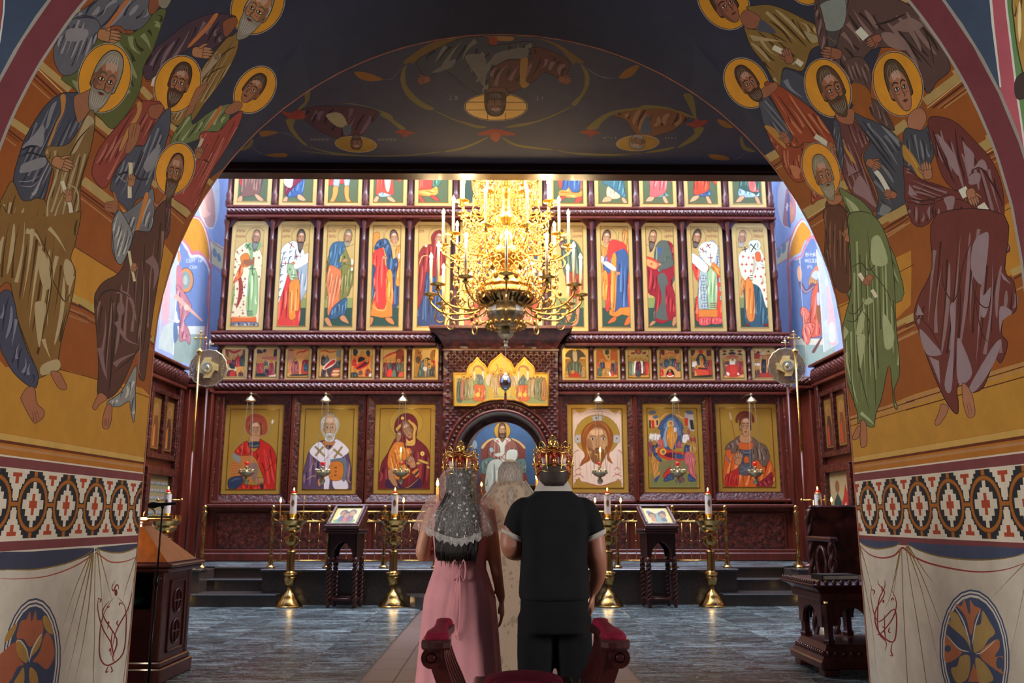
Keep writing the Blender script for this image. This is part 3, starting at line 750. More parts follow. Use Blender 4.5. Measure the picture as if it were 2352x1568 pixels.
PR.draw('''
@ 0 0 1
p 9a5620 2360,360 2352,-60 2080,-60 2050,40 1990,200 1900,330 1830,300 1790,330 1762,372 1860,520 1925,700 1948,1130 2360,1130
p c48a30 2352,440 2352,620 2300,640 2290,480 2310,470
p c48a30 1910,708 1952,690 2000,620 2092,575 2092,700 2030,760 1920,760
p 9a5620 1923,760 2092,725 2120,860 1945,990
p c08e38 1942,970 2100,905 2352,830 2352,1110 1950,1110
l b79a60 16 2190,170 2245,135
@ 1940 0 4.9
l b89c60 100 900,1150 1420,760
l d8c88a 10 930,1215 1440,810
l 5a2814 26 990,1215 1470,850
l b07a50 14 1050,1215 1500,890
l 5a2814 10 1080,1220 1500,905
l b98a58 16 1120,1215 1530,920
l b89c60 100 540,1500 700,1380
l b89c60 60 640,10 760,-20
l 5a2814 18 700,60 860,-10
l b89c60 90 1600,1568 1780,1480
@ 2040 280 5.6
l b89c60 130 1170,350 1480,160
l d8c88a 12 1250,410 1510,250
l 5a2814 22 1260,440 1530,280
l b07a50 16 1290,480 1560,340
l 5a2814 12 1310,500 1560,365
l b98a58 18 1360,520 1590,400
l 5a2814 9 1480,1150 1700,1040
l b89c60 110 -10,1250 240,1120
l 5a2814 22 -10,1350 250,1190
l 5a2814 14 -10,1420 260,1240
l b98a58 20 -10,1480 280,1290
@ 1720 280 5.6
l b89c60 110 230,480 400,380
l 5a2814 18 300,590 420,500
l b98a58 16 330,620 430,560
l b89c60 120 700,1190 1010,1010
l d8c88a 12 720,1260 990,1090
l 5a2814 18 760,1290 980,1130
l b98a58 18 790,1360 980,1240
l b89c60 120 1150,850 1250,800
l b89c60 120 1640,1290 2016,1080
l 5a2814 22 1720,1390 2016,1220
l b98a58 20 1760,1450 2016,1310
@ 1860 500 2.904
l b89c60 38 75,300 140,265
l 5a2814 8 95,350 145,320
l b98a58 8 105,370 150,345
l 5a2814 5 165,612 270,560
l 5a2814 5 560,382 697,310
l b9a260 34 570,715 697,650
l 5a2814 9 575,750 697,690
l b98a58 10 580,770 697,712
l 5a2814 5 580,790 697,730
l b98a58 14 585,820 697,760
l b98a58 14 195,940 215,930
l b98a58 16 245,1340 700,1205
l 5a2814 6 245,1355 700,1218
l b98a58 12 248,1375 700,1240
l 5a2814 5 250,1395 700,1262
@ 2080 500 3.136
l b9a260 40 0,745 80,710
l 5a2814 10 0,790 90,745
l b98a58 14 0,860 100,810
l b9a260 50 760,400 853,355
l 5a2814 12 780,440 853,400
l b98a58 14 800,520 853,495
l b98a58 22 0,1310 853,1050
l 5a2814 8 0,1330 853,1070
l b98a58 14 0,1350 853,1095
l 5a2814 8 0,1385 853,1145
@ 1600 0 4.9
H 300 10 255 340 -35 3.4
G 866a34 b39c70 46300f 45 9 8 560,90 680,60 830,55 1000,110 1200,210 1390,320 1420,480 1290,560 1240,700 1180,800 1000,760 960,830 930,1020 860,900 760,720 620,540 560,400 540,280 700,310 720,220
P a89a70 1210,350 1380,420 1390,450 1300,480
P b39c70 590,390 980,470 640,460
S 46300f 16 560,320 800,360 1040,490
S 46300f 14 600,490 690,420
S 46300f 14 1120,230 1200,370 1290,500
Po 9a6048 5 490,200 560,110 720,200 680,310 560,310
P 4a5068 690,310 730,220 900,370 700,350
F 330 60 165 215 -35 .5 hb 0 9a6048
L d8d4bc 60 860,530 980,590
L d8d4bc 60 1120,680 1190,730
N 1030 640 120 -110 1 9a6048
P 3f4a60 960,870 1010,780 1240,900 1310,1130 1250,1200 1000,1070 940,1020
W 7a8090 60 1000,900 1060,1000 1200,1100
H 1230 -190 200 240 -20 3.4
@ 1940 0 4.9
G 5c4440 8a7068 30201f 55 10 8 20,-40 400,-40 560,-20 780,90 940,240 1080,460 1170,680 1180,800 1040,920 920,1040 700,600 300,560 100,900 -60,900 -120,700 -60,400
P 8a7068 540,310 700,205 800,220 880,300 700,360
P 8f756c 410,380 560,380 690,560 500,520
S 30201f 26 340,280 500,240 700,150
S 30201f 16 600,360 800,560 1000,780
S 30201f 14 880,300 960,500 1010,740
G 4e4846 7d7670 292428 80 5 6 -320,-40 20,-40 20,100 -60,400 -100,520 -250,480 -300,100
P 8a948c -260,40 0,0 -20,300 -200,340 -270,180
G 5c4440 8a7068 30201f 100 4 6 -330,0 -280,60 -200,400 -190,640 -260,600 -340,200
S c09040 60 -190,420 -90,480
N -130 600 150 190 1 9a6048
L d8dcc8 90 150,330 240,430
N 340 450 120 150 1 9a6048
G 5c4440 8a7068 30201f 70 6 6 0,700 180,640 300,800 290,1000 300,1100 420,1180 560,1440 500,1450 300,1280 240,1000 100,940
P 96571f 80,940 260,1000 290,1200 90,1170
@ 1600 0 4.9
H 560 935 225 290 -33 3.4
@ 1720 280 5.6
G 4a5468 7f8794 262c40 50 6 7 130,-340 250,-320 420,-60 560,120 560,320 420,300 230,120 150,-150
G 9a4428 c67a54 5a2014 55 9 8 200,-500 330,-500 600,-330 900,-80 1100,240 1130,420 1210,660 1120,640 1060,380 760,260 600,330 400,300 260,170 190,30 240,60 480,230 560,200 420,-80 280,-330
G 9a4428 c67a54 5a2014 80 7 8 230,110 420,280 640,330 700,280 680,500 760,700 660,780 560,740 460,600 400,440 320,320
P c67a54 530,560 660,600 640,700 590,720
G 9a4428 c67a54 5a2014 70 4 5 820,860 980,960 880,1010 810,1060
P c08a40 200,60 340,90 480,320 420,300
N 470 210 110 -120 1 a4684a
L d8d8c0 66 850,180 960,250 1010,310
N 1060 320 100 60 1 a4684a
Po a4684a 5 160,-420 330,-510 370,-440 250,-330 170,-310
@ 1600 0 4.9
F 590 940 130 185 -33 .45 hb .3 a4684a
H 1478 990 240 330 -22 3.4
@ 1720 280 5.6
G 6a3c3c 94706c 3c1a1c 70 9 8 1100,-80 1300,-60 1480,120 1560,240 1450,420 1480,600 1560,750 1660,1050 1600,1160 1500,1130 1340,950 1240,760 1200,560 1180,200
P 94777a 1360,790 1440,690 1560,900 1640,1100 1480,980 1350,900
P 94777a 1250,500 1390,640 1280,700
S 3c1a1c 14 1310,680 1420,640 1460,590
G 3f4a5e 707a84 20283c 55 9 8 1300,-140 1480,-60 1700,30 1900,180 1980,330 1990,600 2016,1000 1960,1080 1700,1220 1640,1260 1640,1140 1670,1000 1620,820 1500,560 1480,400 1560,260 1440,60
G 3f4a5e 707a84 20283c 95 5 7 1090,-20 1160,20 1190,200 1220,420 1200,620 1160,520 1120,320 1080,160
S 20283c 30 1480,100 1700,400 1900,660
S 707a84 24 1560,60 1760,300 1920,560
P 7d8a8c 1700,40 1880,190 1940,320 1800,170
P c09040 1220,290 1300,400 1380,530 1340,520 1260,400
L dcdcc8 60 1630,630 1700,720 1790,880
N 1590 540 130 25 1 a4684a
N 1830 930 110 200 1 a4684a
P 7d8a8c 1720,1060 1830,1120 1750,1200 1680,1180
@ 1600 0 4.9
Po a4684a 5 1560,1290 1600,1250 1764,1230 1764,1380 1700,1400 1610,1370
F 1530 1010 170 225 -24 .55 54402c .5 a4684a
@ 1940 0 4.9
H 600 945 265 360 -16 3.4
Po b0785a 6 720,1290 850,1210 920,1300 900,1400 830,1480 720,1440
F 620 990 165 265 -20 .3 54402c 0 b0785a
@ 2040 280 5.6
G 3f4a5c 78848a 232a3c 80 6 7 210,100 330,90 440,110 520,40 560,200 580,460 400,700 240,600 190,400
P b98a3c 190,290 300,400 400,560 460,720 400,720 300,560 200,460
S d8b060 6 230,360 330,500 400,660
G 6e3232 94787c 3e1618 75 8 8 510,-20 700,-60 900,30 1150,280 1300,450 1430,700 1490,1000 1490,1400 1500,1600 1380,1600 1300,1300 1060,1080 960,900 830,860 700,700 600,400
G 6e3232 94787c 3e1618 20 7 8 210,560 420,730 620,800 850,880 960,900 950,1060 640,1050 440,1060 230,1020 210,800
G 6e3232 94787c 3e1618 90 5 8 240,1040 440,1070 620,1060 560,1260 420,1350 300,1280
G 6e3232 94787c 3e1618 90 9 8 600,1040 930,1000 1100,1100 1300,1300 1500,1500 1500,1700 640,1700 610,1400
P 9c8488 1000,300 1110,440 1040,680 960,260
P 9c8488 1110,600 1180,490 1240,500 1280,620 1200,600
P 9c8488 1060,680 1180,660 1170,780 1040,800
P 9c8488 270,800 380,950 260,930
P 9c8488 620,150 840,400 920,700 780,520
P 9c8488 720,980 850,960 830,1120 770,1160 750,1080
P 9c8488 650,1180 750,1390 940,1200 900,1360 740,1460
S 3e1618 22 560,60 700,460 880,820
S 3e1618 22 860,60 900,400 1000,800
S 3e1618 22 1060,640 1200,600 1400,900 1490,1100
S 3e1618 18 230,980 480,1010 830,920
N 500 640 150 -100 1 b0785a
L dfe3cc 110 950,850 1010,960
L dfe3cc 110 1190,1060 1250,1150
N 1080 950 150 70 1 b0785a
@ 2080 500 3.136
G 6e3230 94787c 3e1618 95 12 6 220,-20 710,-20 715,370 780,460 800,640 770,690 715,700 690,830 735,900 710,1000 680,1045 640,1020 560,1220 460,1255 410,1180 370,1230 380,1330 375,1410 330,1380 260,1260 160,1020 90,800 60,700 100,560 190,360
L 6e3230 13 232,-20 700,-20
P 9c8890 490,180 560,110 600,140 560,460 500,440 470,340
P 9c8890 370,900 400,890 480,1120 380,1190
P 9c8890 90,620 75,700 130,700
P 9c8890 100,800 200,900 260,980 150,980
P 9c8890 170,1000 240,1030 250,1200
P 9c8890 280,1200 330,900 320,640 360,640 350,900 330,1240
P 9c8890 680,640 770,680 700,740 680,830
P 9c8890 620,940 690,880 640,1040 520,1230 450,1240
P 9c8890 680,380 760,480 700,440
P 9c8890 540,500 560,560 620,500 580,700 540,690
S 3e1618 8 480,150 400,400 370,800
S 3e1618 8 270,320 270,480 340,600 390,480 380,330
S 3e1618 8 470,420 520,600 600,640 620,460
S 3e1618 7 70,700 180,800 270,1000
S 3e1618 7 480,440 540,800 600,900
Po b0785a 4 410,1190 470,1250 500,1380 490,1430 450,1435 415,1330
l 5a3022 3 440,1340 460,1420
l 5a3022 3 460,1330 480,1410
Po b0785a 4 260,1340 310,1370 260,1470 225,1495 212,1470 240,1400
@ 1720 280 5.6
G 5e3626 8a5c46 341a12 80 7 7 1010,1000 1180,1060 1300,1250 1250,1600 1180,1750 1100,2200 1050,2500 960,2000 980,1500 980,1200
G 6c7c4c a0b07c 3a4426 65 10 8 1160,850 1300,920 1480,1040 1640,1250 1760,1500 1900,1800 1960,2300 1300,2300 1280,1700 1320,1330 1240,1080
S 3a4426 20 1210,1020 1380,1300 1500,1600
P b2bf90 1230,960 1400,1100 1500,1330 1400,1250 1280,1040
P c09040 990,1300 1150,1568 1090,1568 1020,1440
H 930 615 225 345 -19 3.4
Po b07452 6 1020,960 1180,940 1190,1020 1100,1070 1020,1040
F 965 690 150 225 -18 .45 8f866c .55 b07452
@ 1860 500 2.904
G 5e3626 8a5c46 341a12 90 6 4 95,-60 230,-60 260,200 275,400 260,490 200,490 150,400 110,100
N 255 120 60 -90 1 b07452
G 6c7c4c a4b482 3a4426 88 13 5 260,-20 420,-20 520,150 560,380 575,700 600,1020 560,1160 585,1270 560,1240 530,980 480,1200 440,1310 430,1390 390,1390 345,1350 320,1370 315,1290 250,1100 200,900 200,800 240,640 275,480 270,200
L 6c7c4c 12 270,-20 412,-20
P b0c090 420,130 470,130 520,300 420,310 410,180
P b0c090 340,640 370,610 350,760 310,780 320,700
P b0c090 310,800 370,790 340,1000 325,920
P b0c090 490,640 560,760 550,860 500,860
P b0c090 230,720 210,850 260,760
P b0c090 360,560 400,530 420,560 380,580
W b0c090 30 240,900 270,1050 320,1250
W b0c090 24 340,1300 400,1350 430,1380
S 3a4426 7 300,1270 280,1100 250,900
S 3a4426 7 310,780 330,1000 400,1300
S 3a4426 7 400,830 430,1000 440,1280
S 3a4426 8 350,620 400,700 380,860
S 3a4426 8 270,340 340,300 390,350 440,310
S 3a4426 7 240,680 300,690 350,600
S 3a4426 7 250,620 300,640 370,550
S 3a4426 6 380,60 400,240 400,330 520,500 570,680
L ece6cc 24 330,370 360,420
L ece6cc 24 415,480 445,530
N 390 410 52 130 1 b07452
Po b07452 4 340,1360 375,1370 382,1500 360,1530 338,1510
Po b07452 4 320,1390 340,1400 325,1465 290,1480 288,1450
''')
bands(PR, 2.98)
PR.draw('''
@ 1800 1000 2.76
P 3a4e7a 470,655 600,668 740,672 700,700 600,718 520,700
P 3a4e7a 775,678 1000,690 1524,715 1524,745 1400,775 1200,785 1000,765 870,730
S 8a7440 9 470,660 520,700 600,718 700,702 742,676
S 8a7440 9 772,680 860,728 1000,768 1200,788 1400,778 1570,740
S 9c3c3c 12 470,680 540,750 620,775 700,760 745,715 770,720 830,770 960,820 1200,862 1400,850 1570,790
W 8a7440 8 478,700 490,820 560,1200 590,1568
W 8a7440 8 482,700 520,820 580,1060
W 8a7440 8 738,720 680,1000 640,1100
W 8a7440 8 742,720 710,900 690,1060
L 8a7440 5 748,720 755,1000 770,1300 785,1568
L 8a7440 5 775,700 800,900 850,1200 905,1568
W 8a7440 8 778,700 880,1000 1010,1568
W 8a7440 8 785,700 880,900 985,1170 995,1200
W 8a7440 8 790,700 900,870 960,940
W 8a7440 8 1560,780 1440,900 1310,1040
W 8a7440 8 1570,800 1530,950 1430,1430
E 3d5a8c 1210 1385 222 412 -4
E e6e2d4 1210 1385 213 400 -4
E 3d5a8c 1210 1385 206 388 -4
E e6e2d4 1210 1385 199 378 -4
E 3d5a8c 1210 1385 190 362 -4
P c98058 1188,1265 1150,1140 1080,1065 1125,1080 1145,1038 1170,1120 1185,1120 1180,1040 1210,1080 1250,1100 1215,1150
P c98058 1130,1380 1030,1440 1020,1340 1030,1265 1060,1300 1080,1330
P c98058 1240,1390 1350,1290 1370,1340 1340,1400 1390,1400 1380,1480 1400,1520
P c98058 1205,1440 1240,1560 1170,1560
P c2a668 1190,1365 1150,1290 1040,1190 1060,1170 1050,1110 1100,1130 1130,1190 1160,1250
P c2a668 1205,1370 1210,1220 1250,1190 1260,1110 1300,1170 1340,1250 1300,1290 1260,1350
P c2a668 1180,1400 1120,1400 1100,1460 1060,1480 1100,1568 1170,1530
P c2a668 1215,1410 1280,1450 1330,1540 1290,1568 1240,1568
S e6e2d4 8 1080,1080 1140,1180 1185,1330
S e6e2d4 8 1250,1100 1215,1200 1195,1330
S e6e2d4 8 1030,1260 1110,1350 1180,1370
S e6e2d4 8 1350,1290 1260,1370 1215,1385
E 3d5a8c 1040 1350 20 22 0
E 3d5a8c 1370 1440 24 40 0
S 9c4030 4 1188,1250 1185,1130
S 9c4030 4 1140,1370 1050,1350
S 9c4030 4 1250,1390 1350,1400
S 9c4030 4 1060,1150 1130,1240
S 9c4030 4 1290,1180 1240,1290
S 8a2c30 9 560,940 555,1040 600,1180 700,1100 715,1220 690,1310 600,1240 580,1120 640,1000 600,940 598,905
S 8a2c30 8 640,910 640,960 600,1060 600,1240 650,1310 640,1370
S 8a2c30 8 680,970 715,1060 690,1160 620,1250 590,1260
S 8a2c30 8 640,1130 640,1240 650,1290
S 8a2c30 8 610,1020 690,1120
S 8a2c30 8 620,1210 640,1220 630,1250
S 8a2c30 8 675,1210 665,1240 680,1250
S 8a2c30 8 690,1310 680,1360 690,1395 670,1390
S 8a2c30 8 555,975 575,985 570,1010
S 8a2c30 8 680,1050 690,1030 700,1045
E 8a2c30 624 970 4 16 0
E 8a2c30 632 1050 7 10 0
''')
for P_ in (PL, PR):
    uvq(P_, YN, 4.76, 0, UM, '7a3a44'); uvq(P_, YN, 4.545, 0, UM, 'a8a49c'); uvq(P_, 4.745, 4.77, 0, UM, 'a8a49c')
    uvq(P_, YF-.02, YF, 0, UM, 'a87058'); uvq(P_, YF-.032, YF-.022, 0, UM, '6a2a20')
half(PL, -1, 'wall_left'); half(PR, 1, 'wall_right')
PF = Painting()
def arch_face(name, y, P, base, r0=RV, flip=False):
    W_, H_ = 7.2, 9.5; n = 40
    pts = [(-W_, -.02), (-r0, -.02)]+[(-r0*cos(pi*k/n), ZS+r0*sin(pi*k/n)) for k in range(n+1)]+[(r0, -.02), (W_, -.02), (W_, H_), (-W_, H_)]
    me = P.mesh(name, lambda p: (atY(p[0], p[1], y).x, atY(p[0], p[1], y).z), pts, [], lambda u, v: (u, y, v), base)
    return link(name, me, MATS['fresco'], kind='structure')
PF.draw('''
@ 0 0 1
p 8a3f48 2262,-120 2300,-120 2330,130 2352,330 2400,600 2400,800 2300,220 2296,200 2280,60
p a8a49c 2262,-120 2268,-120 2284,60 2300,200 2296,200 2278,60
p 4a6a3c 2304,-120 2500,-120 2500,600 2358,380 2335,200 2310,10
l a8a49c 5 2302,-120 2312,20 2334,200 2360,380 2390,560
G 8a6a2c b8a878 46300f 90 5 3 2330,-20 2400,-20 2420,140 2370,220 2345,150 2330,60
P 2a1a16 2330,190 2350,165 2400,160 2400,200 2340,230
p 7a2f30 8,-40 -60,-40 -60,120 2,60
l a8a49c 4 12,-40 8,30 0,90 -10,140
''')
arch_face('wall_front', YN, PF, '1d3350')
PB = Painting(); arch_face('wall_back_of_arch', YF, PB, '3c4258', RV)
bpy.data.objects['wall_back_of_arch'].name = 'wall_crossing'
PC = Painting()
PC.draw('''
@ 880 60 4.523
P 8a6a30 210,370 300,300 450,200 640,130 900,105 940,108 760,150 600,215 440,290 330,370 300,400 290,375 240,395
P 8a6a30 2080,370 1960,280 1780,170 1560,120 1350,105 1500,108 1700,160 1850,250 1980,395 2000,370 2050,390
P 8a7a40 250,400 230,480 240,600 300,690 400,780 530,855 460,870 330,800 230,700 180,560 200,450
P 8a7a40 2050,390 2130,480 2140,600 2080,720 2000,825 1960,800 2040,720 2090,620 2090,500
S 8a7a40 14 530,875 760,980 960,1030 1080,1055
S 8a7a40 14 1280,1055 1500,1020 1760,930 1970,830
S 8a7a40 26 800,985 950,1040 1080,1050
S 8a7a40 26 1270,1050 1440,1025 1600,990
S 8a7a40 10 -900,1290 -400,1340 200,1345 640,1300
S 8a7a40 22 630,1305 850,1260 1100,1150
S 8a7a40 22 1230,1150 1400,1240 1780,1285
S 8a7a40 10 1780,1285 2100,1335 2600,1345
P 8a7a40 -20,905 100,970 230,1060 190,1075 160,1060 80,990 -20,930
P 8a7a40 2352,905 2240,960 2110,1060 2160,1070 2210,1050 2352,930
P a8452c 980,1125 1080,1080 1180,1068 1280,1090 1380,1128 1260,1135 1100,1135
P b85a3c 1115,1130 1170,1100 1220,1140 1180,1200 1130,1180
P a8452c 120,1105 200,1075 330,1110 260,1120
P a03c30 190,1100 230,1090 265,1120 240,1155 200,1140
P a8452c 2050,1110 2150,1075 2260,1110 2160,1120
P a03c30 2120,1110 2155,1090 2190,1120 2160,1155
P c08a4c 930,140 1000,110 1130,105 1340,110 1340,150 1250,155 1130,145 1000,150
P b04c34 1080,115 1180,115 1180,190 1140,225 1090,190
S 8a8890 4 0,555 100,540 210,410
S 8a8890 4 2352,540 2200,500 2090,410
G 4c5058 8a8474 1c1e2c -55 8 7 350,370 420,310 550,240 720,160 860,120 1080,115 1130,200 1560,160 1530,340 1300,350 1180,400 1120,460 1110,620 1060,710 980,700 850,620 640,460 540,490 470,540 400,480
G 6a3c34 98706a 341814 -60 7 7 1120,460 1300,350 1530,340 1540,225 1700,240 1870,320 1940,400 1900,520 1860,555 1680,480 1580,560 1440,640 1340,690 1260,640 1120,640
P c08a40 1430,340 1505,340 1480,560 1520,600 1470,640 1425,600
P 857e70 850,310 1060,320 1060,600 1040,620 960,500
P 857e70 1150,300 1330,240 1500,230 1480,330 1300,340 1150,410
P 857e70 520,470 740,340 720,420 560,480
E b9a078 1172 838 334 148 0
E 2a1410 1172 838 326 142 0
E b08a3c* 1172 838 318 136 0
L 2a1410 6 870,788 1480,792
L 2a1410 6 870,870 1480,870
L 2a1410 6 1085,900 1085,975
L 2a1410 6 1270,900 1275,975
Po 7a4a38 6 1110,640 1260,640 1280,690 1320,690 1280,730 1100,740 1060,710
F 1165 810 135 -98 0 0 4a3024 .3 8a5a44 long
N 430 560 90 165 -1 a0624a
N 1880 560 90 15 1 a0624a
l 9a9088 7 740,720 780,765
l 9a9088 7 780,720 740,765
S 9a9088 7 685,725 710,740 700,765 680,760
S 9a9088 6 690,775 780,775
l 9a9088 7 1655,725 1655,765
S 9a9088 7 1590,725 1610,740 1605,765 1590,760
S 9a9088 6 1590,775 1665,775
@ 500 70 4.9
G 5c343c 80606a 2c141c -60 7 5 930,900 1130,850 1400,850 1650,870 1810,930 1700,1070 1610,1180 1480,1200 1440,1220 1300,1200 1130,1120 980,1000
P b9a878 1220,950 1380,930 1460,1060 1400,1090 1310,1060
P 5a6478 1410,1090 1490,1060 1500,1160 1430,1180
P 8a7a40 930,890 1100,840 1340,815 1640,850 1800,900 1960,1010 1940,940 1700,860 1500,820 1250,820 1050,850
P 8a7a40 770,1000 870,1000 850,1080 920,1200 1010,1290 960,1280 840,1160 790,1080
S 8a7a40 14 1010,1300 1250,1370 1500,1400 1760,1415
P 8a7a40 980,720 1040,690 1020,800 930,890 900,880 980,800
P a8452c 720,905 830,930 930,900 990,980 850,1000 760,960
P a03c30 840,930 900,890 940,930 870,980
P a8702c 1540,465 1700,480 1860,550 1720,570 1600,540
P a8702c 470,1150 540,1125 680,1145 580,1180 500,1195
P a8702c 540,1400 700,1380 780,1390 760,1425 620,1420
S 8a8890 4 680,1150 780,1160 900,1220
S 8a8890 4 370,1270 430,1350 540,1395
S 8a7a40 40 250,1350 350,1300 400,1220
E b9a078 1555 1280 238 92 4
E b08a3c* 1555 1280 228 84 4
F 1560 1260 90 -66 0 .3 3c2a20 .5 8a5a44 bald
@ 1300 70 4.704
G 8a5a38 b0805a 4a2814 -65 7 5 500,900 780,830 950,830 1180,850 1330,920 1200,1050 1100,1100 920,1150 860,1160 780,1130 720,1080 650,970
P 5a6478 800,1090 880,910 920,1080 900,1120
P 8a7a40 230,1060 330,960 500,870 780,830 860,805 1100,830 1380,930 1340,940 1100,850 820,850 560,890 400,970 340,1060
P 8a7a40 1270,690 1370,710 1410,940 1390,950 1320,800
P 8a7a40 1380,1060 1490,1050 1400,1180 1200,1270 1320,1170 1390,1110
S 8a7a40 26 850,1320 1050,1290 1180,1260
S 8a7a40 10 0,1320 250,1330 500,1340 850,1320
P a8452c 1290,1010 1390,990 1540,965 1430,1050
P a03c30 1380,980 1430,950 1440,1010 1400,1020
P a8452c 150,1105 260,1070 380,1110 260,1120
P a8702c 570,515 640,430 750,375 790,390 700,500
P a8702c 1630,965 1700,970 1810,1050 1700,1040
P a8702c 1545,1340 1700,1350 1770,1395 1600,1395
S 8a7a40 40 1890,1140 1920,1260 2050,1310
S 8a8890 4 180,370 380,500 570,515
S 8a8890 4 1780,1395 1880,1370 1950,1300
E b9a078 775 1215 235 88 -3
E b08a3c* 775 1215 224 80 -3
F 770 1200 110 -66 8 -.4 8f8878 .2 9a6a4c
l 9a9088 6 400,1150 420,1170
l 9a9088 6 430,1150 430,1172
l 9a9088 6 450,1150 470,1150
l 9a9088 6 490,1150 490,1172
l 9a9088 6 530,1150 545,1172
l 9a9088 6 1070,1150 1090,1172
l 9a9088 6 1110,1150 1110,1172
l 9a9088 6 1140,1150 1150,1172
l 9a9088 6 1180,1150 1190,1165
''')
PC.ox = 0; PC.oy = 0; PC.sc = 1
for x0 in (712, 868): 
    for k in range(5): PC.line([(x0+k*9, 318), (x0+k*9+3, 323)], '9a9088', 1.3, taper=False); PC.line([(x0+k*9+5, 318), (x0+k*9+5, 323)], '9a9088', 1.2, taper=False)
ZC, YB = 5.98, 10.9
me = PC.mesh('ceiling', lambda p: tuple(atZ(p[0], p[1], ZC)[:2]), [(-6.1, 7.41), (6.1, 7.41), (6.1, YB), (-6.1, YB)], [], lambda u, v: (u, v, ZC), '4c4a60')
link('ceiling', me, MATS['fresco'], kind='structure')
b = MB(); b.box(-6.1, 6.1, YB, YB+.30, ZC-.10, ZC+.02, b=.01); b.box(-6.1, 6.1, YB+.04, YB+.26, ZC-.13, ZC-.10)
b.build('trim_1', MATS['wood_dark'], kind='structure')
b = MB(); b.box(-6.2, 6.2, YB, YB+.25, ZC+.04, ZC+2.0); b.box(-6.2, 6.2, 7.5, YB, ZC+.02, ZC+.2); b.build('wall_gallery', MATS['plaster'], kind='structure')
YP, YI, ZP = 14.42, 17.1, .556          # solea edge, icon screen plane, solea height
def floor_mat():
    m, nt, b = nmat('marble'); N = nt.nodes; L = nt.links
    geo = N.new('ShaderNodeNewGeometry'); oi = N.new('ShaderNodeObjectInfo')
    ad = N.new('ShaderNodeVectorMath'); ad.operation = 'SCALE'; ad.inputs[0].default_value = (13, 7, 5); L.new(oi.outputs['Random'], ad.inputs['Scale'])
    a2 = N.new('ShaderNodeVectorMath'); a2.operation = 'ADD'; L.new(geo.outputs['Position'], a2.inputs[0]); L.new(ad.outputs[0], a2.inputs[1])
    mp = N.new('ShaderNodeMapping'); mp.inputs['Rotation'].default_value = (0, 0, radians(24)); mp.inputs['Scale'].default_value = (1.3, 4.2, 1)
    L.new(a2.outputs[0], mp.inputs[0])
    n1 = N.new('ShaderNodeTexNoise'); n1.inputs['Scale'].default_value = 1.5; n1.inputs['Detail'].default_value = 9; n1.inputs['Roughness'].default_value = .62; n1.inputs['Distortion'].default_value = .7
    L.new(mp.outputs[0], n1.inputs[0])
    r1 = N.new('ShaderNodeValToRGB'); e = r1.color_ramp.elements
    e[0].position = .36; e[0].color = lin('1c1a1c')+(1,); e[1].position = .66; e[1].color = lin('7e8e90')+(1,)
    k = r1.color_ramp.elements.new(.5); k.color = lin('364144')+(1,)
    L.new(n1.outputs[0], r1.inputs[0])
    n2 = N.new('ShaderNodeTexNoise'); n2.inputs['Scale'].default_value = 2.6; n2.inputs['Detail'].default_value = 7; n2.inputs['Roughness'].default_value = .7; n2.inputs['Distortion'].default_value = 1.6
    L.new(mp.outputs[0], n2.inputs[0])
    r2 = N.new('ShaderNodeValToRGB'); e = r2.color_ramp.elements
    e[0].position = .478; e[0].color = (0,0,0,1); e[1].position = .522; e[1].color = (0,0,0,1)
    k = r2.color_ramp.elements.new(.5); k.color = (.95,.95,.95,1); L.new(n2.outputs[0], r2.inputs[0])
    mx = N.new('ShaderNodeMix'); mx.data_type = 'RGBA'; L.new(r2.outputs[0], mx.inputs[0]); L.new(r1.outputs[0], mx.inputs[6]); mx.inputs[7].default_value = lin('a3acab')+(1,)
    hv = N.new('ShaderNodeHueSaturation'); mr = N.new('ShaderNodeMapRange'); mr.inputs[3].default_value = .65; mr.inputs[4].default_value = 1.35
    L.new(oi.outputs['Random'], mr.inputs[0]); L.new(mr.outputs[0], hv.inputs['Value']); L.new(mx.outputs[2], hv.inputs['Color'])
    L.new(hv.outputs[0], b.inputs['Base Color']); b.inputs['Roughness'].default_value = .27
    MATS['marble'] = m
floor_mat()
fl = MB(); fl.box(-7.5, 7.5, -8, 18, -.2, -.006); floor = fl.build('floor', MATS['granite_brown'], kind='structure')
def tile_mesh(w_, d_, g=.004):
    t = MB(); t.box(-w_/2+g/2, w_/2-g/2, -d_/2+g/2, d_/2-g/2, -.02, 0, b=.0025); return t.mesh('tile')
tw, td = .62, .62
me = tile_mesh(tw, td); me.materials.append(MATS['marble'])
cnt = 0
y = 7.0
while y < YP-.2:
    for side in (-1, 1):
        for i in range(8):
            x = side*(1.2+tw*(i+.5))
            if abs(x) < 6.2 and abs(x) < .64*y+.4:
                o = link('tile', me, None, floor, loc=(x, y+td/2, 0)); cnt += 1
    y += td
me1 = tile_mesh(.9, .6); me1.materials.append(MATS['granite_pink'])
me2 = tile_mesh(.28, .6); me2.materials.append(MATS['granite_brown'])
y = 3.6
while y < 13.4:
    for s in (-.45, .45): link('slab', me1, None, floor, loc=(s*.98, y+.3, .001))
    for s in (-1.04, 1.04): link('slab', me1, None, floor, loc=(s*1.0, y+.3, 0)).scale = (.3, 1, 1)
    y += .6
b = MB(); b.box(-3.8, 3.8, YP, YI+1.4, -.01, ZP-.035)
for s in (-1, 1): b.box(min(s*3.8, s*6.2), max(s*3.8, s*6.2), YP+.75, YI+1.4, -.01, ZP-.035); b.box(min(s*4.8, s*6.2), max(s*4.8, s*6.2), YP, YP+.75, -.01, ZP-.035)
b.build('floor_solea', MATS['granite'], kind='structure')
b = MB(); b.box(-3.83, 3.83, YP-.03, YP+.35, ZP-.035, ZP-.002, b=.008)
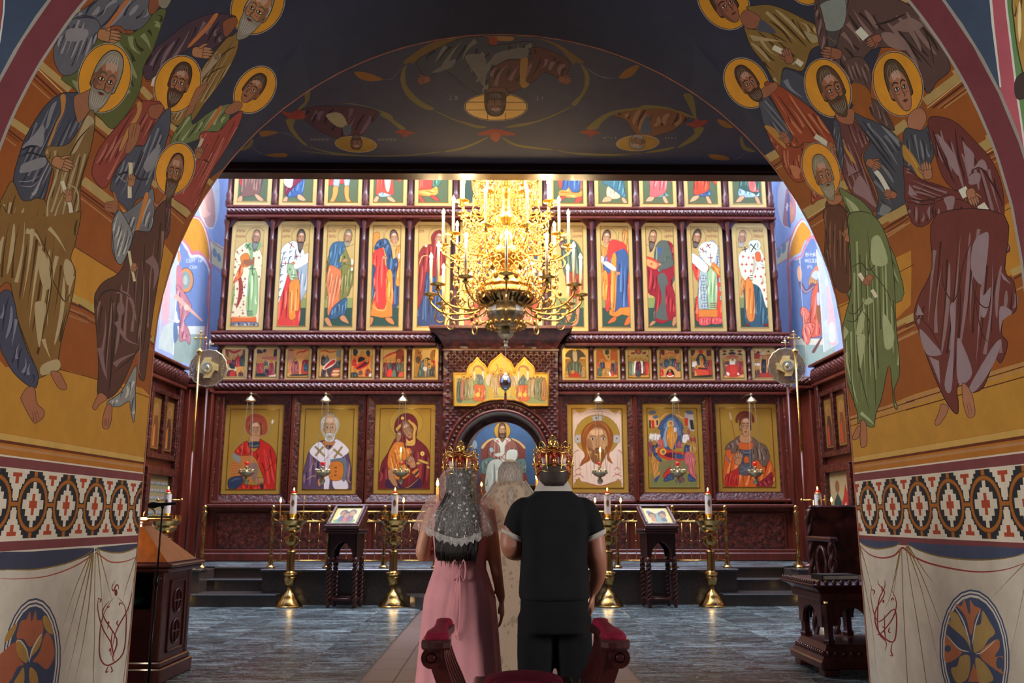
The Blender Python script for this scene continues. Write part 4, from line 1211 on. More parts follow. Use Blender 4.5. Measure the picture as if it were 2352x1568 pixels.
for s in (-1, 1): b.box(min(s*3.8, s*4.8), max(s*3.8, s*4.8), YP+.72, YP+1.1, ZP-.035, ZP-.002, b=.008); b.box(min(s*4.78, s*6.2), max(s*4.78, s*6.2), YP-.03, YP+.35, ZP-.035, ZP-.002, b=.008)
b.build('trim_2', MATS['granite_lip'], kind='structure')
for s, nm in ((-1, 'left'), (1, 'right')):
    st = MB(); tr = MB()
    for k, (h, d) in enumerate(((.185, YP+.02), (.37, YP+.40))):
        x0, x1 = sorted((s*3.8, s*4.8))
        if k == 0: x0, x1 = sorted((s*3.5, s*4.9))
        st.box(x0, x1, d-(.3 if k == 0 else 0), YP+.76, -.01+(.185 if k else 0), h-.02); tr.box(x0-.01, x1+.01, d-(.3 if k == 0 else 0)-.02, YP+.75, h-.02, h, b=.005)
    r_ = st.build('step', MATS['granite'], None, kind='structure'); r_.name = 'stairs_'+nm
    tr.build('tread', MATS['granite_lip'], r_)
me = tile_mesh(.62, .62, .004); me.materials.append(MATS['marble'])
sol = bpy.data.objects['floor_solea']
for j in range(4):
    for i in range(-10, 10):
        x, y = (i+.5)*.62, YP+.66+j*.62
        if abs(x) < 3.8 or j > 0: link('tile', me, None, sol, loc=(x, y, ZP))
b = MB()
for r, z0, z1 in ((1.5, 0, .18), (1.15, .18, .37)):
    n = 24; ring = [(r*cos(pi+pi*k/n), YP+r*.8*sin(pi+pi*k/n)) for k in range(n+1)]
    m_ = len(ring); b.add([(x, y, z0) for x, y in ring]+[(x, y, z1) for x, y in ring], [list(range(m_)), [m_+k for k in range(m_)][::-1]]+[(k, k+1, m_+k+1, m_+k) for k in range(m_-1)])
b.build('trim_3', MATS['granite_lip'], kind='structure')
b = MB(); b.box(-7.2, -6.1, 10.9, 11.4, 0, 9); b.box(6.1, 7.2, 10.9, 11.4, 0, 9); b.box(-7.3, 7.3, -8.2, -8, 0, 11); b.box(-7.5, -7.3, -8, 4.4, 0, 2.2);b.box(-7.5, -7.3, -8, 4.4, 5.6, 11); b.box(7.3, 7.5, -8, 4.4, 0, 2.2);b.box(7.3, 7.5, -8, 4.4, 5.6, 11)
b.box(-7.3, 7.3, -8, 4.5, 9.6, 9.8); b.build('wall_nave', MATS['plaster'], kind='structure')
b = MB(); b.box(-7.5, -7.3, 7.4, 20.5, 0, 10); b.box(7.3, 7.5, 7.4, 20.5, 0, 10); b.box(-7.3, 7.3, 20.4, 20.6, 0, 15); b.box(-7.3, 7.3, 10.9, 20.5, 15, 15.2)
b.build('wall_outer', MATS['plaster'], kind='structure')
GB = 'd2b06a*'          # gold ground
def icon(label, box, draw, Y=17.02, grp=None, base=GB, border=.05, edge='6e4a1c', th=.05, cat='icon', rim='dcbc74*', parent=None, extra=None):
    """box = X0,X1,Z0,Z1 in metres"""
    x0, x1, z0, z1 = box; P = Painting()
    b = border
    def r(a, c): P.sh.append((('uv', [(x0+a, z0+a), (x1-a, z0+a), (x1-a, z1-a), (x0+a, z1-a)]), colr(c)))
    r(b, edge); r(b+.008, base)
    P.draw(draw)
    if extra: extra(P)
    for q in ([(x0, z0), (x1, z0), (x1, z0+b), (x0, z0+b)], [(x0, z1-b), (x1, z1-b), (x1, z1), (x0, z1)], [(x0, z0), (x0+b, z0), (x0+b, z1), (x0, z1)], [(x1-b, z0), (x1, z0), (x1, z1), (x1-b, z1)]):
        P.sh.append((('uv', q), colr(rim)))
    t = thing('icon', label, cat, (0, 0, 0), group=grp) if parent is None else parent
    cx, cz = (x0+x1)/2, z0
    if parent is None: t.location = (cx, Y, cz)
    y = -th*.5
    me = P.mesh('painting', lambda p: (atY(p[0], p[1], Y-th*.5).x, atY(p[0], p[1], Y-th*.5).z), [(x0, z0), (x1, z0), (x1, z1), (x0, z1)], [], lambda u, v: (u-cx, y, v-cz), rim)
    link('painting', me, MATS['icon_paint'], t)
    m = MB(); m.box(x0-cx-.004, x1-cx+.004, y+.002, th*.5, -.004, z1-cz+.004); m.build('board', MATS['wood_red'], t)
    m = MB(); g = b
    for a in ((x0+g, x0+g+.012, z0+g, z1-g), (x1-g-.012, x1-g, z0+g, z1-g), (x0+g, x1-g, z0+g, z0+g+.012), (x0+g, x1-g, z1-g-.012, z1-g)):
        m.box(a[0]-cx, a[1]-cx, y-.008, y+.002, a[2]-cz, a[3]-cz)
    m.build('rim', MATS['gilt'], t)
    return t
def zY(py, Y=17.02): return atY(1147, py, Y).z
def xY(px, py, Y=17.02): return atY(px, py, Y).x
MX0, MX12 = xY(508, 757), xY(1786, 757); MP = (MX12-MX0)/12
MZ0, MZ1 = zY(760), zY(511)
def caption(x, y, n=5, h=26, w=13, rows=2, c='7a3a22'):
    out = []; r = random.Random(int(x+y))
    for j in range(rows):
        for i in range(n):
            a, b = x+i*(w+6), y+j*(h+22)
            out += [f'l {c} 3 {a},{b} {a},{b+h}', f'l {c} 3 {a+w},{b} {a+w},{b+h}', f'l {c} 3 {a},{b+r.choice([0,h//2,h])} {a+w},{b+r.choice([0,h//2,h])}']
    return '\n'.join(out)
def ground(x0, x1, ya=1190, yb=1280, yc=1500):
    return f'p 7a8448 {x0},{ya} {x1},{ya} {x1},{yc} {x0},{yc}\np 1f4a34 {x0},{yb} {x1},{yb} {x1},{yc} {x0},{yc}\n'
L_ = '@ 480 380 3.92\n'; R_2 = '@ 1240 380 3.92\n'
MID = [
 ('tall icon of a balding grey-bearded bishop in red-crossed white vestment, first from the left', 0, L_+ground(100,560)+caption(235,575)+'''
E 8a5a2a 425 650 96 94 0
E d2b06a* 425 650 92 90 0
G 7a9a58 b0c48a 3c5a2c 100 3 3 230,1080 300,1060 300,1440 180,1330
G d8c8a0 e8dcc0 8a3a2a 92 2 3 340,690 300,710 240,770 205,920 200,1020 230,1060 225,1200 210,1400 420,1420 450,1380 460,1040 500,980 500,880 450,740 420,700
'''+'\n'.join(f'l 7a2020 7 {x-11},{y} {x+11},{y}\nl 7a2020 7 {x},{y-13} {x},{y+13}' for x, y in ((255,780),(240,845),(235,915),(225,985),(300,765),(325,1020),(320,1095),(315,1170),(310,1250),(305,1330),(255,1110),(235,1250),(215,1320),(450,830),(480,900),(450,1000)))+'''
'''+'\n'.join(f'po 3 3 {x-16},{y-18} {x-4},{y-18} {x-4},{y-10} {x-16},{y-10}\npo 3 3 {x+4},{y+10} {x+16},{y+10} {x+16},{y+18} {x+4},{y+18}'.replace('po 3 3','p 2e2a26') for x, y in ((280,810),(262,880),(320,1060),(300,1130),(300,1210),(292,1290),(285,1370),(240,1180),(225,1380)))+'''
P 7a9a60 345,700 470,690 450,760 400,780 400,900 440,1000 430,1330 340,1340 350,1050 370,900 360,770 320,730
G 90ae74 c0d0a0 5c7a44 92 2 0 370,960 425,960 425,1330 345,1330
l 22403a 7 330,700 380,760
l 22403a 7 370,700 335,750
l 22403a 7 385,720 440,770
l 22403a 7 430,715 395,765
l 22403a 8 355,930 425,930
l 22403a 8 390,900 390,990
l 22403a 7 340,1310 395,1310
l 22403a 7 340,1328 395,1328
l 22403a 7 340,1345 395,1345
Po c8742c 4 285,820 350,790 370,890 310,910
E 30405a 325 860 9 10 0
G c8622c e09050 7a3018 100 2 3 235,1010 300,870 300,980 225,1060
p c8622c 205,1360 425,1360 430,1410 200,1410
S d8b060 5 205,1362 320,1368 425,1362
G 6c6c74 a0a0a0 303440 92 4 3 215,1410 425,1410 430,1450 320,1460 220,1440
P 8a5a3a 310,850 400,850 400,890 330,900
F 425 655 50 66 8 .5 5a5a50 .9 a8774e bald
'''),
 ('tall icon of a dark-bearded bishop holding an open white scroll', 1, L_+ground(580,930)+caption(640,575)+'''
E 8a5a2a 836 640 94 90 0
E d2b06a* 836 640 90 86 0
G 8a9aa0 b4bcb8 4a5c68 95 4 3 900,860 920,960 900,1080 860,1160 800,1240 800,900
G c03c30 e06a50 7a1c18 95 5 3 700,960 800,960 810,1440 600,1440 610,1270 650,1130
G d4d4c0 e8e4d4 3c6078 98 5 3 760,680 700,700 660,740 640,800 600,900 600,1270 640,1200 680,1080 720,960 800,930 850,860 860,780 800,700
'''+'\n'.join(f'l 3c6078 9 {x-12},{y-10} {x+10},{y-10}\nl 3c6078 9 {x-12},{y-10} {x-12},{y+12}' for x, y in ((650,800),(690,790),(640,850),(690,840),(740,830),(620,920),(620,990),(660,990),(615,1050),(655,1050),(612,1110),(645,1120),(610,1180),(640,1190),(740,780),(790,830),(670,910)))+'''
l 7a2424 8 715,690 770,740
l 7a2424 8 750,690 730,750
l 7a2424 8 790,790 790,850
l 7a2424 8 770,815 815,815
l 7a2424 8 660,880 710,880
l 7a2424 8 690,860 690,900
G 8aa074 b0c09a 5a7048 92 2 3 700,900 770,890 800,1040 740,1040
l 3a2a20 6 740,985 790,985
l 3a2a20 6 740,1010 790,1010
G d07c30 e8a458 8a4618 92 3 3 745,1040 815,1040 810,1290 780,1310 780,1370 720,1370 720,1100
Po f0e8d8 3 770,880 860,800 920,790 925,840 850,900 775,930
'''+'\n'.join(f'l 8a8070 3 {790+i*26},{860-i*14} {800+i*26},{905-i*16}' for i in range(5))+'''
N 755 880 26 0 1
F 828 655 50 66 5 .5 3a2c1c 1.1 a8774e
'''),
 ('tall icon of a bare-headed apostle in blue tunic and olive cloak with a small scroll', 2, L_+ground(1000,1330)+caption(1052,575)+'''
E 8a5a2a 1250 640 92 88 0
E d2b06a* 1250 640 88 84 0
G 6c6a34 98945a 3c3a18 100 6 3 1210,680 1090,790 1060,870 1040,1000 1010,1100 1010,1260 1060,1180 1130,1060 1240,1180 1280,1100 1330,1000 1320,900 1280,860 1230,740
G 1f5a78 3f86a0 12304a 100 5 3 1210,690 1130,690 1090,740 1080,830 1090,920 1150,950 1200,880 1160,860 1220,760
G b8683c d8926a 7a3c1c 100 6 3 1080,900 1180,940 1200,1000 1190,1180 1130,1280 1070,1350 1070,1200 1060,1060
G 6c6a34 98945a 3c3a18 95 4 3 1200,900 1290,920 1280,1060 1240,1180 1180,1220 1190,1080
G 1a5070 3a80a0 10283c 95 5 3 1120,1270 1240,1190 1220,1360 1180,1350 1140,1380 1080,1370
N 1225 855 30 -15 1
L f0ead8 14 1288,845 1290,900 1285,945
E 9a6a44 1290 905 12 16 0
Po b07a50 4 1040,1380 1075,1370 1110,1440 1100,1450 1060,1430
Po b07a50 4 1180,1360 1220,1350 1260,1415 1250,1422 1190,1395
F 1250 650 48 62 8 .5 6e6448 .4 a8774e
'''),
 ('tall icon of a winged angel in blue cloak and red robe facing right', 3, L_+ground(1420,1740)+caption(1480,528,8,28,11,1)+'''
E 8a5a2a 1670 640 94 90 0
E d2b06a* 1670 640 90 86 0
G b07834 d09a58 6a4418 95 6 3 1540,620 1500,600 1465,640 1450,760 1455,900 1440,1180 1480,1000 1500,800
G b07834 d09a58 6a4418 95 3 3 1680,760 1720,720 1750,740 1740,850 1700,900
G 1d4468 3a6c94 10243c 92 5 3 1560,680 1600,730 1640,740 1660,860 1700,850 1700,940 1720,1050 1720,1180 1700,1260 1650,1270 1640,980
G 1d4468 3a6c94 10243c 95 3 3 1470,900 1450,1000 1430,1300 1440,1300 1500,1100 1500,900
G c8382c e8604c 801a18 92 6 3 1560,740 1490,770 1470,860 1500,930 1480,1050 1500,1150 1470,1280 1650,1280 1650,1000 1640,940 1590,900 1580,800
G 1d4468 3a6c94 10243c 95 5 3 1600,660 1520,680 1490,760 1590,740 1600,900 1650,980 1700,900 1690,830 1650,840 1640,740
G d08030 e8a858 8a4a18 92 2 3 1600,970 1650,970 1650,1280 1600,1260
po c8742c 3 1480,1220 1520,1290 1580,1290 1600,1215 1650,1260 1650,1360 1560,1370 1450,1350
S e0b468 5 1470,1260 1520,1300 1580,1300 1610,1230
G d08030 e8a858 8a4a18 95 2 3 1710,880 1740,880 1720,1070 1680,1060
E d8c8b8 1728 815 28 30 0 3
N 1580 830 30 20 1
L 5a2a18 3 1565,600 1580,740
Po c0743c 4 1440,1370 1480,1370 1470,1420 1450,1440 1430,1430
Po c0743c 4 1590,1370 1640,1370 1670,1420 1650,1430 1600,1400
F 1668 655 48 62 -8 .5 4a3020 0 b0805a
'''),
 ('tall icon of a veiled woman in dark red mantle over blue, beside the chandelier', 4, L_+ground(1840,2160)+caption(1885,578,3,26,12,1)+'''
E 8a5a2a 2070 640 94 90 0
E d2b06a* 2070 640 90 86 0
G 1d3c66 34608a 101f3c 92 7 3 1940,960 2050,1000 2110,1200 2100,1440 1870,1420 1880,1200
G 7a2a26 a8483c 46121a 95 8 3 2040,600 2000,640 2010,700 1940,720 1900,770 1880,850 1850,970 1850,1080 1870,1100 1860,1310 1920,1200 1960,960 2000,1000 2100,980 2140,820 2140,700 2110,620
E d8c090 1955 722 12 12 0
S d8b060 6 1890,900 1920,820 1980,810
Po a8774e 4 1850,1050 1870,1050 1865,1090
F 2068 655 44 58 8 .5 7a2a26 0 b0805a
Po 7a2a26 3 2010,700 2000,640 2040,590 2090,590 2120,640 2100,620 2060,610 2035,650
'''),
 ('wide icon of an enthroned figure in red behind the chandelier', 5, '@ 940 380 3.563\n'+'''
p 1f4a34 0,1200 1639,1200 1639,1400 0,1400
G b83a28 e06a40 6a1814 90 10 5 430,1320 460,1180 560,1080 560,700 640,560 760,480 900,480 1000,560 1060,700 1060,1080 1160,1180 1180,1320
P 1d4468 600,620 760,520 720,900 640,1100 560,1000
E 8a5a2a 820 500 150 150 0
E d2b06a* 820 500 144 144 0
P 1d4468 930,600 1040,700 1060,1000 960,1100
Po e8e0cc 6 860,760 1010,740 1030,900 880,920
E c8742c 820 1300 330 40 0
F 820 500 80 105 0 0 4a2c18 .5 a8774e
'''),
 ('tall icon of a slim bowed bare-legged figure, just right of the chandelier', 6, R_2+ground(120,430)+caption(300,575)+'''
E 8a5a2a 200 640 92 88 0
E d2b06a* 200 640 88 84 0
G 4a5a48 7c8a70 26301f 85 6 3 200,690 290,670 350,720 400,860 420,1000 400,1040 340,1020 260,1050 200,900
G 8a3c28 b86040 4a1a14 92 4 3 240,960 350,980 420,1010 380,1130 300,1200 240,1100
Po b07a50 4 250,1200 300,1190 290,1340 260,1400 230,1400
Po b07a50 4 330,1180 360,1180 350,1390 320,1440 285,1440 320,1380
F 190 650 48 62 -8 -.5 4a3020 .9 a8774e
'''),
 ('tall icon of a winged angel holding an unrolled white paper, right of the chandelier', 7, R_2+ground(530,850)+caption(650,530,8,28,11,1)+'''
E 8a5a2a 600 650 96 92 0
E d2b06a* 600 650 92 88 0
G b07834 d09a58 6a4418 95 6 3 740,590 790,590 820,640 820,900 830,1150 800,900 760,760
G b07834 d09a58 6a4418 95 3 3 520,720 560,720 610,780 580,930 540,950
G c8382c e8604c 801a18 92 6 3 640,680 740,690 780,740 800,900 840,1100 840,1250 790,1250 780,900
G c8382c e8604c 801a18 92 3 3 610,960 640,960 630,1270 590,1280
G 1d4e86 3a7cb8 10284c 92 8 3 640,740 700,750 740,730 790,800 800,900 790,1100 800,1280 830,1300 650,1300 650,1000 590,960 570,880
P c8382c 620,690 720,690 760,740 660,790 610,900
G d08030 e8a858 8a4a18 92 2 3 640,860 690,820 680,1280 640,1290
po c8742c 3 625,1290 680,1320 720,1280 830,1270 830,1360 740,1340 680,1370 625,1340
G d08030 e8a858 8a4a18 95 2 3 570,960 610,980 605,1190 565,1190
Po f0ece0 3 570,880 610,865 690,930 650,945
E d8c8c8 550 845 28 32 0 3
N 700 970 34 180 1
N 530 880 24 -60 1
L 3a2418 3 712,600 690,860 655,1390
Po c0602c 4 650,1370 690,1360 680,1400 630,1420 610,1415
Po c0602c 4 790,1360 830,1360 810,1420 770,1440 760,1425
F 598 655 48 62 10 -.5 4a3020 0 b0805a
'''),
 ('tall icon of an apostle in dark red cloak carrying a closed red book', 8, R_2+ground(940,1260)+caption(1125,575)+'''
E 8a5a2a 1010 640 92 88 0
E d2b06a* 1010 640 88 84 0
G 4e5448 7c8474 2a2e26 92 8 3 1080,680 1150,680 1200,720 1225,850 1220,1000 1180,1120 1200,1280 1220,1360 1150,1400 1030,1400 1040,1200 1060,1000 1030,860 1040,740
G 861e22 b03c38 4e0e14 95 8 3 1150,680 1200,720 1230,850 1225,950 1190,1050 1220,1180 1230,1340 1180,1370 1120,1420 1040,1390 1040,1200 990,1160 960,1110 940,1000 940,900 1040,920 1080,960 1120,930 1200,900 1180,760
P 4e5448 1060,1000 1140,1000 1180,1360 1040,1360 1100,1200
G 861e22 b03c38 4e0e14 92 3 0 1130,1100 1190,1100 1210,1340 1150,1380
P 1d4e86 1060,740 1100,740 1080,830
Po 4e5448 3 1140,820 1200,850 1190,910 1080,940 1080,890 1140,860
Po c8402c 4 965,820 1070,870 1045,940 945,890
Po e08a50 2 960,840 1055,880 1035,930 950,885
E c8402c 1005 885 10 10 0
N 1075 890 26 180 1
Po b07a50 4 1010,1400 1045,1405 1010,1440 985,1440
Po b07a50 4 1205,1365 1245,1370 1215,1440 1190,1435
F 1015 655 48 64 8 -.5 3c2a1c 1.0 a8774e bald
'''),
 ('tall icon of a bishop in blue-circled vestment holding a long unrolled scroll', 9, R_2+ground(1345,1670)+caption(1508,575)+'''
E 8a5a2a 1408 650 90 92 0
E d2b06a* 1408 650 86 88 0
G c8402c e87050 801a18 92 3 3 1400,1200 1440,1200 1440,1380 1405,1380
G 8ca0b0 b8c4c8 4a6078 92 5 3 1540,680 1600,720 1640,820 1650,980 1660,1280 1620,1280 1560,900
G c8402c e87050 801a18 92 4 3 1370,880 1430,900 1600,960 1630,1000 1640,1370 1410,1370 1430,1080 1400,1010
G 9aa8a0 c0c8b8 5a6c68 92 4 3 1440,960 1510,960 1520,1290 1430,1290
'''+'\n'.join(f'E 3c5a7c {x} {y} 29 31 0\nE b0b8ac {x} {y} 24 26 0\nl 3c5a7c 6 {x-24},{y} {x+24},{y}\nl 3c5a7c 6 {x},{y-26} {x},{y+26}' for x, y in ((1470,1015),(1475,1100),(1480,1185),(1485,1265),(1605,790),(1625,870),(1635,1030),(1640,1110),(1645,1190),(1460,830)))+'''
G 94b07c c0d0a0 5c7a48 92 3 3 1510,960 1590,960 1590,1290 1520,1290
G d8dcc4 eceada 8a9a80 92 3 3 1430,740 1480,690 1560,690 1600,740 1560,900 1500,880 1440,800
l 7a2424 9 1500,700 1535,745
l 7a2424 9 1495,735 1540,705
l 7a2424 9 1440,745 1495,780
l 7a2424 9 1465,735 1470,790
l 7a2424 9 1510,830 1560,830
l 7a2424 9 1537,790 1540,880
G d07c30 e8a458 8a4618 60 2 3 1560,870 1640,950 1640,1010 1550,930
l 7a2424 7 1530,1240 1590,1240
l 7a2424 7 1530,1258 1590,1258
l 7a2424 7 1530,1276 1590,1276
po c8742c 3 1430,1295 1600,1295 1600,1365 1430,1365
G c8504c e07868 801a24 92 4 3 1440,1370 1540,1370 1530,1430 1440,1435
G c8504c e07868 801a24 92 4 3 1550,1370 1640,1370 1640,1420 1550,1425
Po f0e8d8 3 1345,810 1390,795 1510,900 1490,965 1430,930 1380,880 1340,860
'''+'\n'.join(f'l 8a8070 3 {1375+i*24},{825+i*22} {1385+i*24},{870+i*20}' for i in range(5))+'''
F 1412 655 50 66 10 -.5 3a2c1c .4 a8774e
'''),
 ('tall icon of a white-bearded bishop in red-crossed cream vestment, first from the right', 10, R_2+ground(1755,2090)+caption(1920,575)+'''
E 8a5a2a 1818 650 94 92 0
E d2b06a* 1818 650 90 88 0
G 1a5464 3a8090 0e2c38 92 7 3 1840,1060 1960,1060 2010,1150 2050,1430 1860,1430 1840,1200
G e0d4b0 f0e8d0 b0a888 95 3 3 1880,740 1960,720 2010,800 2040,900 2060,1050 2070,1200 2040,1280 1990,1120 1940,1070 1880,1060 1820,1000 1790,880 1800,790
'''+'\n'.join(f'l b03028 8 {x-13},{y} {x+13},{y}\nl b03028 8 {x},{y-15} {x},{y+15}' for x, y in ((1830,820),(1880,830),(1820,890),(1860,890),(1910,890),(1850,950),(1900,950),(1880,1010),(1960,930),(2010,920),(1940,1000),(1990,1000),(2030,980),(2000,1060),(2045,1050),(2020,1120),(2050,1140),(2040,1200),(2000,860),(2020,840),(1920,830)))+'''
G d07c30 e8a458 8a4618 92 3 3 1850,1040 1920,1070 1935,1370 1865,1370
G d07c30 e8a458 8a4618 100 2 3 1820,1010 1850,1060 1820,1160 1810,1140
G c8d0b4 e0e4cc 8a9a78 92 2 3 1880,690 1960,670 1990,720 1950,780 1900,800
l 1c2a30 10 1895,705 1950,760
l 1c2a30 10 1900,780 1945,700
l 1c2a30 9 1820,760 1870,750
l 1c2a30 9 1845,730 1850,780
G c8d0b4 e0e4cc 8a9a78 40 2 3 1950,870 1990,860 2020,910 1960,910
l 20403a 8 1890,990 1920,990
l 20403a 8 1890,1010 1920,1010
l 20403a 8 1890,1030 1920,1030
Po c8602c 3 1940,790 1980,780 1990,850 1950,860
Po 8a5a3a 4 1720,790 1750,810 1780,860 1760,860 1725,830
Po 7a2020 3 1855,1430 1890,1425 1880,1445 1850,1445
Po 7a2020 3 2020,1425 2060,1430 2050,1445 2020,1445
F 1820 655 48 64 10 -.5 8a8470 .4 a8774e bald
'''),
]
def mid_box(k):
    if k <= 4: i = k; n = 1
    elif k == 5: i = 5; n = 2
    else: i = k+1; n = 1
    return (MX0+MP*i+.10, MX0+MP*(i+n)-.10, MZ0, MZ1)
for lb, k, d in MID: icon(lb, mid_box(k), d, border=.075, grp='standing saints of the middle tier')
UZ0, UZ1 = zY(475), zY(475)+2.35
UP = [
 ('upper icon with the feet of a figure in brown-violet robe and red cloak, far left', 0, L_+'''
G c8302c e05a48 7a1818 92 3 3 260,-40 330,-40 300,140 280,170
G c8302c e05a48 7a1818 92 2 3 480,-40 520,-40 510,90
G 6c4c3c 98705a 3a2a28 95 8 3 320,-60 490,-60 480,150 450,260 400,270 300,280 290,200
Po c08a62 4 270,280 300,275 300,310 270,345 248,340
Po c08a62 4 410,262 440,262 490,305 480,320 440,310'''),
 ('upper icon with a hanging white scroll and a robe of wine red and blue', 1, L_+'''
G 1d4e86 3a7cb8 10284c 100 5 3 760,160 860,60 840,260 760,280 700,280
G 6e2430 984454 3c101a 105 8 3 760,-60 900,-60 930,60 860,110 760,200 690,270 690,180 750,100
Po f0e8d8 3 680,-60 760,-60 750,180 690,180 670,110
l 6a6050 3 690,60 740,70
l 6a6050 3 690,90 740,100
l 6a6050 3 690,120 740,135
Po c08a62 4 680,285 710,285 700,330 670,345 660,335
Po c08a62 4 800,262 830,265 870,305 850,320 800,300'''),
 ('upper icon with the booted legs of a warrior under a red cloak', 2, L_+'''
G c83a30 e86050 7a1818 92 7 3 1060,-60 1320,-60 1290,90 1240,150 1170,165 1060,160
G 8a9494 b0b8b4 4c5658 92 2 3 1130,-60 1190,-60 1170,190 1120,180
G 8a9494 b0b8b4 4c5658 92 2 3 1220,-60 1290,-60 1260,190 1220,190
Po c0803c 4 1120,190 1165,195 1150,280 1110,345 1080,340 1110,270
Po c0803c 4 1220,190 1260,190 1260,280 1285,335 1260,342 1225,290'''),
 ('upper icon with a red robe over grey-blue hem and bare feet, left half', 3, L_+'''
G 7a9a98 a8c0b8 4a6868 92 4 3 1520,220 1640,220 1640,270 1540,280
G c8402c e06a50 7a1c18 95 7 3 1530,-60 1690,-60 1730,140 1660,120 1660,260 1560,240 1505,260 1510,150
P b0a08a 1580,40 1640,60 1620,230 1590,200
Po c08a62 4 1500,280 1530,280 1520,320 1490,345 1475,335
Po c08a62 4 1605,280 1640,280 1680,320 1660,330 1615,310'''),
 ('upper icon with red and green robe and gold patterned hem', 4, L_+'''
G 2e7048 589a70 183c28 92 4 3 2010,-60 2110,-60 2100,110 2060,190 2010,180
G c83c2c e86450 7a1818 92 6 3 1910,-60 2010,-60 2010,180 1960,230 1890,230 1890,150
G d08838 e8b060 8a5018 10 3 3 1890,225 1990,215 2050,190 2060,250 2000,275 1890,265
Po a03c2c 4 1885,275 1915,275 1945,335 1920,340 1890,300
Po a03c2c 4 1995,270 2030,270 2075,310 2050,320 2000,290'''),
 ('upper icon with a figure seated between cherubs hidden behind the chandelier top', 5, '@ 940 380 3.563\n'+'''
p 2f4a34 380,80 1130,80 1130,330 380,330
G b8803c e8b060 6a3c14 90 8 5 560,-200 1060,-200 1060,300 560,300
P 1d4468 620,100 700,60 720,240 640,260
P c8402c 900,80 1000,100 980,280 900,260'''),
 ('upper icon with blue robe, orange red cloak edge and gold band, right of the chandelier', 6, R_2+'''
G c8402c e87050 801a18 95 5 3 130,-60 250,-60 240,120 190,200 170,180
G 8a5a4c b0806a 4a2a24 95 3 3 340,-60 400,-60 400,160 370,220 340,180
G 1d4e86 3a7cb8 10284c 95 5 3 250,-60 340,-60 360,200 300,240 200,220
G c87c34 e8a860 8a4c18 8 3 3 180,225 240,220 260,195 290,240 360,240 370,200 375,280 260,290 175,270
Po a83c2c 4 190,280 235,280 200,315 160,330 150,320
Po a83c2c 4 330,290 380,285 370,320 330,350 310,345'''),
 ('upper icon with teal robe wrapped over pale shift, right half', 7, R_2+'''
G c8a078 e0c0a0 8a6040 95 4 3 610,190 690,200 720,290 610,290
G 1c6068 3a8c92 0e343a 100 8 3 600,-60 740,-60 790,120 750,110 770,290 690,240 610,180 570,150
Po c08a62 4 590,280 640,290 640,320 570,330 560,318
Po c08a62 4 735,290 765,295 790,345 775,352 745,325'''),
 ('upper icon with rose red robe and green hem', 8, R_2+'''
G 4a8068 78a890 284a38 95 3 3 1020,250 1130,240 1140,280 1020,285
G b8524c d88078 6e2824 95 8 3 980,-60 1160,-60 1200,160 1150,120 1130,240 1000,290 990,180
Po c08a62 4 985,280 1030,285 1010,320 960,325 955,312
Po c08a62 4 1105,280 1130,280 1160,340 1140,350 1115,320'''),
 ('upper icon with brick red robe, blue hem and a hint of scroll', 9, R_2+'''
G 1d5078 3a7ca8 102c44 95 3 3 1400,240 1520,220 1530,270 1400,275
G b03c20 d8643c 5e1c10 95 8 3 1380,-60 1540,-60 1595,170 1530,130 1520,220 1440,260 1385,250 1390,100
E f0e8d8 1360 62 50 14 0
Po c08a62 4 1385,275 1435,275 1410,310 1360,330 1350,318
Po c08a62 4 1495,280 1520,280 1550,340 1530,350 1505,320'''),
 ('upper icon with dark green cloak and rose fold, far right', 10, R_2+'''
G 7aa0a8 a8c4c8 4a7078 92 4 3 1810,200 1960,230 1960,280 1800,280
G 24543c 487a5c 122e20 95 8 3 1760,-60 1960,-60 1970,240 1900,240 1800,200 1800,80 1760,150
G a85a4c c8847a 6a2c24 92 3 3 1870,20 1920,40 1950,200 1980,230 1920,240 1880,200
Po c08a62 4 1805,275 1845,280 1810,325 1770,330 1765,320
Po c08a62 4 1935,280 1965,285 1990,345 1970,355 1945,320'''),
]
for lb, k, d in UP:
    b_ = mid_box(k)
    icon(lb, (b_[0]-.02, b_[1]+.02, UZ0, UZ1), (L_ if k < 5 else R_2)+('p 4c5638 0,112 2350,112 2350,372 0,372\n' if k != 5 else '')+d, border=.075, grp='figures of the upper tier, cut off by the beam')
SL0, SL7 = xY(503, 834), xY(1013, 834); SR0, SR7 = xY(1285, 834), xY(1791, 834); SZ0, SZ1 = zY(872.5), zY(796.5)
A_ = '@ 490 780 8.4\n'; B_ = '@ 740 780 8.4\n'; C_ = '@ 1280 780 8.4\n'; D_ = '@ 1540 780 8.4\n'
def halos(*p): return ''.join(f'E 7a4a1c {x} {y} 34 38 0\nE dcb050* {x} {y} 29 33 0\nE 5a3420 {x} {y+4} 15 19 0\nE a8774e {x} {y+8} 11 14 0\n' for x, y in p)
def folk(*p): return ''.join(f'G {c} {shade(c,1.25)} {shade(c,.5)} 92 3 3 {x-s*.5},{y+10} {x+s*.5},{y+10} {x+s*.8},{y+h*.5} {x+s*.7},{y+h} {x-s*.7},{y+h} {x-s*.8},{y+h*.5}\nE 4a2c1c {x} {y-8} 15 19 0\nE a8774e {x} {y-3} 11 14 0\n' for x, y, s, h, c in p)
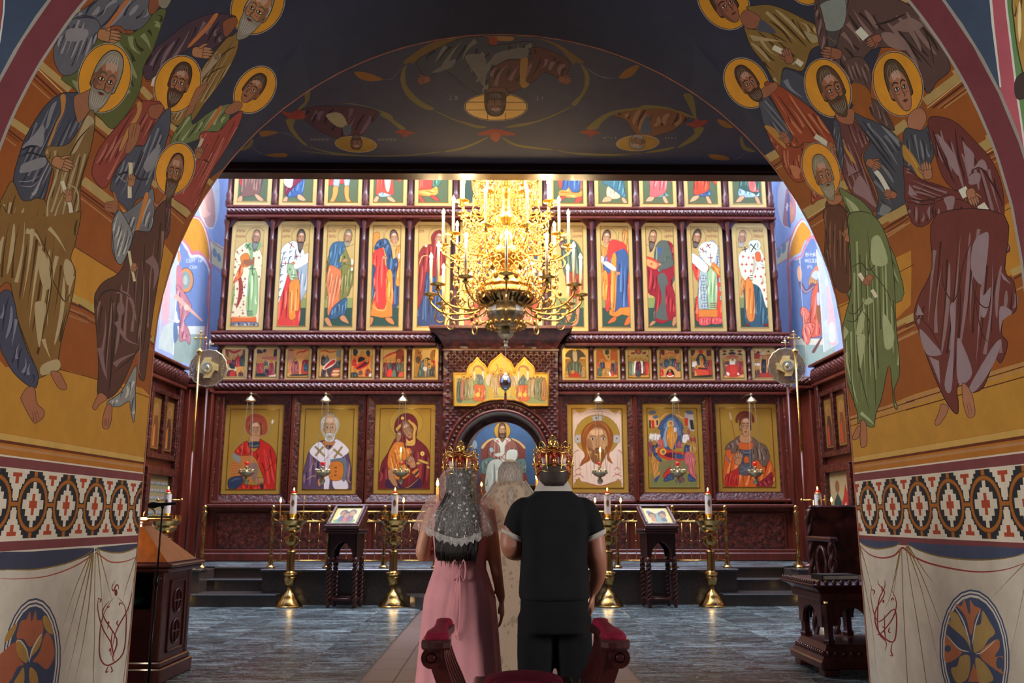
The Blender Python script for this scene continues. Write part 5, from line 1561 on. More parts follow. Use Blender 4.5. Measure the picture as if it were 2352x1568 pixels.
FE = [
 ('feast icon with a reclining mother, visitors and a bath, first from the left', 'L', 0, A_, 'p c8a46c 210,180 650,180 650,750 210,750\nS b02c20 44 290,190 400,245 540,190\nP 8a4a3c 230,180 300,200 290,300 330,330 270,330 240,260\nP 6a3a30 590,180 640,300 620,520 540,520 560,300\n'+folk((400,340,60,170,'5a2c30'),(480,310,60,210,'b8342c'),(560,300,60,220,'3a4438'),(300,360,50,100,'b8342c'))+'P 20302c 300,470 350,450 420,540 390,560 320,540\nP e0d4b8 290,540 390,590 450,530 430,590 380,610 300,570\nP 5a2c30 290,590 430,610 440,750 250,750\nP c03424 330,620 420,620 400,750 320,750\nP c89048 450,530 620,530 600,680 460,690\n'+folk((530,620,60,120,'5a3430'))+halos((395,350),(305,360))),
 ('feast icon with a procession before a temple, second from the left', 'L', 1, A_, 'p c89a60 830,160 1250,160 1230,760 800,760\nP 2c3238 840,200 900,190 950,230 940,260 840,260\nP 2c3238 970,180 1020,190 1010,240 960,240\nS a03428 30 970,250 1040,300\nS a03428 26 1050,210 1120,250\nP 2c3238 1180,190 1260,190 1200,350 1160,340\nP b8705c 960,330 1240,330 1240,400 960,370\n'+folk((850,430,50,250,'7a3a30'),(930,430,60,240,'b8342c'),(1010,420,70,330,'54604c'),(1120,430,60,260,'8a2c34'))+'p 2c3238 1190,420 1220,420 1210,660 1180,660\nP 26342c 810,660 980,650 980,750 800,750\nP d8c0b8 1050,700 1220,680 1190,750 1040,750\n'+halos((860,420),(930,415),(1020,540),(1125,415))+folk((1025,560,50,180,'4a2430'))),
 ('feast icon with an angel greeting a seated woman, third from the left', 'L', 2, A_, 'p cc9454 1450,170 1880,170 1860,760 1430,760\nS b03428 30 1610,300 1640,240 1740,230 1800,200 1870,200\nP b88868 1460,210 1560,210 1540,440 1450,440\nP 9a3830 1460,200 1500,180 1560,210 1460,215\n'+folk((1580,400,90,260,'9a4c44'),(1790,380,100,160,'7a2c28'))+'P 24404c 1560,430 1630,420 1600,480\nG c87850 e8a880 7a3c28 110 4 4 1440,640 1470,480 1530,430 1500,560\nG 26485c 4c7890 12242e 95 4 4 1740,480 1840,480 1820,620 1740,610\nP b03c2c 1700,500 1740,480 1740,600 1830,600 1850,520 1840,660 1700,660\nP 2a3a34 1500,670 1850,660 1840,690 1520,700\n'+halos((1580,380),(1790,350))),
 ('feast icon with a long red shape lying across a crowd, fourth from the left', 'L', 3, B_, 'p c89c58 -60,160 400,160 380,760 -60,760\nS a03428 24 -40,230 60,210 160,240 360,200\nP 6a8078 280,210 380,210 370,330 280,330\n'+folk((20,310,50,180,'3a3c3c'),(95,320,50,130,'54605c'),(310,380,70,190,'24383c'),(30,560,60,200,'3c2c30'),(110,600,60,160,'b8946c'))+'P 4a3c38 80,520 260,470 300,560 200,740 120,700\nPo e0ccb4 3 15,530 100,440 200,370 260,370 270,430 180,520 60,575 20,570\nP b03028 40,540 110,460 200,390 250,390 250,440 160,500 60,560\nP a04c30 200,580 380,560 370,760 180,760\nP d8a878 220,590 340,585 320,620 210,625\nP d8a878 200,650 320,650 300,690 190,690\nP d8a878 190,710 300,710 290,750 180,750\n'+halos((310,375))),
 ('feast icon with a birth in a dark cave among angels, fifth from the left', 'L', 4, B_, 'p cc7c34 570,300 1000,300 990,750 560,750\nP 2c3430 600,190 660,180 690,240 650,310 600,290\nP 2c3430 840,240 900,200 930,270 890,330\nP b88840 740,230 800,210 820,300 730,300\nP 201c1c 690,380 730,330 790,335 830,370 760,420 700,440\nPo c8341f 3 600,570 650,500 760,430 860,380 910,420 880,500 760,560 660,590\nP 5a1c24 640,560 760,470 850,400 900,440 820,510 700,560\n'+folk((620,370,50,130,'b02c24'),(620,620,90,110,'3a4438'),(740,590,50,90,'6a4438'),(880,560,60,140,'7a3028'),(940,640,50,90,'d8c8b0'),(960,450,40,90,'8a8a58'))+halos((862,400),(635,585))),
 ('feast icon with four haloed figures meeting before a red-roofed hall, sixth from the left', 'L', 5, B_, 'p b8602c 1180,340 1610,340 1600,740 1170,740\nP d89850 1200,360 1290,290 1430,250 1430,420 1200,420\nPo b83424 3 1190,350 1270,280 1420,220 1510,180 1610,240 1610,340 1430,260 1290,310\nP 3a4438 1420,230 1500,190 1530,260 1440,270\nP 8a3c28 1430,260 1610,250 1600,640 1440,640\np 24201c 1555,310 1580,310 1575,450 1545,450\n'+folk((1220,440,60,280,'6a2c28'),(1315,440,60,180,'3a4a40'),(1390,440,60,280,'54202c'),(1480,440,60,160,'4c5a48'),(1560,440,60,200,'5a5038'))+'P c83a28 1270,580 1340,580 1350,730 1255,730\nP 5a7058 1360,600 1410,590 1420,730 1350,730\nP 38342c 1430,640 1500,640 1490,740 1430,740\nP c85038 1490,640 1600,620 1600,740 1480,740\n'+halos((1235,400),(1315,400),(1390,400),(1475,400))),
 ('feast icon of a bathing in a river between crags, beside the carved portal', 'L', 6, B_, 'p a8702c 1800,440 2220,440 2220,740 1790,740\nP b07830 1800,180 1870,180 1900,260 1930,320 1880,480 1800,480\nP b07830 2080,330 2110,220 2190,170 2225,240 2220,480 2130,480\nP 7a3c20 1840,200 1870,250 1920,200 1900,260 1850,260\nP 3c4438 2000,350 2080,370 2100,480 2050,720 1850,720 1860,600 1900,440\nE 5a4838 1855 390 50 70 0\nG 4a6450 7a9478 24382c 90 5 4 1930,400 2080,500 2090,720 1860,720 1880,560\nPo b8824f 3 1960,420 2030,420 2030,520 2010,700 1980,700 1960,520\nP e0d4bc 1950,530 2020,530 2010,600 1960,590\n'+folk((2160,390,80,120,'c03c2c'),(2150,520,90,190,'54483c'))+halos((1998,400),(2070,425),(2110,470),(2070,530),(2175,365))),
 ('feast icon with a pale figure in a dark arch, first right of the portal', 'R', 0, C_, 'p a87830 130,370 560,370 560,730 130,730\nPo 5a5038 3 150,320 200,230 290,175 340,165 400,180 490,240 545,330 500,330 450,340 400,400 290,400 230,340\nG 5a6048 80886a 34382a 90 6 4 200,480 290,400 390,400 480,520 470,720 180,720\nP e0d0a0 300,230 370,220 380,400 310,400\nP b83c24 250,640 310,600 400,640 440,730 240,730\n'+folk((500,580,50,140,'b08850'),(170,640,60,80,'c8a860'))+halos((335,195),(180,640),(505,560),(300,620))),
 ('feast icon with a tree, crag and city walls, second right of the portal', 'R', 1, C_, 'p c88038 750,400 1180,400 1180,720 750,720\nP b8682c 760,260 780,180 860,180 890,260 930,360 980,420 760,420\nS d89c68 8 800,240 870,230\nS d89c68 8 800,280 880,270\nP b8602c 1040,200 1170,180 1180,430 1040,420\nE 3c4430 960 240 44 54 0\nE 3c4430 985 330 16 22 0\nG a8783c c89c60 5a3c18 100 4 4 800,560 860,540 1000,560 1030,660 870,700\n'+folk((870,420,60,130,'26384c'),(780,430,50,240,'b8503c'),(1080,430,60,230,'4a2c34'),(1130,430,50,230,'5a4c48'),(1165,450,40,220,'b03428'),(820,540,50,160,'4c5a40'),(1060,620,40,70,'c03428'))+'P e8dcc8 990,630 1010,625 1040,690 1010,690\n'+halos((865,400),(1080,420))),
 ('feast icon with a dark figure under a rayed disc, third right of the portal', 'R', 2, C_, 'p b87c30 1340,640 1790,640 1790,720 1340,720\nE 2c4a5c 1565 215 66 64 0\nE b8602c 1565 215 40 46 0\nP 7a3020 1420,250 1490,240 1500,270 1430,280\nP 7a3020 1640,250 1700,230 1710,270 1650,275\nS 3a3424 12 1420,200 1470,215\nS 3a3424 12 1440,160 1480,190\nS 3a3424 12 1650,180 1630,210\nS 3a3424 12 1710,200 1660,215\nE 3a3a24 1375 320 16 20 0\nE 3a3a24 1738 310 16 20 0\n'+folk((1370,410,60,260,'4c5434'),(1420,400,60,280,'6a7450'),(1475,420,50,250,'8a9468'),(1650,410,50,260,'4c4038'),(1700,420,50,250,'7a3a2c'),(1755,420,60,240,'c83a28'),(1510,400,44,240,'e8dcc0'),(1620,400,44,240,'e8dcc0'),(1565,410,70,290,'5a1c28'))+'P 2c4c44 1540,600 1600,600 1590,710 1550,710\n'+halos((1508,370),(1565,390),(1615,370),(1370,390),(1440,385),(1700,390))),
 ('feast icon with figures around a dark archway, fourth right of the portal', 'R', 3, C_, 'p cc9454 1950,190 2420,190 2420,730 1950,730\nP 54342c 1990,170 2060,200 2070,280 2040,300 2000,260\nP 5a7078 2140,180 2240,180 2230,210 2150,210\nP 54342c 2260,190 2340,180 2350,260 2270,260\nS b05a44 20 2060,300 2180,250 2320,300\nP 8a3c38 1960,250 2000,250 1990,420 1960,420\n'+folk((2010,420,60,130,'3c5048'),(2070,380,60,170,'7a5a4c'),(2110,360,50,160,'2c4a5c'),(2200,340,60,160,'54604c'),(2260,360,60,160,'2c4a5c'),(2310,400,60,160,'9a4038'),(2350,430,60,170,'4c5448'),(1990,560,80,130,'c83a2c'))+'P c88c4c 2080,720 2090,600 2180,530 2270,600 2280,720\nP 1c1c1c 2105,710 2115,620 2175,560 2240,610 2260,710\nP c8402c 2120,690 2170,620 2240,690 2230,720 2130,720\nP e8dcc8 2110,680 2170,700 2250,680 2240,700 2170,720 2120,700\nE a8774e 2172 600 22 26 0\n'+halos((2000,410),(2040,370),(2110,340),(2200,330),(2255,330),(2330,400),(1985,540))),
 ('feast icon with a golden figure over a red bier, fifth right of the portal', 'R', 4, D_, 'p c89450 390,170 820,170 810,720 390,720\nP 54382c 395,180 460,170 470,240 440,300 400,300\nP c03424 530,240 580,190 640,240 600,260\nP 5a3430 700,200 780,190 790,300 700,310\nPo 1f4a4c 3 490,400 530,300 580,260 650,300 690,380 660,480 510,480\nG c87830 e8a860 7a4418 92 4 3 560,350 620,350 640,430 610,510 580,510 560,420\n'+folk((415,420,60,270,'6a3028'),(465,400,60,120,'e0d4c0'),(720,380,60,200,'8a4a44'),(770,400,60,280,'a8342c'),(700,430,60,90,'5a3c38'))+'Po b02c20 3 470,560 540,530 730,560 720,700 540,700 500,620\nP c84c30 500,580 720,600 720,690 540,690\nP 2c2c34 540,540 700,550 720,570 560,565\nP 2c2c20 400,700 560,690 780,680 800,720 400,720\n'+halos((505,530),(588,340),(460,380),(712,360),(770,350),(410,400))),
 ('feast icon with three domes over a red altar, sixth right of the portal', 'R', 5, D_, 'p c8a064 980,300 1420,300 1430,730 1000,730\nPo 8a2c28 2 1010,210 1040,170 1075,205 1070,240 1015,240\nPo 2a3a44 2 1145,190 1180,150 1225,185 1215,220 1150,220\nPo 8a2c28 2 1300,205 1330,165 1370,200 1360,240 1305,240\nP 2a3038 985,300 1040,250 1095,290\nP 2a3038 1110,270 1190,230 1270,270 1190,290\nP 2a3038 1280,290 1340,250 1400,300\nP b86a50 1070,330 1190,280 1300,320 1290,360 1080,370\nP e0d0b0 1080,460 1340,460 1320,500 1090,500\nE e8dcc4 1198 430 66 84 0\nP b83c2c 1080,500 1340,500 1340,700 1080,700\nP cc4030 1160,510 1250,510 1250,650 1170,650\nP e8dcc8 1085,620 1140,650 1130,690 1090,680\nP e8dcc8 1340,610 1290,650 1300,680 1345,670\n'+folk((1015,400,60,290,'7a5a4c'),(1100,400,50,80,'5a2c2c'),(1290,400,50,80,'8a5a4c'),(1365,390,60,270,'9a3028'))+halos((1198,370),(1015,390),(1365,385),(1100,385))),
 ('feast icon with five domes and tall dark figure, partly behind the right liturgical fan', 'R', 6, D_, 'p c08038 1580,280 2010,280 2020,740 1600,740\nPo c83428 2 1590,210 1610,180 1635,210 1630,235 1595,235\nPo 2a3038 2 1665,190 1690,165 1715,190\nPo c83428 2 1755,170 1785,140 1815,170 1810,205 1760,205\nPo 2a3038 2 1860,180 1885,160 1910,190\nPo c83428 2 1950,190 1970,170 1990,195\nP 2a3038 1640,260 1690,210 1740,260\nP e0c8a8 1730,290 1790,220 1850,290\nP 2a3038 1850,240 1890,200 1930,240\nP a84028 1590,260 1720,270 1720,360 1600,360\np d8a870 1720,320 1860,320 1860,640 1730,640\nP a83828 1730,640 1980,640 1980,740 1730,740\n'+folk((1610,440,50,60,'e8dcc8'),(1650,440,50,60,'e8dcc8'),(1690,440,50,60,'e8dcc8'),(1630,560,60,160,'8a3c2c'),(1680,560,60,160,'6a3c2c'),(1800,350,60,280,'2c2c34'),(1930,460,60,180,'7a3a30'),(1980,460,50,180,'4c5448'))+halos((1610,410),(1640,400),(1680,400),(1800,345),(1640,545),(1670,545))),
]
for lb, s, i, hd, d in FE:
    a, b = (SL0, SL7) if s == 'L' else (SR0, SR7); p_ = (b-a)/7
    icon(lb, (a+p_*i+.055, a+p_*(i+1)-.055, SZ0, SZ1), hd+d, border=.045, grp='feast icons of the small tier', th=.04)
G1 = '@ 490 900 6.03\n'; G3 = '@ 840 900 6.03\n'; G4 = '@ 1280 900 6.03\n'; G6 = '@ 1620 900 6.03\n'
BIG = [
 ('large icon of a young warrior in a red cloak with a round blue shield', (150,960,180,1415), G1+'''
P 9a4630 440,480 460,360 540,305 620,305 710,350 750,450 740,560 680,600 660,560 700,460 640,400 520,400 490,450 500,540 480,580
F 583 530 112 140 0 .05 7c3826 0 b8845a
P 9a4630 480,470 470,380 540,320 620,310 700,370 720,470 690,560 670,440 590,405 500,420
S 6a3020 6 460,420 520,350 600,330
S 6a3020 6 700,420 660,360 600,340
Po b8845a 5 520,610 640,610 650,700 500,700
Po 2c3c54 5 490,700 650,690 640,760 500,770
S a08c50 8 500,735 570,750 645,730
p b87038 330,880 560,870 580,1000 600,1250 240,1250 230,1000
'''+'\n'.join(f'S 7a4018 5 235,{y} 300,{y+6} 380,{y}' for y in range(980,1180,36))+'''
P 8a8478 290,850 330,840 380,930 350,980 260,900
G b82a22 d84a38 6e1414 80 9 6 640,655 700,680 800,750 860,860 880,1050 890,1340 330,1350 380,1260 520,1290 700,1260 660,1100 560,890 380,880 300,840 320,790 400,710 470,680 490,740 560,830 640,750
W 7a1616 14 640,760 560,840 480,870
W d84a38 14 700,800 760,980 740,1180
S 7a1616 10 860,950 760,1060 680,1160
Po 2a3c5c 6 205,1220 300,1170 400,1170 400,1260 330,1330 220,1345
S 7c88a0 6 240,1240 320,1200 380,1210
P 8a6a5a 500,1000 600,990 620,1120 560,1230 520,1150
N 640 1220 90 175 1
L 8a7a68 8 820,390 790,490 700,640
E d8d0c0 820 410 14 30 15
P 2c2c34 650,1270 690,1280 690,1345 660,1345
'''),
 ('large icon of a white-bearded bishop with crossed white stole and orange book', (1195,2000,178,1415), G1+'''
G 5c4458 846480 34243a 92 10 6 1480,680 1340,800 1290,940 1250,1100 1240,1340 1920,1340 1910,1050 1860,830 1780,740 1680,670
W c89a48 10 1330,1100 1380,980 1370,880
W c89a48 10 1860,1180 1890,1050 1850,950
S c89a48 8 1280,1220 1380,1160 1420,1180
S c89a48 8 1840,1200 1900,1250 1920,1230
Po d8ccc8 5 1470,685 1600,800 1700,650 1880,800 1790,900 1680,960 1560,1010 1440,940 1330,820
l 8a7c80 6 1520,960 1700,780
Po d8ccc8 4 1560,950 1620,940 1600,1340 1530,1340
Po d8ccc8 4 1660,1210 1830,1210 1860,1340 1680,1340
'''+''.join(f'l 2a2418 26 {a}\nl b89040 12 {a}\n' for a in ('1405,750 1545,890','1525,755 1410,885','1660,790 1785,885','1785,755 1670,915'))+'''
Po b87038 5 1520,680 1680,680 1660,740 1610,790 1540,740
P 3a2c38 1550,735 1650,735 1610,790
P 5c7078 1640,930 1840,935 1830,1210 1780,1210 1790,980 1640,975
Po c8742c 5 1625,980 1790,985 1780,1205 1610,1205
E 3a3428 1695 1047 20 9 0
E 3a3428 1690 1152 20 9 0
E a84c28 1695 1100 16 18 0
E 8a3c20 1648 1018 8 8 0
E 8a3c20 1755 1018 8 8 0
E 8a3c20 1640 1170 8 8 0
E 8a3c20 1752 1180 8 8 0
Po b8845a 5 1450,1210 1500,1210 1480,1300 1450,1290
F 1610 490 135 175 0 .03 b0a894 .2 c09468 bald
P a8a08c 1490,500 1480,420 1520,350 1560,350 1510,430 1530,560 1600,570 1680,560 1710,430 1680,350 1720,360 1745,440 1730,520 1690,600 1660,680 1610,690 1560,680 1520,600
S e0dcd0 8 1500,440 1510,390 1560,340
S e0dcd0 8 1720,440 1700,390 1660,350
S e0dcd0 10 1545,600 1560,660 1600,680
S e0dcd0 10 1680,600 1660,660 1610,680
S e0dcd0 10 1560,590 1605,575 1650,590
E 8a4c38 1610 622 26 8 0
'''),
 ('large icon of a veiled mother pressing a child in orange to her cheek', (125,960,170,1410), G3+'''
E 8a5a2a 560 430 236 220 0
E dab04c* 560 430 231 215 0
G 6e2428 963c3c 3e1018 95 10 6 440,620 360,730 300,850 230,960 200,1080 185,1340 890,1340 890,1050 880,850 830,750 700,640 640,600
P 42243a 300,1190 420,1240 560,1320 740,1180 740,1335 300,1335
S c89a48 6 300,1180 380,1270 470,1330
S c89a48 6 740,1190 620,1300 540,1330
Po 6e2428 6 410,560 405,440 440,360 500,310 580,295 650,320 700,380 720,470 700,620 690,720 560,760 540,640
Po c89a48 4 415,510 480,440 610,380 620,400 680,440 710,500 690,570 680,730 560,740 560,700 640,700 650,580 660,500 600,430 500,470 440,540
F 580 530 90 118 -22 -.35 7a4a34 0 a87850
P d8a050 560,640 600,680 650,660 640,700 570,700
G c8742c e8a050 8a4618 75 9 5 420,690 520,700 540,770 620,780 600,900 520,960 560,1020 620,1100 540,1200 380,1200 320,1080 300,980 320,850 360,760
F 455 615 55 68 10 .4 6a3c28 0 a87850
S 8a4618 6 350,830 440,860 520,830
S 8a4618 6 330,950 420,960 520,900
N 640 980 110 -110 1
E e8c460 511 362 22 22 0
E e8c460 785 852 28 30 0
E 6a3a20 785 852 9 10 0
Po c8a050 4 740,930 860,970 855,1000 740,960
Po c8a050 4 710,970 760,980 740,1000 700,1000
Po c8a050 4 840,1020 880,1030 880,1060 850,1050
P c87830 640,1110 720,1060 740,1130 700,1180 670,1140
P 2c3038 670,1140 730,1080 735,1110 690,1160
Po a87850 4 310,1080 360,1070 400,1180 440,1280 420,1310 380,1290 320,1190
'''),
 ('large icon of a long-haired bearded face on a white cloth', (140,970,165,1395), G4+'''
P dcc0a8 220,280 260,260 330,290 430,235 560,225 700,240 790,290 850,265 880,300 890,700 910,1290 870,1230 840,1200 800,1240 720,1260 600,1300 480,1270 340,1240 300,1180 230,1280 220,1300 220,700
S a8745c 8 220,300 270,270 340,330
S a8745c 8 880,310 840,280 770,330
S a8745c 7 330,290 440,250 560,240 700,255 790,290
S a8745c 6 350,320 450,280 560,265 680,280 760,320
'''+'\n'.join(f'S b8886c 6 {x},{y} {x+dx},{y+160} {x+dx*1.6},{y+320}' for x, y, dx in ((400,900,8),(450,880,14),(500,960,6),(560,980,4),(640,950,-4),(700,900,-10),(740,880,-10),(250,860,4),(300,850,6),(830,840,6),(870,840,4),(240,420,0),(280,380,-10),(860,400,4),(820,400,14)))+'''
S a83a30 10 220,860 270,810 310,810
S a83a30 10 830,800 870,820 900,860
S a83a30 12 330,1240 400,1250 480,1280 600,1300 720,1270 800,1240 830,1240
S a83a30 10 240,1100 300,1055 340,1090
S a83a30 10 780,1090 830,1045 880,1090
S a83a30 9 250,1120 290,1145 340,1110
S a83a30 9 790,1110 830,1140 880,1110
S a83a30 10 220,1180 300,1140 380,1200
S a83a30 10 760,1180 830,1140 910,1180
S a83a30 9 220,1290 270,1220 240,1210
S a83a30 9 910,1290 870,1230 900,1210
E 8a5a2a 553 600 312 290 0
E d0a848* 553 600 306 285 0
Po b0a898 3 495,330 615,330 610,400 500,400
Po b0a898 3 245,600 335,600 335,695 250,700
Po b0a898 3 770,605 860,600 860,700 775,695
E 4a2418 545 360 11 10 0
E 4a2418 282 650 11 10 0
E 4a2418 823 642 11 10 0
P 8a4c20 470,420 550,395 640,410 720,480 770,570 775,680 740,800 720,880 750,950 770,990 740,980 690,930 690,800 700,660 660,540 600,500 510,505 440,560 410,660 410,800 460,930 380,990 310,1030 340,950 380,880 340,760 325,650 340,550 400,460
'''+'\n'.join(f'S b87438 7 {a}' for a in ('520,420 400,500 350,650','560,410 440,470 380,640','600,420 700,520 740,680','560,405 680,470 730,600','360,780 420,880 350,990','740,780 700,880 750,970'))+'''
P b8885c 440,560 510,500 600,500 670,550 690,680 680,780 640,860 600,920 560,940 500,900 440,820 410,740 410,640
P 946840 420,640 480,700 500,850 540,930 460,870 410,760
P 7a4c2c 430,760 500,800 540,770 600,770 640,800 690,740 680,860 640,950 600,1000 540,1000 480,960 450,880
P d8a878 460,540 600,520 640,570 560,600 480,590
S 3c2414 10 440,630 480,610 535,620
S 3c2414 10 590,620 640,605 680,640
Po d8c4a4 4 455,650 490,635 525,650 490,665
Po d8c4a4 4 600,645 640,630 675,650 640,662
E 2a1810 490 648 13 14 0
E 2a1810 638 645 13 14 0
S 7a4c2c 9 555,620 545,700 540,745 570,750 600,745
S dcb488 10 570,620 572,720
S 8a3c2c 12 520,810 560,795 610,810
S 4a2814 10 500,810 540,780 570,778 610,782 640,815
W c88a50 20 520,860 560,880 540,960
W 9a6438 10 600,880 590,960 580,990
'''),
 ('large icon of a crowded falling-asleep scene under a blue pointed glory', (1185,2010,158,1390), G4+'''
p 7a7844 1290,1130 1940,1130 1940,1330 1290,1330
p d8a060 1260,320 1400,330 1420,480 1270,480
p b0a094 1760,290 1880,290 1900,540 1780,520
Po 4a6888 3 1265,290 1320,255 1370,280 1320,310
Po 4a6888 3 1320,345 1370,320 1400,350 1350,370
Po 4a6888 3 1790,260 1860,265 1880,305 1800,300
p b83428 1765,360 1810,360 1810,480 1770,480
p 2c3430 1830,380 1880,390 1900,520 1850,520
p b83428 1300,390 1340,390 1350,500 1310,500
p 2c2c30 1270,390 1295,390 1300,500 1275,500
p 2c2c30 1370,390 1395,390 1395,460 1375,460
S d8a070 16 1400,410 1480,320 1540,290
S d8a070 16 1610,300 1700,340 1760,380
Po 2c5080 4 1400,540 1420,440 1480,370 1575,305 1660,360 1730,440 1750,560 1720,700 1600,800 1480,760
P 4a70a0 1470,480 1575,350 1680,470 1700,600 1560,560
P 8098a8 1460,720 1480,560 1530,450 1560,480 1530,640 1520,760
'''+''.join(f'E 2c5080 {x} {y} 16 22 0\n' for x, y in ((1440,500),(1460,600),(1680,440),(1710,520),(1690,620),(1500,400),(1640,380)))+'''
E d8a848 1570 445 46 50 0
G c8802c e8ac58 7a4a18 92 6 4 1540,490 1610,490 1660,560 1660,640 1620,740 1600,800 1560,780 1520,700 1510,600
P e0d4c0 1620,490 1650,500 1645,550 1620,550
E 6a4028 1570 440 22 28 0
E b8845a 1570 448 16 20 0
'''+folk((1325,560,70,160,'d8ccbc'),(1385,560,60,130,'d8ccbc'),(1430,650,60,120,'b85c50'),(1345,700,60,160,'2c4468'),(1290,680,50,200,'8a4a48'),(1790,490,60,160,'9a5a4c'),(1780,580,60,120,'e0d4c4'),(1870,600,60,200,'a04a44'),(1820,720,80,120,'2c4468'),(1690,690,50,80,'9a4a58'),(1880,690,60,160,'a87c3c'),(1400,760,60,80,'c87c3c'))+halos((1325,545),(1395,550),(1770,540),(1785,500),(1345,700),(1820,700),(1870,600))+'''
Po b8402c 3 1400,790 1480,780 1620,820 1800,850 1800,930 1640,960 1500,930 1400,870
P 5a2030 1490,850 1620,840 1780,880 1790,910 1640,920 1500,890
P 2c4878 1620,860 1780,880 1780,920 1640,920
E d8a848 1465 825 44 44 0
E 8a5a3c 1468 828 22 24 0
G b87c38 d8a060 6a4418 100 7 4 1310,830 1370,860 1430,1000 1440,1100 1380,1190 1340,1210 1300,1000
G 2c4878 4a70a0 142440 110 4 4 1320,760 1380,860 1460,960 1440,980 1340,880
G c0605c e08a80 7a3038 80 7 4 1790,820 1880,860 1920,940 1900,1060 1930,1200 1860,1160 1800,1060 1760,940
G 2c4878 4a70a0 142440 80 4 4 1820,1130 1880,1180 1920,1230 1820,1230
P 2c4878 1350,1200 1420,1150 1380,1240 1350,1240
P 7a7048 1440,960 1760,970 1780,1130 1440,1130
G b83028 d85a48 6e1818 120 3 4 1470,1140 1560,1040 1570,1120 1490,1200
G 2c4878 4a70a0 142440 100 4 4 1500,1180 1580,1130 1620,1200 1480,1240
G 7a4c50 9a6c70 4a2c30 100 4 4 1660,1180 1740,1180 1760,1240 1680,1250
'''),
 ('large icon of a young warrior in grey-brown cloak over orange armour holding a spear', (150,1000,155,1380), G6+'''
L 7a3420 7 335,260 430,740
E c8c0a8 348 330 9 60 -12
G c85c28 e88848 7a2c14 100 8 5 290,800 350,780 470,800 660,800 700,940 900,940 920,1300 280,1310 260,1000
G b02c24 d04c40 681414 100 5 5 370,1100 480,1040 470,1150 440,1310 290,1310 280,1170
G 8a2a30 b04a48 4e1418 60 4 5 740,1250 830,1190 920,1110 920,1310 720,1310
G 6c5446 967c68 3c2c28 80 9 6 470,610 400,660 310,720 275,800 350,790 360,850 430,830 470,740 490,680 620,690 650,740 660,940 720,940 820,1040 890,920 880,850 840,750 720,680 640,620
Po 4c4c54 5 470,790 650,790 650,870 500,880
Po 4c4c54 5 510,880 650,880 640,1000 500,1000
Po c85c28 4 540,900 600,900 600,990 545,990
Po 54525a 5 480,1000 640,1000 640,1140 480,1140
S 8c8894 7 490,1020 560,1060 630,1020
S 8c8894 7 490,1110 560,1080 630,1120
S 8c8894 7 500,820 570,840 640,820
P c85c28 470,700 650,700 650,780 560,800 480,780
S 3c2c28 8 275,850 300,910 360,970
S 54647c 16 285,870 310,930 360,980
Po b8845a 5 490,590 610,590 640,680 560,710 480,680
F 555 470 108 140 0 .2 6c3422 0 b8845a
P 6c3422 415,410 430,330 480,280 560,262 640,290 680,370 670,430 630,400 600,365 520,360 460,390 450,430
S 9a5a3c 6 440,380 500,320 580,300
N 460 930 120 -80 1
l 4a2c20 5 520,1150 540,1300
'''),
]
def big_box(q, hd):
    v = hd.split(); ox, oy, s_ = float(v[1]), float(v[2]), float(v[3]); a, b, c, d = q
    mid = oy+(c+d)/2/s_
    return (xY(ox+a/s_, mid, YBI), xY(ox+b/s_, mid, YBI), zY(oy+d/s_, YBI), zY(oy+c/s_, YBI))
YBI = 17.04
for (lb, q, d), hd in zip(BIG, (G1, G1, G3, G4, G4, G6)):
    icon(lb, big_box(q, hd), d, Y=YBI, border=.085, grp='large icons of the bottom tier', base='d0a448*', rim='d4a850*')
YPF = 16.72      # front face of the projecting portal
def panel_poly():
    q = []; S_ = 5.6; O = (1020, 800)
    L = [(125,320),(295,320),(300,270),(330,220),(380,180),(410,140),(428,115),(445,140),(480,180),(525,215),(550,260),(555,310),(568,300),(572,240),(600,180),(660,130),(710,90),(730,65),(750,90),(800,130),(860,180),(890,240),(895,310),(908,310),(912,260),(935,215),(980,180),(1015,140),(1033,115),(1052,140),(1090,180),(1140,220),(1163,270),(1168,318),(1340,318),(1340,740),(1080,738),(1000,695),(900,665),(740,655),(590,665),(490,692),(400,740),(125,742)]
    return [(atY(O[0]+x/S_, O[1]+y/S_, YPF-.05).x, atY(O[0]+x/S_, O[1]+y/S_, YPF-.05).z) for x, y in L]
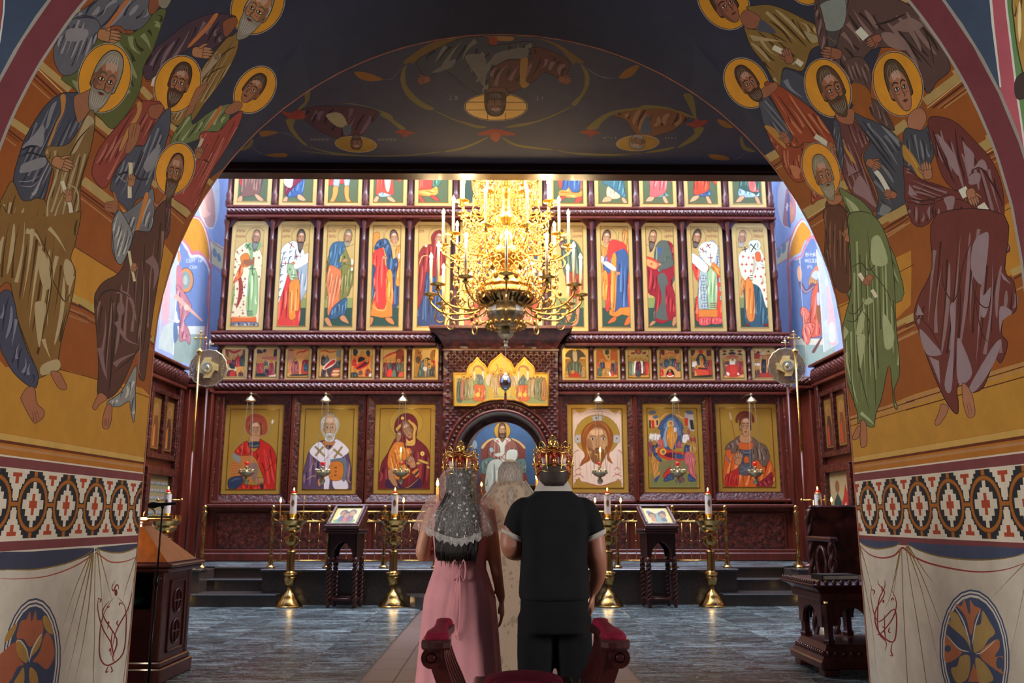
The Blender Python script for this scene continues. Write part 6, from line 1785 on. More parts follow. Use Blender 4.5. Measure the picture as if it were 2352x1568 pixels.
PP = Painting(); PP.draw('''
@ 1020 800 5.6
p d8b458* 160,380 165,355 330,355 335,250 380,205 428,150 480,205 520,240 530,360 600,360 600,240 660,160 730,100 800,160 860,240 865,360 935,360 940,240 990,205 1033,150 1085,205 1125,250 1135,350 1310,350 1310,380
p 8c9058 160,380 525,380 525,660 470,680 400,708 160,708
p a8a060 525,430 940,430 940,655 740,630 525,655
p 8c9058 945,380 1305,380 1305,705 1080,705 1000,670 945,655
P b08048 370,300 380,240 430,215 490,235 520,290 490,290 460,250 400,250 395,300
P b08048 945,300 960,240 1010,215 1070,235 1100,290 1070,290 1040,250 980,250 970,300
P d8d0b0 380,300 395,300 395,400 380,400
P d8d0b0 490,300 510,300 510,400 490,400
P d8d0b0 950,300 965,300 965,400 950,400
P d8d0b0 1065,300 1085,300 1085,400 1065,400
G c8683c e89a60 8a4020 92 4 3 385,480 520,480 520,660 370,660
E e8b850 435 595 28 30 0
G c8683c e89a60 8a4020 92 4 3 950,480 1080,480 1095,665 945,655
E e8b850 975 590 26 28 0
E e8b850 1040 595 26 28 0
G 6c7468 98a088 40483c 92 3 3 415,340 470,340 500,380 495,460 440,460 430,400
G 6c7468 98a088 40483c 92 3 3 1000,360 1030,350 1050,460 960,460
P c8b890 545,360 600,330 700,350 930,360 930,470 820,470 600,480 540,450
G b89860 d8bc88 7a6030 92 5 3 600,380 700,350 720,600 600,600
G a87c4c d8a878 6a4c28 92 4 3 690,340 780,340 800,480 720,500
G b89860 d8bc88 7a6030 92 4 3 820,360 900,380 930,600 840,600
P c87040 700,440 750,440 740,480 700,480
P c8a040 580,500 620,500 640,620 570,630
P c8a040 860,500 910,500 920,620 870,620
p c8b050 690,500 860,500 850,620 700,610
S 6a5030 8 655,200 680,210 690,260 640,330
'''+folk((200,420,46,260,'5a6048'),(255,380,50,270,'a86848'),(300,400,50,250,'8a8050'),(345,370,50,260,'a89860'),(1110,400,46,220,'a89058'),(1150,390,46,230,'b89868'),(1200,380,50,260,'8a8050'),(1250,390,50,270,'7c8054'),(1285,400,46,260,'a8703c'))+halos((635,330),(728,290),(835,330),(255,370),(345,365)))
poly = panel_poly()
cx, cz = sum(p[0] for p in poly)/len(poly), min(p[1] for p in poly)
t = thing('icon', 'three-peaked gilded supper panel above the carved portal arch', 'icon', (cx, YPF-.03, cz))
me = PP.mesh('painting', lambda p: (atY(p[0], p[1], YPF-.05).x, atY(p[0], p[1], YPF-.05).z), poly, [], lambda u, v: (u-cx, -.032, v-cz), 'd8b04c*')
link('painting', me, MATS['icon_paint'], t)
m = MB(); m.prism([(x-cx, z-cz) for x, z in poly], -.03, .03); m.build('board', MATS['gilt'], t)
m = MB(); m.tube([(x-cx, -.034, z-cz) for x, z in poly+[poly[0]]], .016, 6); m.build('rim', MATS['gilt'], t)
YA = 19.2
PA = Painting(); PA.draw('''
@ 1020 800 5.6
P 7a4038 480,1250 560,1180 650,1150 750,1140 870,1150 960,1190 1040,1260 1050,1568 1060,1900 470,1900 475,1568
P c8a878 480,1260 560,1180 640,1150 640,1165 560,1210 500,1290
P c8a878 1040,1260 960,1190 870,1150 880,1175 960,1215 1030,1290
G 8c5a50 b08074 54302c 92 8 6 600,1200 700,1160 830,1160 930,1220 960,1400 900,1500 640,1500 560,1400
E b8923e* 748 1060 104 110 0 6
P c8ccc0 640,1180 700,1150 750,1210 800,1150 860,1180 780,1260 790,1568 720,1568 720,1270
l a84038 10 660,1170 710,1210
l a84038 10 700,1165 670,1215
l a84038 10 790,1165 830,1210
l a84038 10 840,1165 790,1215
l a84038 10 700,1360 790,1440
l a84038 10 780,1350 720,1430
Po 9ab0b8 5 580,1290 620,1270 640,1320 600,1340
Po d0d4cc 5 820,1310 940,1310 920,1440 800,1430
'''+'\n'.join(f'l 9aa09c 3 {825},{1335+i*22} {925},{1340+i*22}' for i in range(4))+'''
P c8ccc0 650,1360 720,1340 730,1380 680,1390
G 5c8078 88a8a0 34504c 92 5 5 480,1450 620,1400 700,1500 620,1600 480,1600
G 5c8078 88a8a0 34504c 92 5 5 900,1450 1040,1420 1050,1600 880,1560
G c0c8c0 d8dcd4 7c8c84 92 5 5 560,1500 700,1420 800,1500 900,1460 960,1568 960,1900 560,1900
F 748 1055 62 80 0 0 4a2c20 .3 a87c58 long
E 7c9aa8 380 1230 44 60 -20
'''); PA.text('ІС', 1132.2-20, 992, 5, '8fb0c8'); PA.text('ХС', 1185, 990, 5, '8fb0c8')
me = PA.mesh('wall_apse', lambda p: (atY(p[0], p[1], YA).x, atY(p[0], p[1], YA).z), [(-3.4, .5), (3.4, .5), (3.4, 5.6), (-3.4, 5.6)], [], lambda u, v: (u, YA-.025*u*u, v), '1f5c96')
link('wall_apse', me, MATS['fresco'], kind='structure')
scr = thing('icon_screen', 'tall carved mahogany icon screen of four tiers filling the wall behind the railings', 'icon screen', (0, YI, ZP))
def SP(mb, name, m, label=None, smooth=False, auto=None, kind=None, parent=None):
    """part of the screen, built in world metres"""
    mb.v = [(x, y-YI, z-ZP) for x, y, z in mb.v]; o = mb.build(name, m, parent or scr, smooth=smooth, auto=auto, kind=kind)
    if label: o['label'] = label
    return o
def relief(x0, x1, z0, z1, y, bulge=.10, amp=.035, per=.42, nz=16, res=.018, M=None):
    """half-round moulding carved with a running vine"""
    nx = max(4, int((x1-x0)/res)); mb = MB(); vs = []
    for j in range(nz+1):
        v = j/nz; base = bulge*sin(pi*v)**.7
        for i in range(nx+1):
            x = x0+(x1-x0)*i/nx; u = (x-x0)/per; w_ = (v-.5)*2
            q_ = abs(sin(2*pi*u+3*w_))*abs(cos(3.4*pi*u-4*w_))+.45*abs(sin(6.6*pi*u+2.5*w_))
            h = amp*q_*(sin(pi*v)**.5 if 0 < v < 1 else 0)
            vs.append((x, y-base-h, z0+(z1-z0)*v))
    m_ = nx+1; fs = [(j*m_+i, j*m_+i+1, (j+1)*m_+i+1, (j+1)*m_+i) for j in range(nz) for i in range(nx)]
    mb.add(vs, fs, M); return mb
ZT = lambda py: atY(1147, py, 17.0).z
X = lambda px, py: atY(px, py, 17.0).x
XL, XR = X(505, 800), X(1793, 800)
PXL, PXR = atY(1018, 900, YPF).x, atY(1282, 900, YPF).x      # portal sides
b = MB(); b.box(XL, PXL+.05, 17.08, 17.2, ZP, ZT(890)); b.box(PXR-.05, XR, 17.08, 17.2, ZP, ZT(890)); b.box(XL-.02, XR+.02, 17.06, 17.2, ZT(905), 9.6)
SP(b, 'back_panel', MATS['wood_dark'])
for k, (a, c, ex) in enumerate(((478, 507, .0), (764, 797, .14), (874, 908, .14))):
    z1, z0 = ZT(a), ZT(c); m_ = (z1-z0)
    segs = ((XL-ex, XR+ex),) if k == 0 else ((XL-ex, PXL), (PXR, XR+ex))
    if k == 1: segs = ((XL-ex, atY(1000, 760, 16.9).x), (atY(1300, 760, 16.9).x, XR+ex))
    for x0, x1 in segs:
        b = MB(); b.box(x0-.03, x1+.03, 16.86, 17.08, z1-.055, z1, b=.012); b.box(x0-.03, x1+.03, 16.84, 17.08, z0, z0+.06, b=.014); b.box(x0, x1, 16.9, 17.08, z0+.06, z1-.055)
        SP(b, 'cornice', MATS['wood_red'], auto=.6)
        SP(relief(x0, x1, z0+.06, z1-.055, 16.91, bulge=.06, amp=.034, per=.21 if k else .18), 'carved_frieze', MATS['wood'], smooth=True)
def colonnette(h, r):
    b = MB(); p = [(r*1.5, 0), (r*1.5, .02*h), (r*1.7, .03*h), (r*1.25, .06*h), (r*1.5, .09*h), (r*1.1, .12*h), (r*.95, .14*h)]
    p += [(r*.95, .28*h), (r*1.25, .29*h), (r*.95, .30*h), (r*.9, .47*h), (r*1.3, .48*h), (r*1.45, .50*h), (r*1.3, .52*h), (r*1.5, .535*h), (r*.9, .56*h), (r*.85, .80*h), (r*1.2, .81*h), (r*.85, .82*h), (r*.95, .92*h), (r*1.6, .965*h), (r*1.7, .985*h), (r*1.3, h)]
    b.lathe(p, 12); return b.mesh('colonnette')
cm = colonnette(MZ1-MZ0+.06, .041); cu = colonnette(2.5, .044); cs = colonnette(SZ1-SZ0+.08, .034)
for me_ in (cm, cu, cs): me_.materials.append(MATS['wood'])
for i in range(13):
    if i == 6: continue
    x = MX0+MP*i
    link('colonnette', cm, None, scr, smooth=True, loc=(x, 16.96-YI, MZ0-.03-ZP)); link('colonnette', cu, None, scr, smooth=True, loc=(x, 16.96-YI, UZ0-.03-ZP))
for a, c in ((SL0, SL7), (SR0, SR7)):
    for i in range(8): link('colonnette', cs, None, scr, smooth=True, loc=(a+(c-a)*i/7, 16.96-YI, SZ0-.04-ZP))
def spandrels(xa, xb, zt, w_, h_):
    for s_, xx in ((1, xa), (-1, xb)):
        b = MB(); b.prism([(xx, zt+.04), (xx+s_*w_, zt+.04), (xx+s_*w_*.58, zt-.03), (xx+s_*w_*.34, zt-h_*.6), (xx, zt-h_)], 16.965, 16.99); SP(b, 'spandrel', MATS['wood'])
for i in range(12):
    if i not in (5, 6): spandrels(MX0+MP*i, MX0+MP*(i+1), MZ1, .26, .2)
for a, c in ((SL0, SL7), (SR0, SR7)):
    for i in range(7): spandrels(a+(c-a)/7*i, a+(c-a)/7*(i+1), SZ1, .14, .12)
for (lb, q, d), hd in zip(BIG, (G1, G1, G3, G4, G4, G6)):
    x0, x1, z0, z1 = big_box(q, hd); w_ = .13
    outer, inner = .17, .0
    b = MB()
    ring = lambda o, y: [(x0-o, y, z0-o), (x1+o, y, z0-o), (x1+o, y, z1+o), (x0-o, y, z1+o)]
    prof = [(.20, 17.08), (.20, 16.93), (.185, 16.90), (.155, 16.90), (.145, 16.925)]
    rs = [ring(o, y) for o, y in prof]; b.loft(rs, cap=False); SP(b, 'frame', MATS['wood_red'])
    b = MB(); rs = [ring(o, y) for o, y in [(.145, 16.925), (.02, 16.985), (0, 16.985), (0, 17.05)]]; b.loft(rs, cap=False); SP(b, 'frame_carving', MATS['wood_fine'])
b = MB()
for px in (505, 669, 840, 1014, 1288, 1459, 1631, 1797):
    x = X(px, 1030); b.box(x-.045, x+.045, 16.93, 17.08, ZT(1158), ZT(908), b=.01)
b.box(XL, PXL, 16.99, 17.08, ZT(918), ZT(908)); b.box(PXR, XR, 16.99, 17.08, ZT(918), ZT(908))
SP(b, 'stile', MATS['wood_red'])
for x0, x1 in ((XL-.05, PXL+.02), (PXR-.02, XR+.05)):
    b = MB(); b.box(x0, x1, 16.84, 17.08, ZT(1166), ZT(1158), b=.015); b.box(x0, x1, 16.9, 17.08, ZT(1172), ZT(1166)); b.box(x0, x1, 16.86, 17.08, ZP, ZP+.16, b=.02); b.box(x0, x1, 16.9, 17.08, ZP+.16, ZP+.22, b=.01)
    SP(b, 'ledge', MATS['wood_red'], auto=.6)
    b = MB(); b.box(x0, x1, 16.98, 17.08, ZP+.2, ZT(1170)); SP(b, 'dado', MATS['wood_red'])
for px0, px1 in ((500, 655), (690, 838), (862, 1005), (1296, 1440), (1470, 1618), (1650, 1800)):
    x0, x1 = X(px0, 1220), X(px1, 1220); z0, z1 = ZT(1262), ZT(1182)
    b = MB(); b.box(x0-.05, x1+.05, 16.95, 17.0, z0-.05, z1+.05, b=.012); SP(b, 'dado_panel', MATS['wood'])
    n = 10; b = MB(); cxm, czm = (x0+x1)/2, (z0+z1)/2
    nx, nz = int((x1-x0)/.035), int((z1-z0)/.035); vs = []
    for j in range(nz+1):
        for i in range(nx+1):
            xx = x0+(x1-x0)*i/nx; zz = z0+(z1-z0)*j/nz; inn = abs(xx-cxm) < (x1-x0)*.16 and abs(zz-czm) < (z1-z0)*.22
            h = 0 if inn else .022*(.5+.5*sin(xx*34+3*sin(zz*21)))*(.5+.5*cos(zz*38+2*sin(xx*17)))+.006
            if i in (0, nx) or j in (0, nz): h = 0
            vs.append((xx, 16.948-h, zz))
    m_ = nx+1; b.add(vs, [(j*m_+i, j*m_+i+1, (j+1)*m_+i+1, (j+1)*m_+i) for j in range(nz) for i in range(nx)]); SP(b, 'carved_field', MATS['wood_fine'], smooth=True)
pcx = atY(1150, 1049, YPF).x; zc_, r_ = atY(1150, 1049, YPF).z, .86
ztop = atY(1150, 803, YPF).z
def arch_pts(cx, zc, r, n=24): return [(cx-r, ZP)]+[(cx-r*cos(pi*k/n), zc+r*sin(pi*k/n)) for k in range(n+1)]+[(cx+r, ZP)]
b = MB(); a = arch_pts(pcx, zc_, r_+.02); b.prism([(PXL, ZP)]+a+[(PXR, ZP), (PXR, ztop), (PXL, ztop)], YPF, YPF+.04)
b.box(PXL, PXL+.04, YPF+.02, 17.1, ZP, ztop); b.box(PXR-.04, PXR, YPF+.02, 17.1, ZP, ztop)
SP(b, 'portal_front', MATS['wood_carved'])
b = MB(); st_ = .115; j = 0; z = ZP+.1
while z < ztop-.05:
    x = PXL+.09+(st_/2 if j % 2 else 0)
    while x < PXR-.06:
        if not (hypot(x-pcx, z-zc_) < r_+.22 or (z < zc_ and abs(x-pcx) < r_+.2)) and not (atY(1150, 931, YPF).z-.05 < z < atY(1150, 857, YPF).z+.05 and atY(1041, 890, YPF).x-.05 < x < atY(1259, 890, YPF).x+.05):
            s_ = .046; b.add([(x-s_, YPF, z), (x, YPF, z-s_), (x+s_, YPF, z), (x, YPF, z+s_), (x, YPF-.028, z)], [(0, 1, 4), (1, 2, 4), (2, 3, 4), (3, 0, 4)])
            s_ = .018; zz = z+st_*.5; b.add([(x-s_, YPF, zz), (x, YPF, zz-s_), (x+s_, YPF, zz), (x, YPF, zz+s_), (x, YPF-.016, zz)], [(0, 1, 4), (1, 2, 4), (2, 3, 4), (3, 0, 4)])
        x += st_
    z += st_*.5; j += 1
SP(b, 'lattice', MATS['wood'], kind='stuff')
b = MB(); n = 40
for rr, rad in ((r_+.03, .03), (r_+.19, .022)):
    b.tube([(pcx-rr, YPF-.01, ZP+.02)]+[(pcx-rr*cos(pi*k/n), YPF-.01, zc_+rr*sin(pi*k/n)) for k in range(n+1)]+[(pcx+rr, YPF-.01, ZP+.02)], rad, 8)
SP(b, 'archivolt', MATS['wood_red'], smooth=True)
b = MB()
for k in range(34):
    a_ = pi*(k+.5)/34; b.ball((pcx-(r_+.11)*cos(a_), YPF-.005, zc_+(r_+.11)*sin(a_)), .034, 8, 5)
for k in range(12):
    for s in (-1, 1): b.ball((pcx+s*(r_+.11), YPF-.005, zc_-.09*(k+1)), .034, 8, 5)
SP(b, 'beading', MATS['wood'], smooth=True, kind='stuff')
b = MB(); rings = []
for y, rr, cx_ in ((YPF, r_, pcx), (17.3, r_-.04, pcx+.02), (17.32, r_-.13, pcx+.03), (18.3, .70, pcx+.06)):
    rings.append([(x, y, z) for x, z in arch_pts(cx_, zc_-.0 if y < 17.31 else atY(1158, 1047, 18.3).z*(y-17.31)/.99+zc_*(18.3-y)/.99 if y > 17.31 else zc_, rr)])
n_ = len(rings[0]); vs = [p for r in rings for p in r]
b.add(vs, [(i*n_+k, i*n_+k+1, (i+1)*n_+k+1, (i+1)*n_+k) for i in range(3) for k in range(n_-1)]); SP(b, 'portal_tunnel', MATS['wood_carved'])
z0, z1 = ztop, atY(1150, 752, 16.5).z
b = MB(); rs = []
for t_ in range(7):
    v = t_/6; e = .30*(1-cos(v*pi/2)); zz = z0+(z1-z0)*v*.93
    rs.append([(PXL-e*.8, YPF-e, zz), (PXR+e*.8, YPF-e, zz), (PXR+e*.8, 17.1, zz), (PXL-e*.8, 17.1, zz)])
b.loft(rs); SP(b, 'portal_cornice', MATS['wood_carved'])
b = MB(); b.box(PXL-.27, PXR+.27, YPF-.36, 17.1, z1-.05, z1+.02, b=.015); b.box(PXL-.03, PXR+.03, YPF-.03, 17.1, z0-.03, z0+.015, b=.008); SP(b, 'portal_cornice_lip', MATS['wood_red'], auto=.6)
for s in (-1, 1):
    xo, xi = s*6.06, (XL if s < 0 else XR); a, c = sorted((xo, xi))
    b = MB(); b.box(a, c, 16.75, 17.15, ZP, ZT(906), b=.01); b.box(a if s < 0 else a+.25, c-.25 if s < 0 else c, 16.25, 16.8, ZP, ZT(906), b=.01); SP(b, 'pier', MATS['wood_red'])
    b = MB(); e = .02
    b.box(min(xo, xi-s*.02), max(xo, xi-s*.02), 16.6, 17.1, ZT(908), ZT(902), b=.01); b.box(a-(.0), c, 16.2, 17.1, ZT(904), ZT(898), b=.01); SP(b, 'pier_cornice', MATS['wood_red'])
    SP(relief(a, c, ZT(899), ZT(876), 16.3, bulge=.08), 'carved_frieze', MATS['wood'], smooth=True)
for s in (-1, 1):
    xw = 5.98*s; pxf = (lambda x: x) if s < 0 else (lambda x: 2300-x)
    q = lambda px, py: atX(px, py, xw)
    cs_ = thing('icon_case', ('left' if s < 0 else 'right')+' wall case of carved mahogany with small framed icons beside the screen', 'icon case', (xw, 15.2, ZP))
    def CP(mb, name, m, **k): mb.v = [(x-xw, y-15.2, z-ZP) for x, y, z in mb.v]; return mb.build(name, m, cs_, **k)
    ref = (430, 850) if s < 0 else (1868, 842)
    ztopc = q(*ref).z; zb = ztopc-.42; y0, y1 = 11.6, 16.2
    xx = lambda d: sorted((xw+s*.12, xw-s*d))
    b = MB(); a = xx(.0); b.box(a[0], a[1], y0, y1, ZP, zb); CP(b, 'side_panel', MATS['wood_red'])
    b = MB(); a = xx(.16); b.box(*a, y0, y1, ztopc-.05, ztopc, b=.01); a = xx(.12); b.box(*a, y0, y1, zb, zb+.06, b=.01); CP(b, 'cornice', MATS['wood_red'])
    M_ = T(xw-s*.0, 0, 0) @ R(-s*pi/2 if s < 0 else -pi/2)
    fr = relief(0, y1-y0, zb+.06, ztopc-.05, 0, bulge=.07, amp=.05, per=.2)
    fr.v = [((xw-s*(.03-yy*1.0)), y0+x_, z_) for x_, yy, z_ in fr.v]; CP(fr, 'carved_frieze', MATS['wood'], smooth=True)
    def bar(ya, yb, za, zb_, d, name='pilaster', m='wood_fine'):
        b = MB(); a = xx(d); b.box(*a, min(ya, yb), max(ya, yb), za, zb_, b=.008); return CP(b, name, MATS[m])
    pe = (398, 870) if s < 0 else (1870, 870)
    yp = q(*pe).y
    for yy in (16.16, 14.6, 13.0): bar(yy, yy-.16, ZP, zb, .09)
    for yy in (15.4, 13.8):
        z1u, z0u = zb-.22, zb-1.25
        for za, zb2, ya, yb2 in ((z0u-.09, z0u, yy-.66, yy+.66), (z1u, z1u+.09, yy-.66, yy+.66), (z0u, z1u, yy-.66, yy-.56), (z0u, z1u, yy+.56, yy+.66), (z0u, z1u, yy-.05, yy+.05)): bar(ya, yb2, za, zb2, .07, 'frame')
        for dy in (-.3, .3):
            b = MB(); a = xx(.02); b.box(*a, yy+dy-.2, yy+dy+.2, z0u+.06, z1u-.06); CP(b, 'small_icon', MATS['wood_dark'])
            P_ = Painting(); mm = lambda pts, c: P_.sh.append((('uv', pts), colr(c)))
            w_, h_ = .36, z1u-z0u-.16
            mm([(-w_/2, 0), (w_/2, 0), (w_/2, h_), (-w_/2, h_)], 'a8803c*')
            f_ = 1 if dy > 0 else -1
            mm([(-.13, .02), (.13, .02), (.11, h_*.45), (.05, h_*.68), (-.05, h_*.68), (-.12, h_*.45)], '4a2c26' if dy > 0 else '6a3a24')
            mm([(0, .04), (.10, .04), (.09, h_*.4), (.02, h_*.5)], 'a83a28' if s > 0 else 'b06a30')
            mm([(.11*cos(2*pi*k/16), h_*.78+.11*sin(2*pi*k/16)) for k in range(16)], 'c09448*'); mm([(.065*cos(2*pi*k/16), h_*.76+.08*sin(2*pi*k/16)) for k in range(16)], '8a5c3c')
            yc_, zz0 = yy+dy, z0u+.08
            me_ = P_.mesh('small_painting', lambda p: p, [(-w_/2, 0), (w_/2, 0), (w_/2, h_), (-w_/2, h_)], [], lambda u, v: (-s*.023-0, yc_+(-s)*u*-1-15.2, zz0+v-ZP), 'a8803c*')
            link('small_painting', me_, MATS['icon_paint'], cs_)
        z1l, z0l = zb-1.62, ZP+.55
        for za, zb2, ya, yb2 in ((z0l-.14, z0l, yy-.66, yy+.66), (z1l, z1l+.14, yy-.66, yy+.66), (z0l, z1l, yy-.66, yy-.5), (z0l, z1l, yy+.5, yy+.66)): bar(ya, yb2, za, zb2, .1, 'frame')
        P_ = Painting(); mm = lambda pts, c: P_.sh.append((('uv', pts), colr(c))); h_ = z1l-z0l
        mm([(-.5, 0), (.5, 0), (.5, h_), (-.5, h_)], 'b09a6c' if s > 0 else '9a8a60')
        if s > 0:
            mm([(-.45, .1), (-.05, .1), (.0, h_*.3), (-.02, h_*.5), (-.12, h_*.62), (-.2, h_*.8), (-.3, h_*.62), (-.42, h_*.45)], 'b03428'); mm([(-.02, .1), (.4, .1), (.36, h_*.5), (.16, h_*.66), (.0, h_*.5)], '2e4a3a')
            mm([(-.2, .1), (-.12, .1), (-.12, h_*.45), (-.2, h_*.5)], 'd8c8b0'); mm([(.16+.1*cos(2*pi*k/16), h_*.76+.11*sin(2*pi*k/16)) for k in range(16)], '8a5c3c')
        else:
            for r_i in range(7):
                for c_i in range(2):
                    a0 = -.46+c_i*.48; zq = .06+r_i*(h_-.1)/7; e_ = (h_-.1)/7-.06
                    mm([(a0, zq), (a0+.42, zq), (a0+.42, zq+e_), (a0, zq+e_)], '7fa6b4'); mm([(a0, zq), (a0+.42, zq), (a0+.42, zq+e_*.3), (a0, zq+e_*.3)], '4c7a5c')
                    for k3, cc in enumerate(('b84a38', 'e0dccc', 'b84a38' if r_i % 2 else '3a5a8a')): mm([(a0+.08+k3*.11, zq+.03), (a0+.17+k3*.11, zq+.03), (a0+.15+k3*.11, zq+e_*.7), (a0+.10+k3*.11, zq+e_*.7)], cc); mm([(a0+.125+k3*.11+.025*cos(2*pi*k/10), zq+e_*.78+.03*sin(2*pi*k/10)) for k in range(10)], 'b07a50')
        me_ = P_.mesh('wall_icon', lambda p: p, [(-.5, 0), (.5, 0), (.5, h_), (-.5, h_)], [], lambda u, v: (-s*.012, yy+u-15.2, z0l+v-ZP), 'b09a6c')
        link('wall_icon', me_, MATS['icon_paint'], cs_)
SWZ = 4.0
def side(s, draw, base, name):
    P = Painting(); P.draw(draw); xw = 6.08*s
    me = P.mesh(name, lambda p: (atX(p[0], p[1], xw).y, atX(p[0], p[1], xw).z), [(11.4, -.02), (18.4, -.02), (18.4, 15), (11.4, 15)], [], lambda u, v: (xw, u, v), base)
    return link(name, me, MATS['fresco'], kind='structure')
side(-1, '''
@ 340 380 3.267
p 86a8e6 -40,200 560,-10 640,40 640,1600 -60,1500
P c9ccd0 455,-40 520,60 537,220 525,380 490,470 460,472 420,440 395,380 370,280 360,150
P c09488 430,120 470,140 500,260 500,420 460,460 430,420 400,360 395,250
P d8a898 395,300 420,240 440,330 470,360 440,390 400,370
P b89088 430,400 500,360 495,450 460,465 435,440
l b89cb0 3 380,320 400,420
p d8cfa8 470,560 600,640 600,820 470,730
E 7a9ab4 500 655 16 34 -10
E 7a9ab4 532 690 14 34 -10
L c08088 7 455,550 500,590 600,650
L c08088 7 475,735 520,780 600,850
P c07880 200,640 240,520 300,400 350,375 400,400 440,480 470,600 478,760 450,1420 425,1420 440,900 460,700
P e0d0d4 210,620 245,530 305,410 350,388 395,412 435,490 462,600 466,720 440,1400 430,1400 452,720
P c88a2c 215,600 250,530 310,410 350,395 390,415 430,500 455,620 460,710 420,680 380,650 330,655 300,600 250,550
P c07880 210,560 250,540 300,590 335,640 380,640 430,680 470,740 462,780 430,700 380,662 330,668 300,620 250,565
P d8ccd0 225,575 250,562 296,612 328,672 380,668 425,704 456,770 452,790 420,720 380,684 322,688 290,630 250,585
P 5a80c0 225,590 255,585 290,640 320,700 380,696 420,720 450,790 440,1000 430,1210 200,1210 210,900
X d0d8e0 290 726 24 СЕРГІИ
X d0d8e0 315 774 22 СЕИ
p d4d8d0 200,1205 430,1205 428,1270 200,1270
p 8cae9c 190,1265 428,1265 420,1500 190,1470
l c890a0 10 428,1205 415,1490
p a8bce0 100,800 238,560 215,900 190,1420 80,1370
l e8ecf4 6 238,560 212,1000 188,1420
P d0a8ac 110,900 150,760 170,780 168,960 155,1190 130,1340 95,1330 100,1160
P b8a8cc 100,1190 130,1150 135,1330 90,1330
l d8dce4 3 150,1150 190,1165
p b4ccc0 80,1330 110,1210 190,1170 185,1410 80,1370
E c88a58 285 860 54 90 0 4
E 7a9a94 282 860 36 66 0
E a8b4a4 280 860 16 36 0
P b87c84 215,760 250,770 262,860 262,940 215,1000
G b87c84 d0a0a4 8a4c58 100 5 3 210,900 270,950 310,1020 328,1060 300,1120 270,1170 300,1220 318,1290 310,1345 280,1310 240,1320 232,1240 240,1130
P d8a898 205,975 215,965 400,1150 400,1165 390,1160 205,1000
E e0c0a8 290 1065 20 22 0
P dce0e0 195,1160 212,1090 225,1150 240,1170 215,1180
P 4a78a8 190,1190 215,1190 225,1290 195,1330
E d0a088 232 690 14 40 0
P c88a58 225,640 240,650 242,700 228,720
'''.replace('X d0d8e0 290 726 24 СЕРГІИ', 'X d0d8e0 290 726 24 x СЕРГІИ').replace('X d0d8e0 315 774 22 СЕИ', 'X d0d8e0 315 774 22 x СЕИ').replace(' x ', ' '), '86a8e6', 'wall_west')
side(1, '''
@ 1780 380 3.267
p 86a8e6 -60,-20 100,-20 560,500 560,1500 -60,1500
P d0ccd0 60,80 90,110 140,180 165,300 150,400 110,460 80,465 45,420 22,320 22,200 40,130
P b08088 90,170 120,220 160,290 150,400 110,450 90,460 60,430 70,300
P 4a6cb8 92,230 110,230 122,440 98,450
P d09478 110,280 130,300 140,380 118,430
l e8ecf4 7 92,280 90,340
l e8ecf4 6 80,315 102,300
p d8cfa8 0,650 112,560 112,690 0,760
E 7a9ab4 30 655 16 40 10
E 7a9ab4 66 620 16 42 10
L c08088 7 0,640 60,590 130,520
L c08088 7 0,760 60,720 112,690
P c07880 112,1420 100,1000 88,760 100,600 130,500 170,430 210,400 260,500 300,620 230,560 210,600 180,660 120,690 112,760 135,1420
P e0d0d4 103,760 112,690 112,600 140,510 175,440 215,412 262,500 262,520 215,430 180,455 150,520 120,600 118,680
P c88a2c 112,700 120,600 148,520 180,450 215,425 270,500 262,530 230,560 210,600 190,650 150,670
P c07880 112,730 150,690 195,670 220,600 280,520 340,560 330,600 280,540 240,590 205,680 160,700 115,750
P 5078b8 118,740 160,710 205,690 235,610 285,545 320,640 340,900 350,1300 140,1300 125,1000
X d0d8e0 232 680 25 ВМУКЬ
X d0d8e0 226 726 25 ФЕОДѠ
X d0d8e0 246 772 22 РЪ
p d0ccb8 138,1298 360,1298 360,1350 140,1350
p 8cae9c 140,1345 440,1345 470,1500 140,1500
p a8bce0 312,630 360,720 410,900 480,1330 370,1400 345,1000
l e8ecf4 6 312,630 335,900 368,1400
p b4ccc0 352,1180 430,1130 470,1340 372,1400
P d8b0b4 390,920 410,930 450,1150 460,1330 410,1330 400,1150
P c0d0e8 405,1200 440,1180 455,1310 410,1320
E b8ccd8 382 875 8 34 0
P d0a080 165,800 180,750 200,790 200,850 180,870
P c88060 275,800 320,750 325,830 290,860 270,850
E a8c0d0 300 830 26 44 20
'''+'\n'.join(f'Po c89058 2 {262+i*13},{835+i*8} {272+i*13},{840+i*8} {262+i*13},{900+i*6} {252+i*13},{890+i*6}' for i in range(5))+'''
P 6a5468 180,870 205,880 240,930 270,880 310,900 240,960 205,945 185,910
S a098b0 8 190,880 230,950 300,900
G c8604c e08470 8a3428 95 5 3 310,890 325,900 330,1100 345,1200 345,1270 290,1290 230,1270 200,1110 220,1080 262,1100 275,960
G d8705c e89484 8a3428 100 4 3 190,1080 220,1060 262,1110 230,1200 215,1130 200,1140
G d8705c e89484 8a3428 70 4 3 215,1190 300,1190 270,1290 245,1345 205,1290
P 8a5a3c 310,1060 340,1060 345,1180 320,1170
P a8c0cc 315,960 332,960 335,1040 318,1040
P 6a4440 345,1290 352,1300 300,1400 285,1405 280,1390
l d8d0c8 3 188,690 200,950 235,1440
E c0b890 186 712 5 24 0
''', '86a8e6', 'wall_east')
mat('candle_wax', 'e8dcc0', .5, var=.08); glow('flame', 'ffd890', 60); glow('flame_small', 'ffb45a', 28)
mat('wax_yellow', 'd8a850', .5, var=.1); mat('red_glass', 'a01812', .15, var=.1, emit='d02010', es=.5)
CY = 13.0; CX = atY(1162, 650, CY).x; zc = lambda py: atY(1162, py, CY).z; SC_ = 1/149
ch = thing('chandelier', 'large gilded tiered chandelier crowded with lit candles, hanging before the icon screen', 'chandelier', (CX, CY, zc(800)))
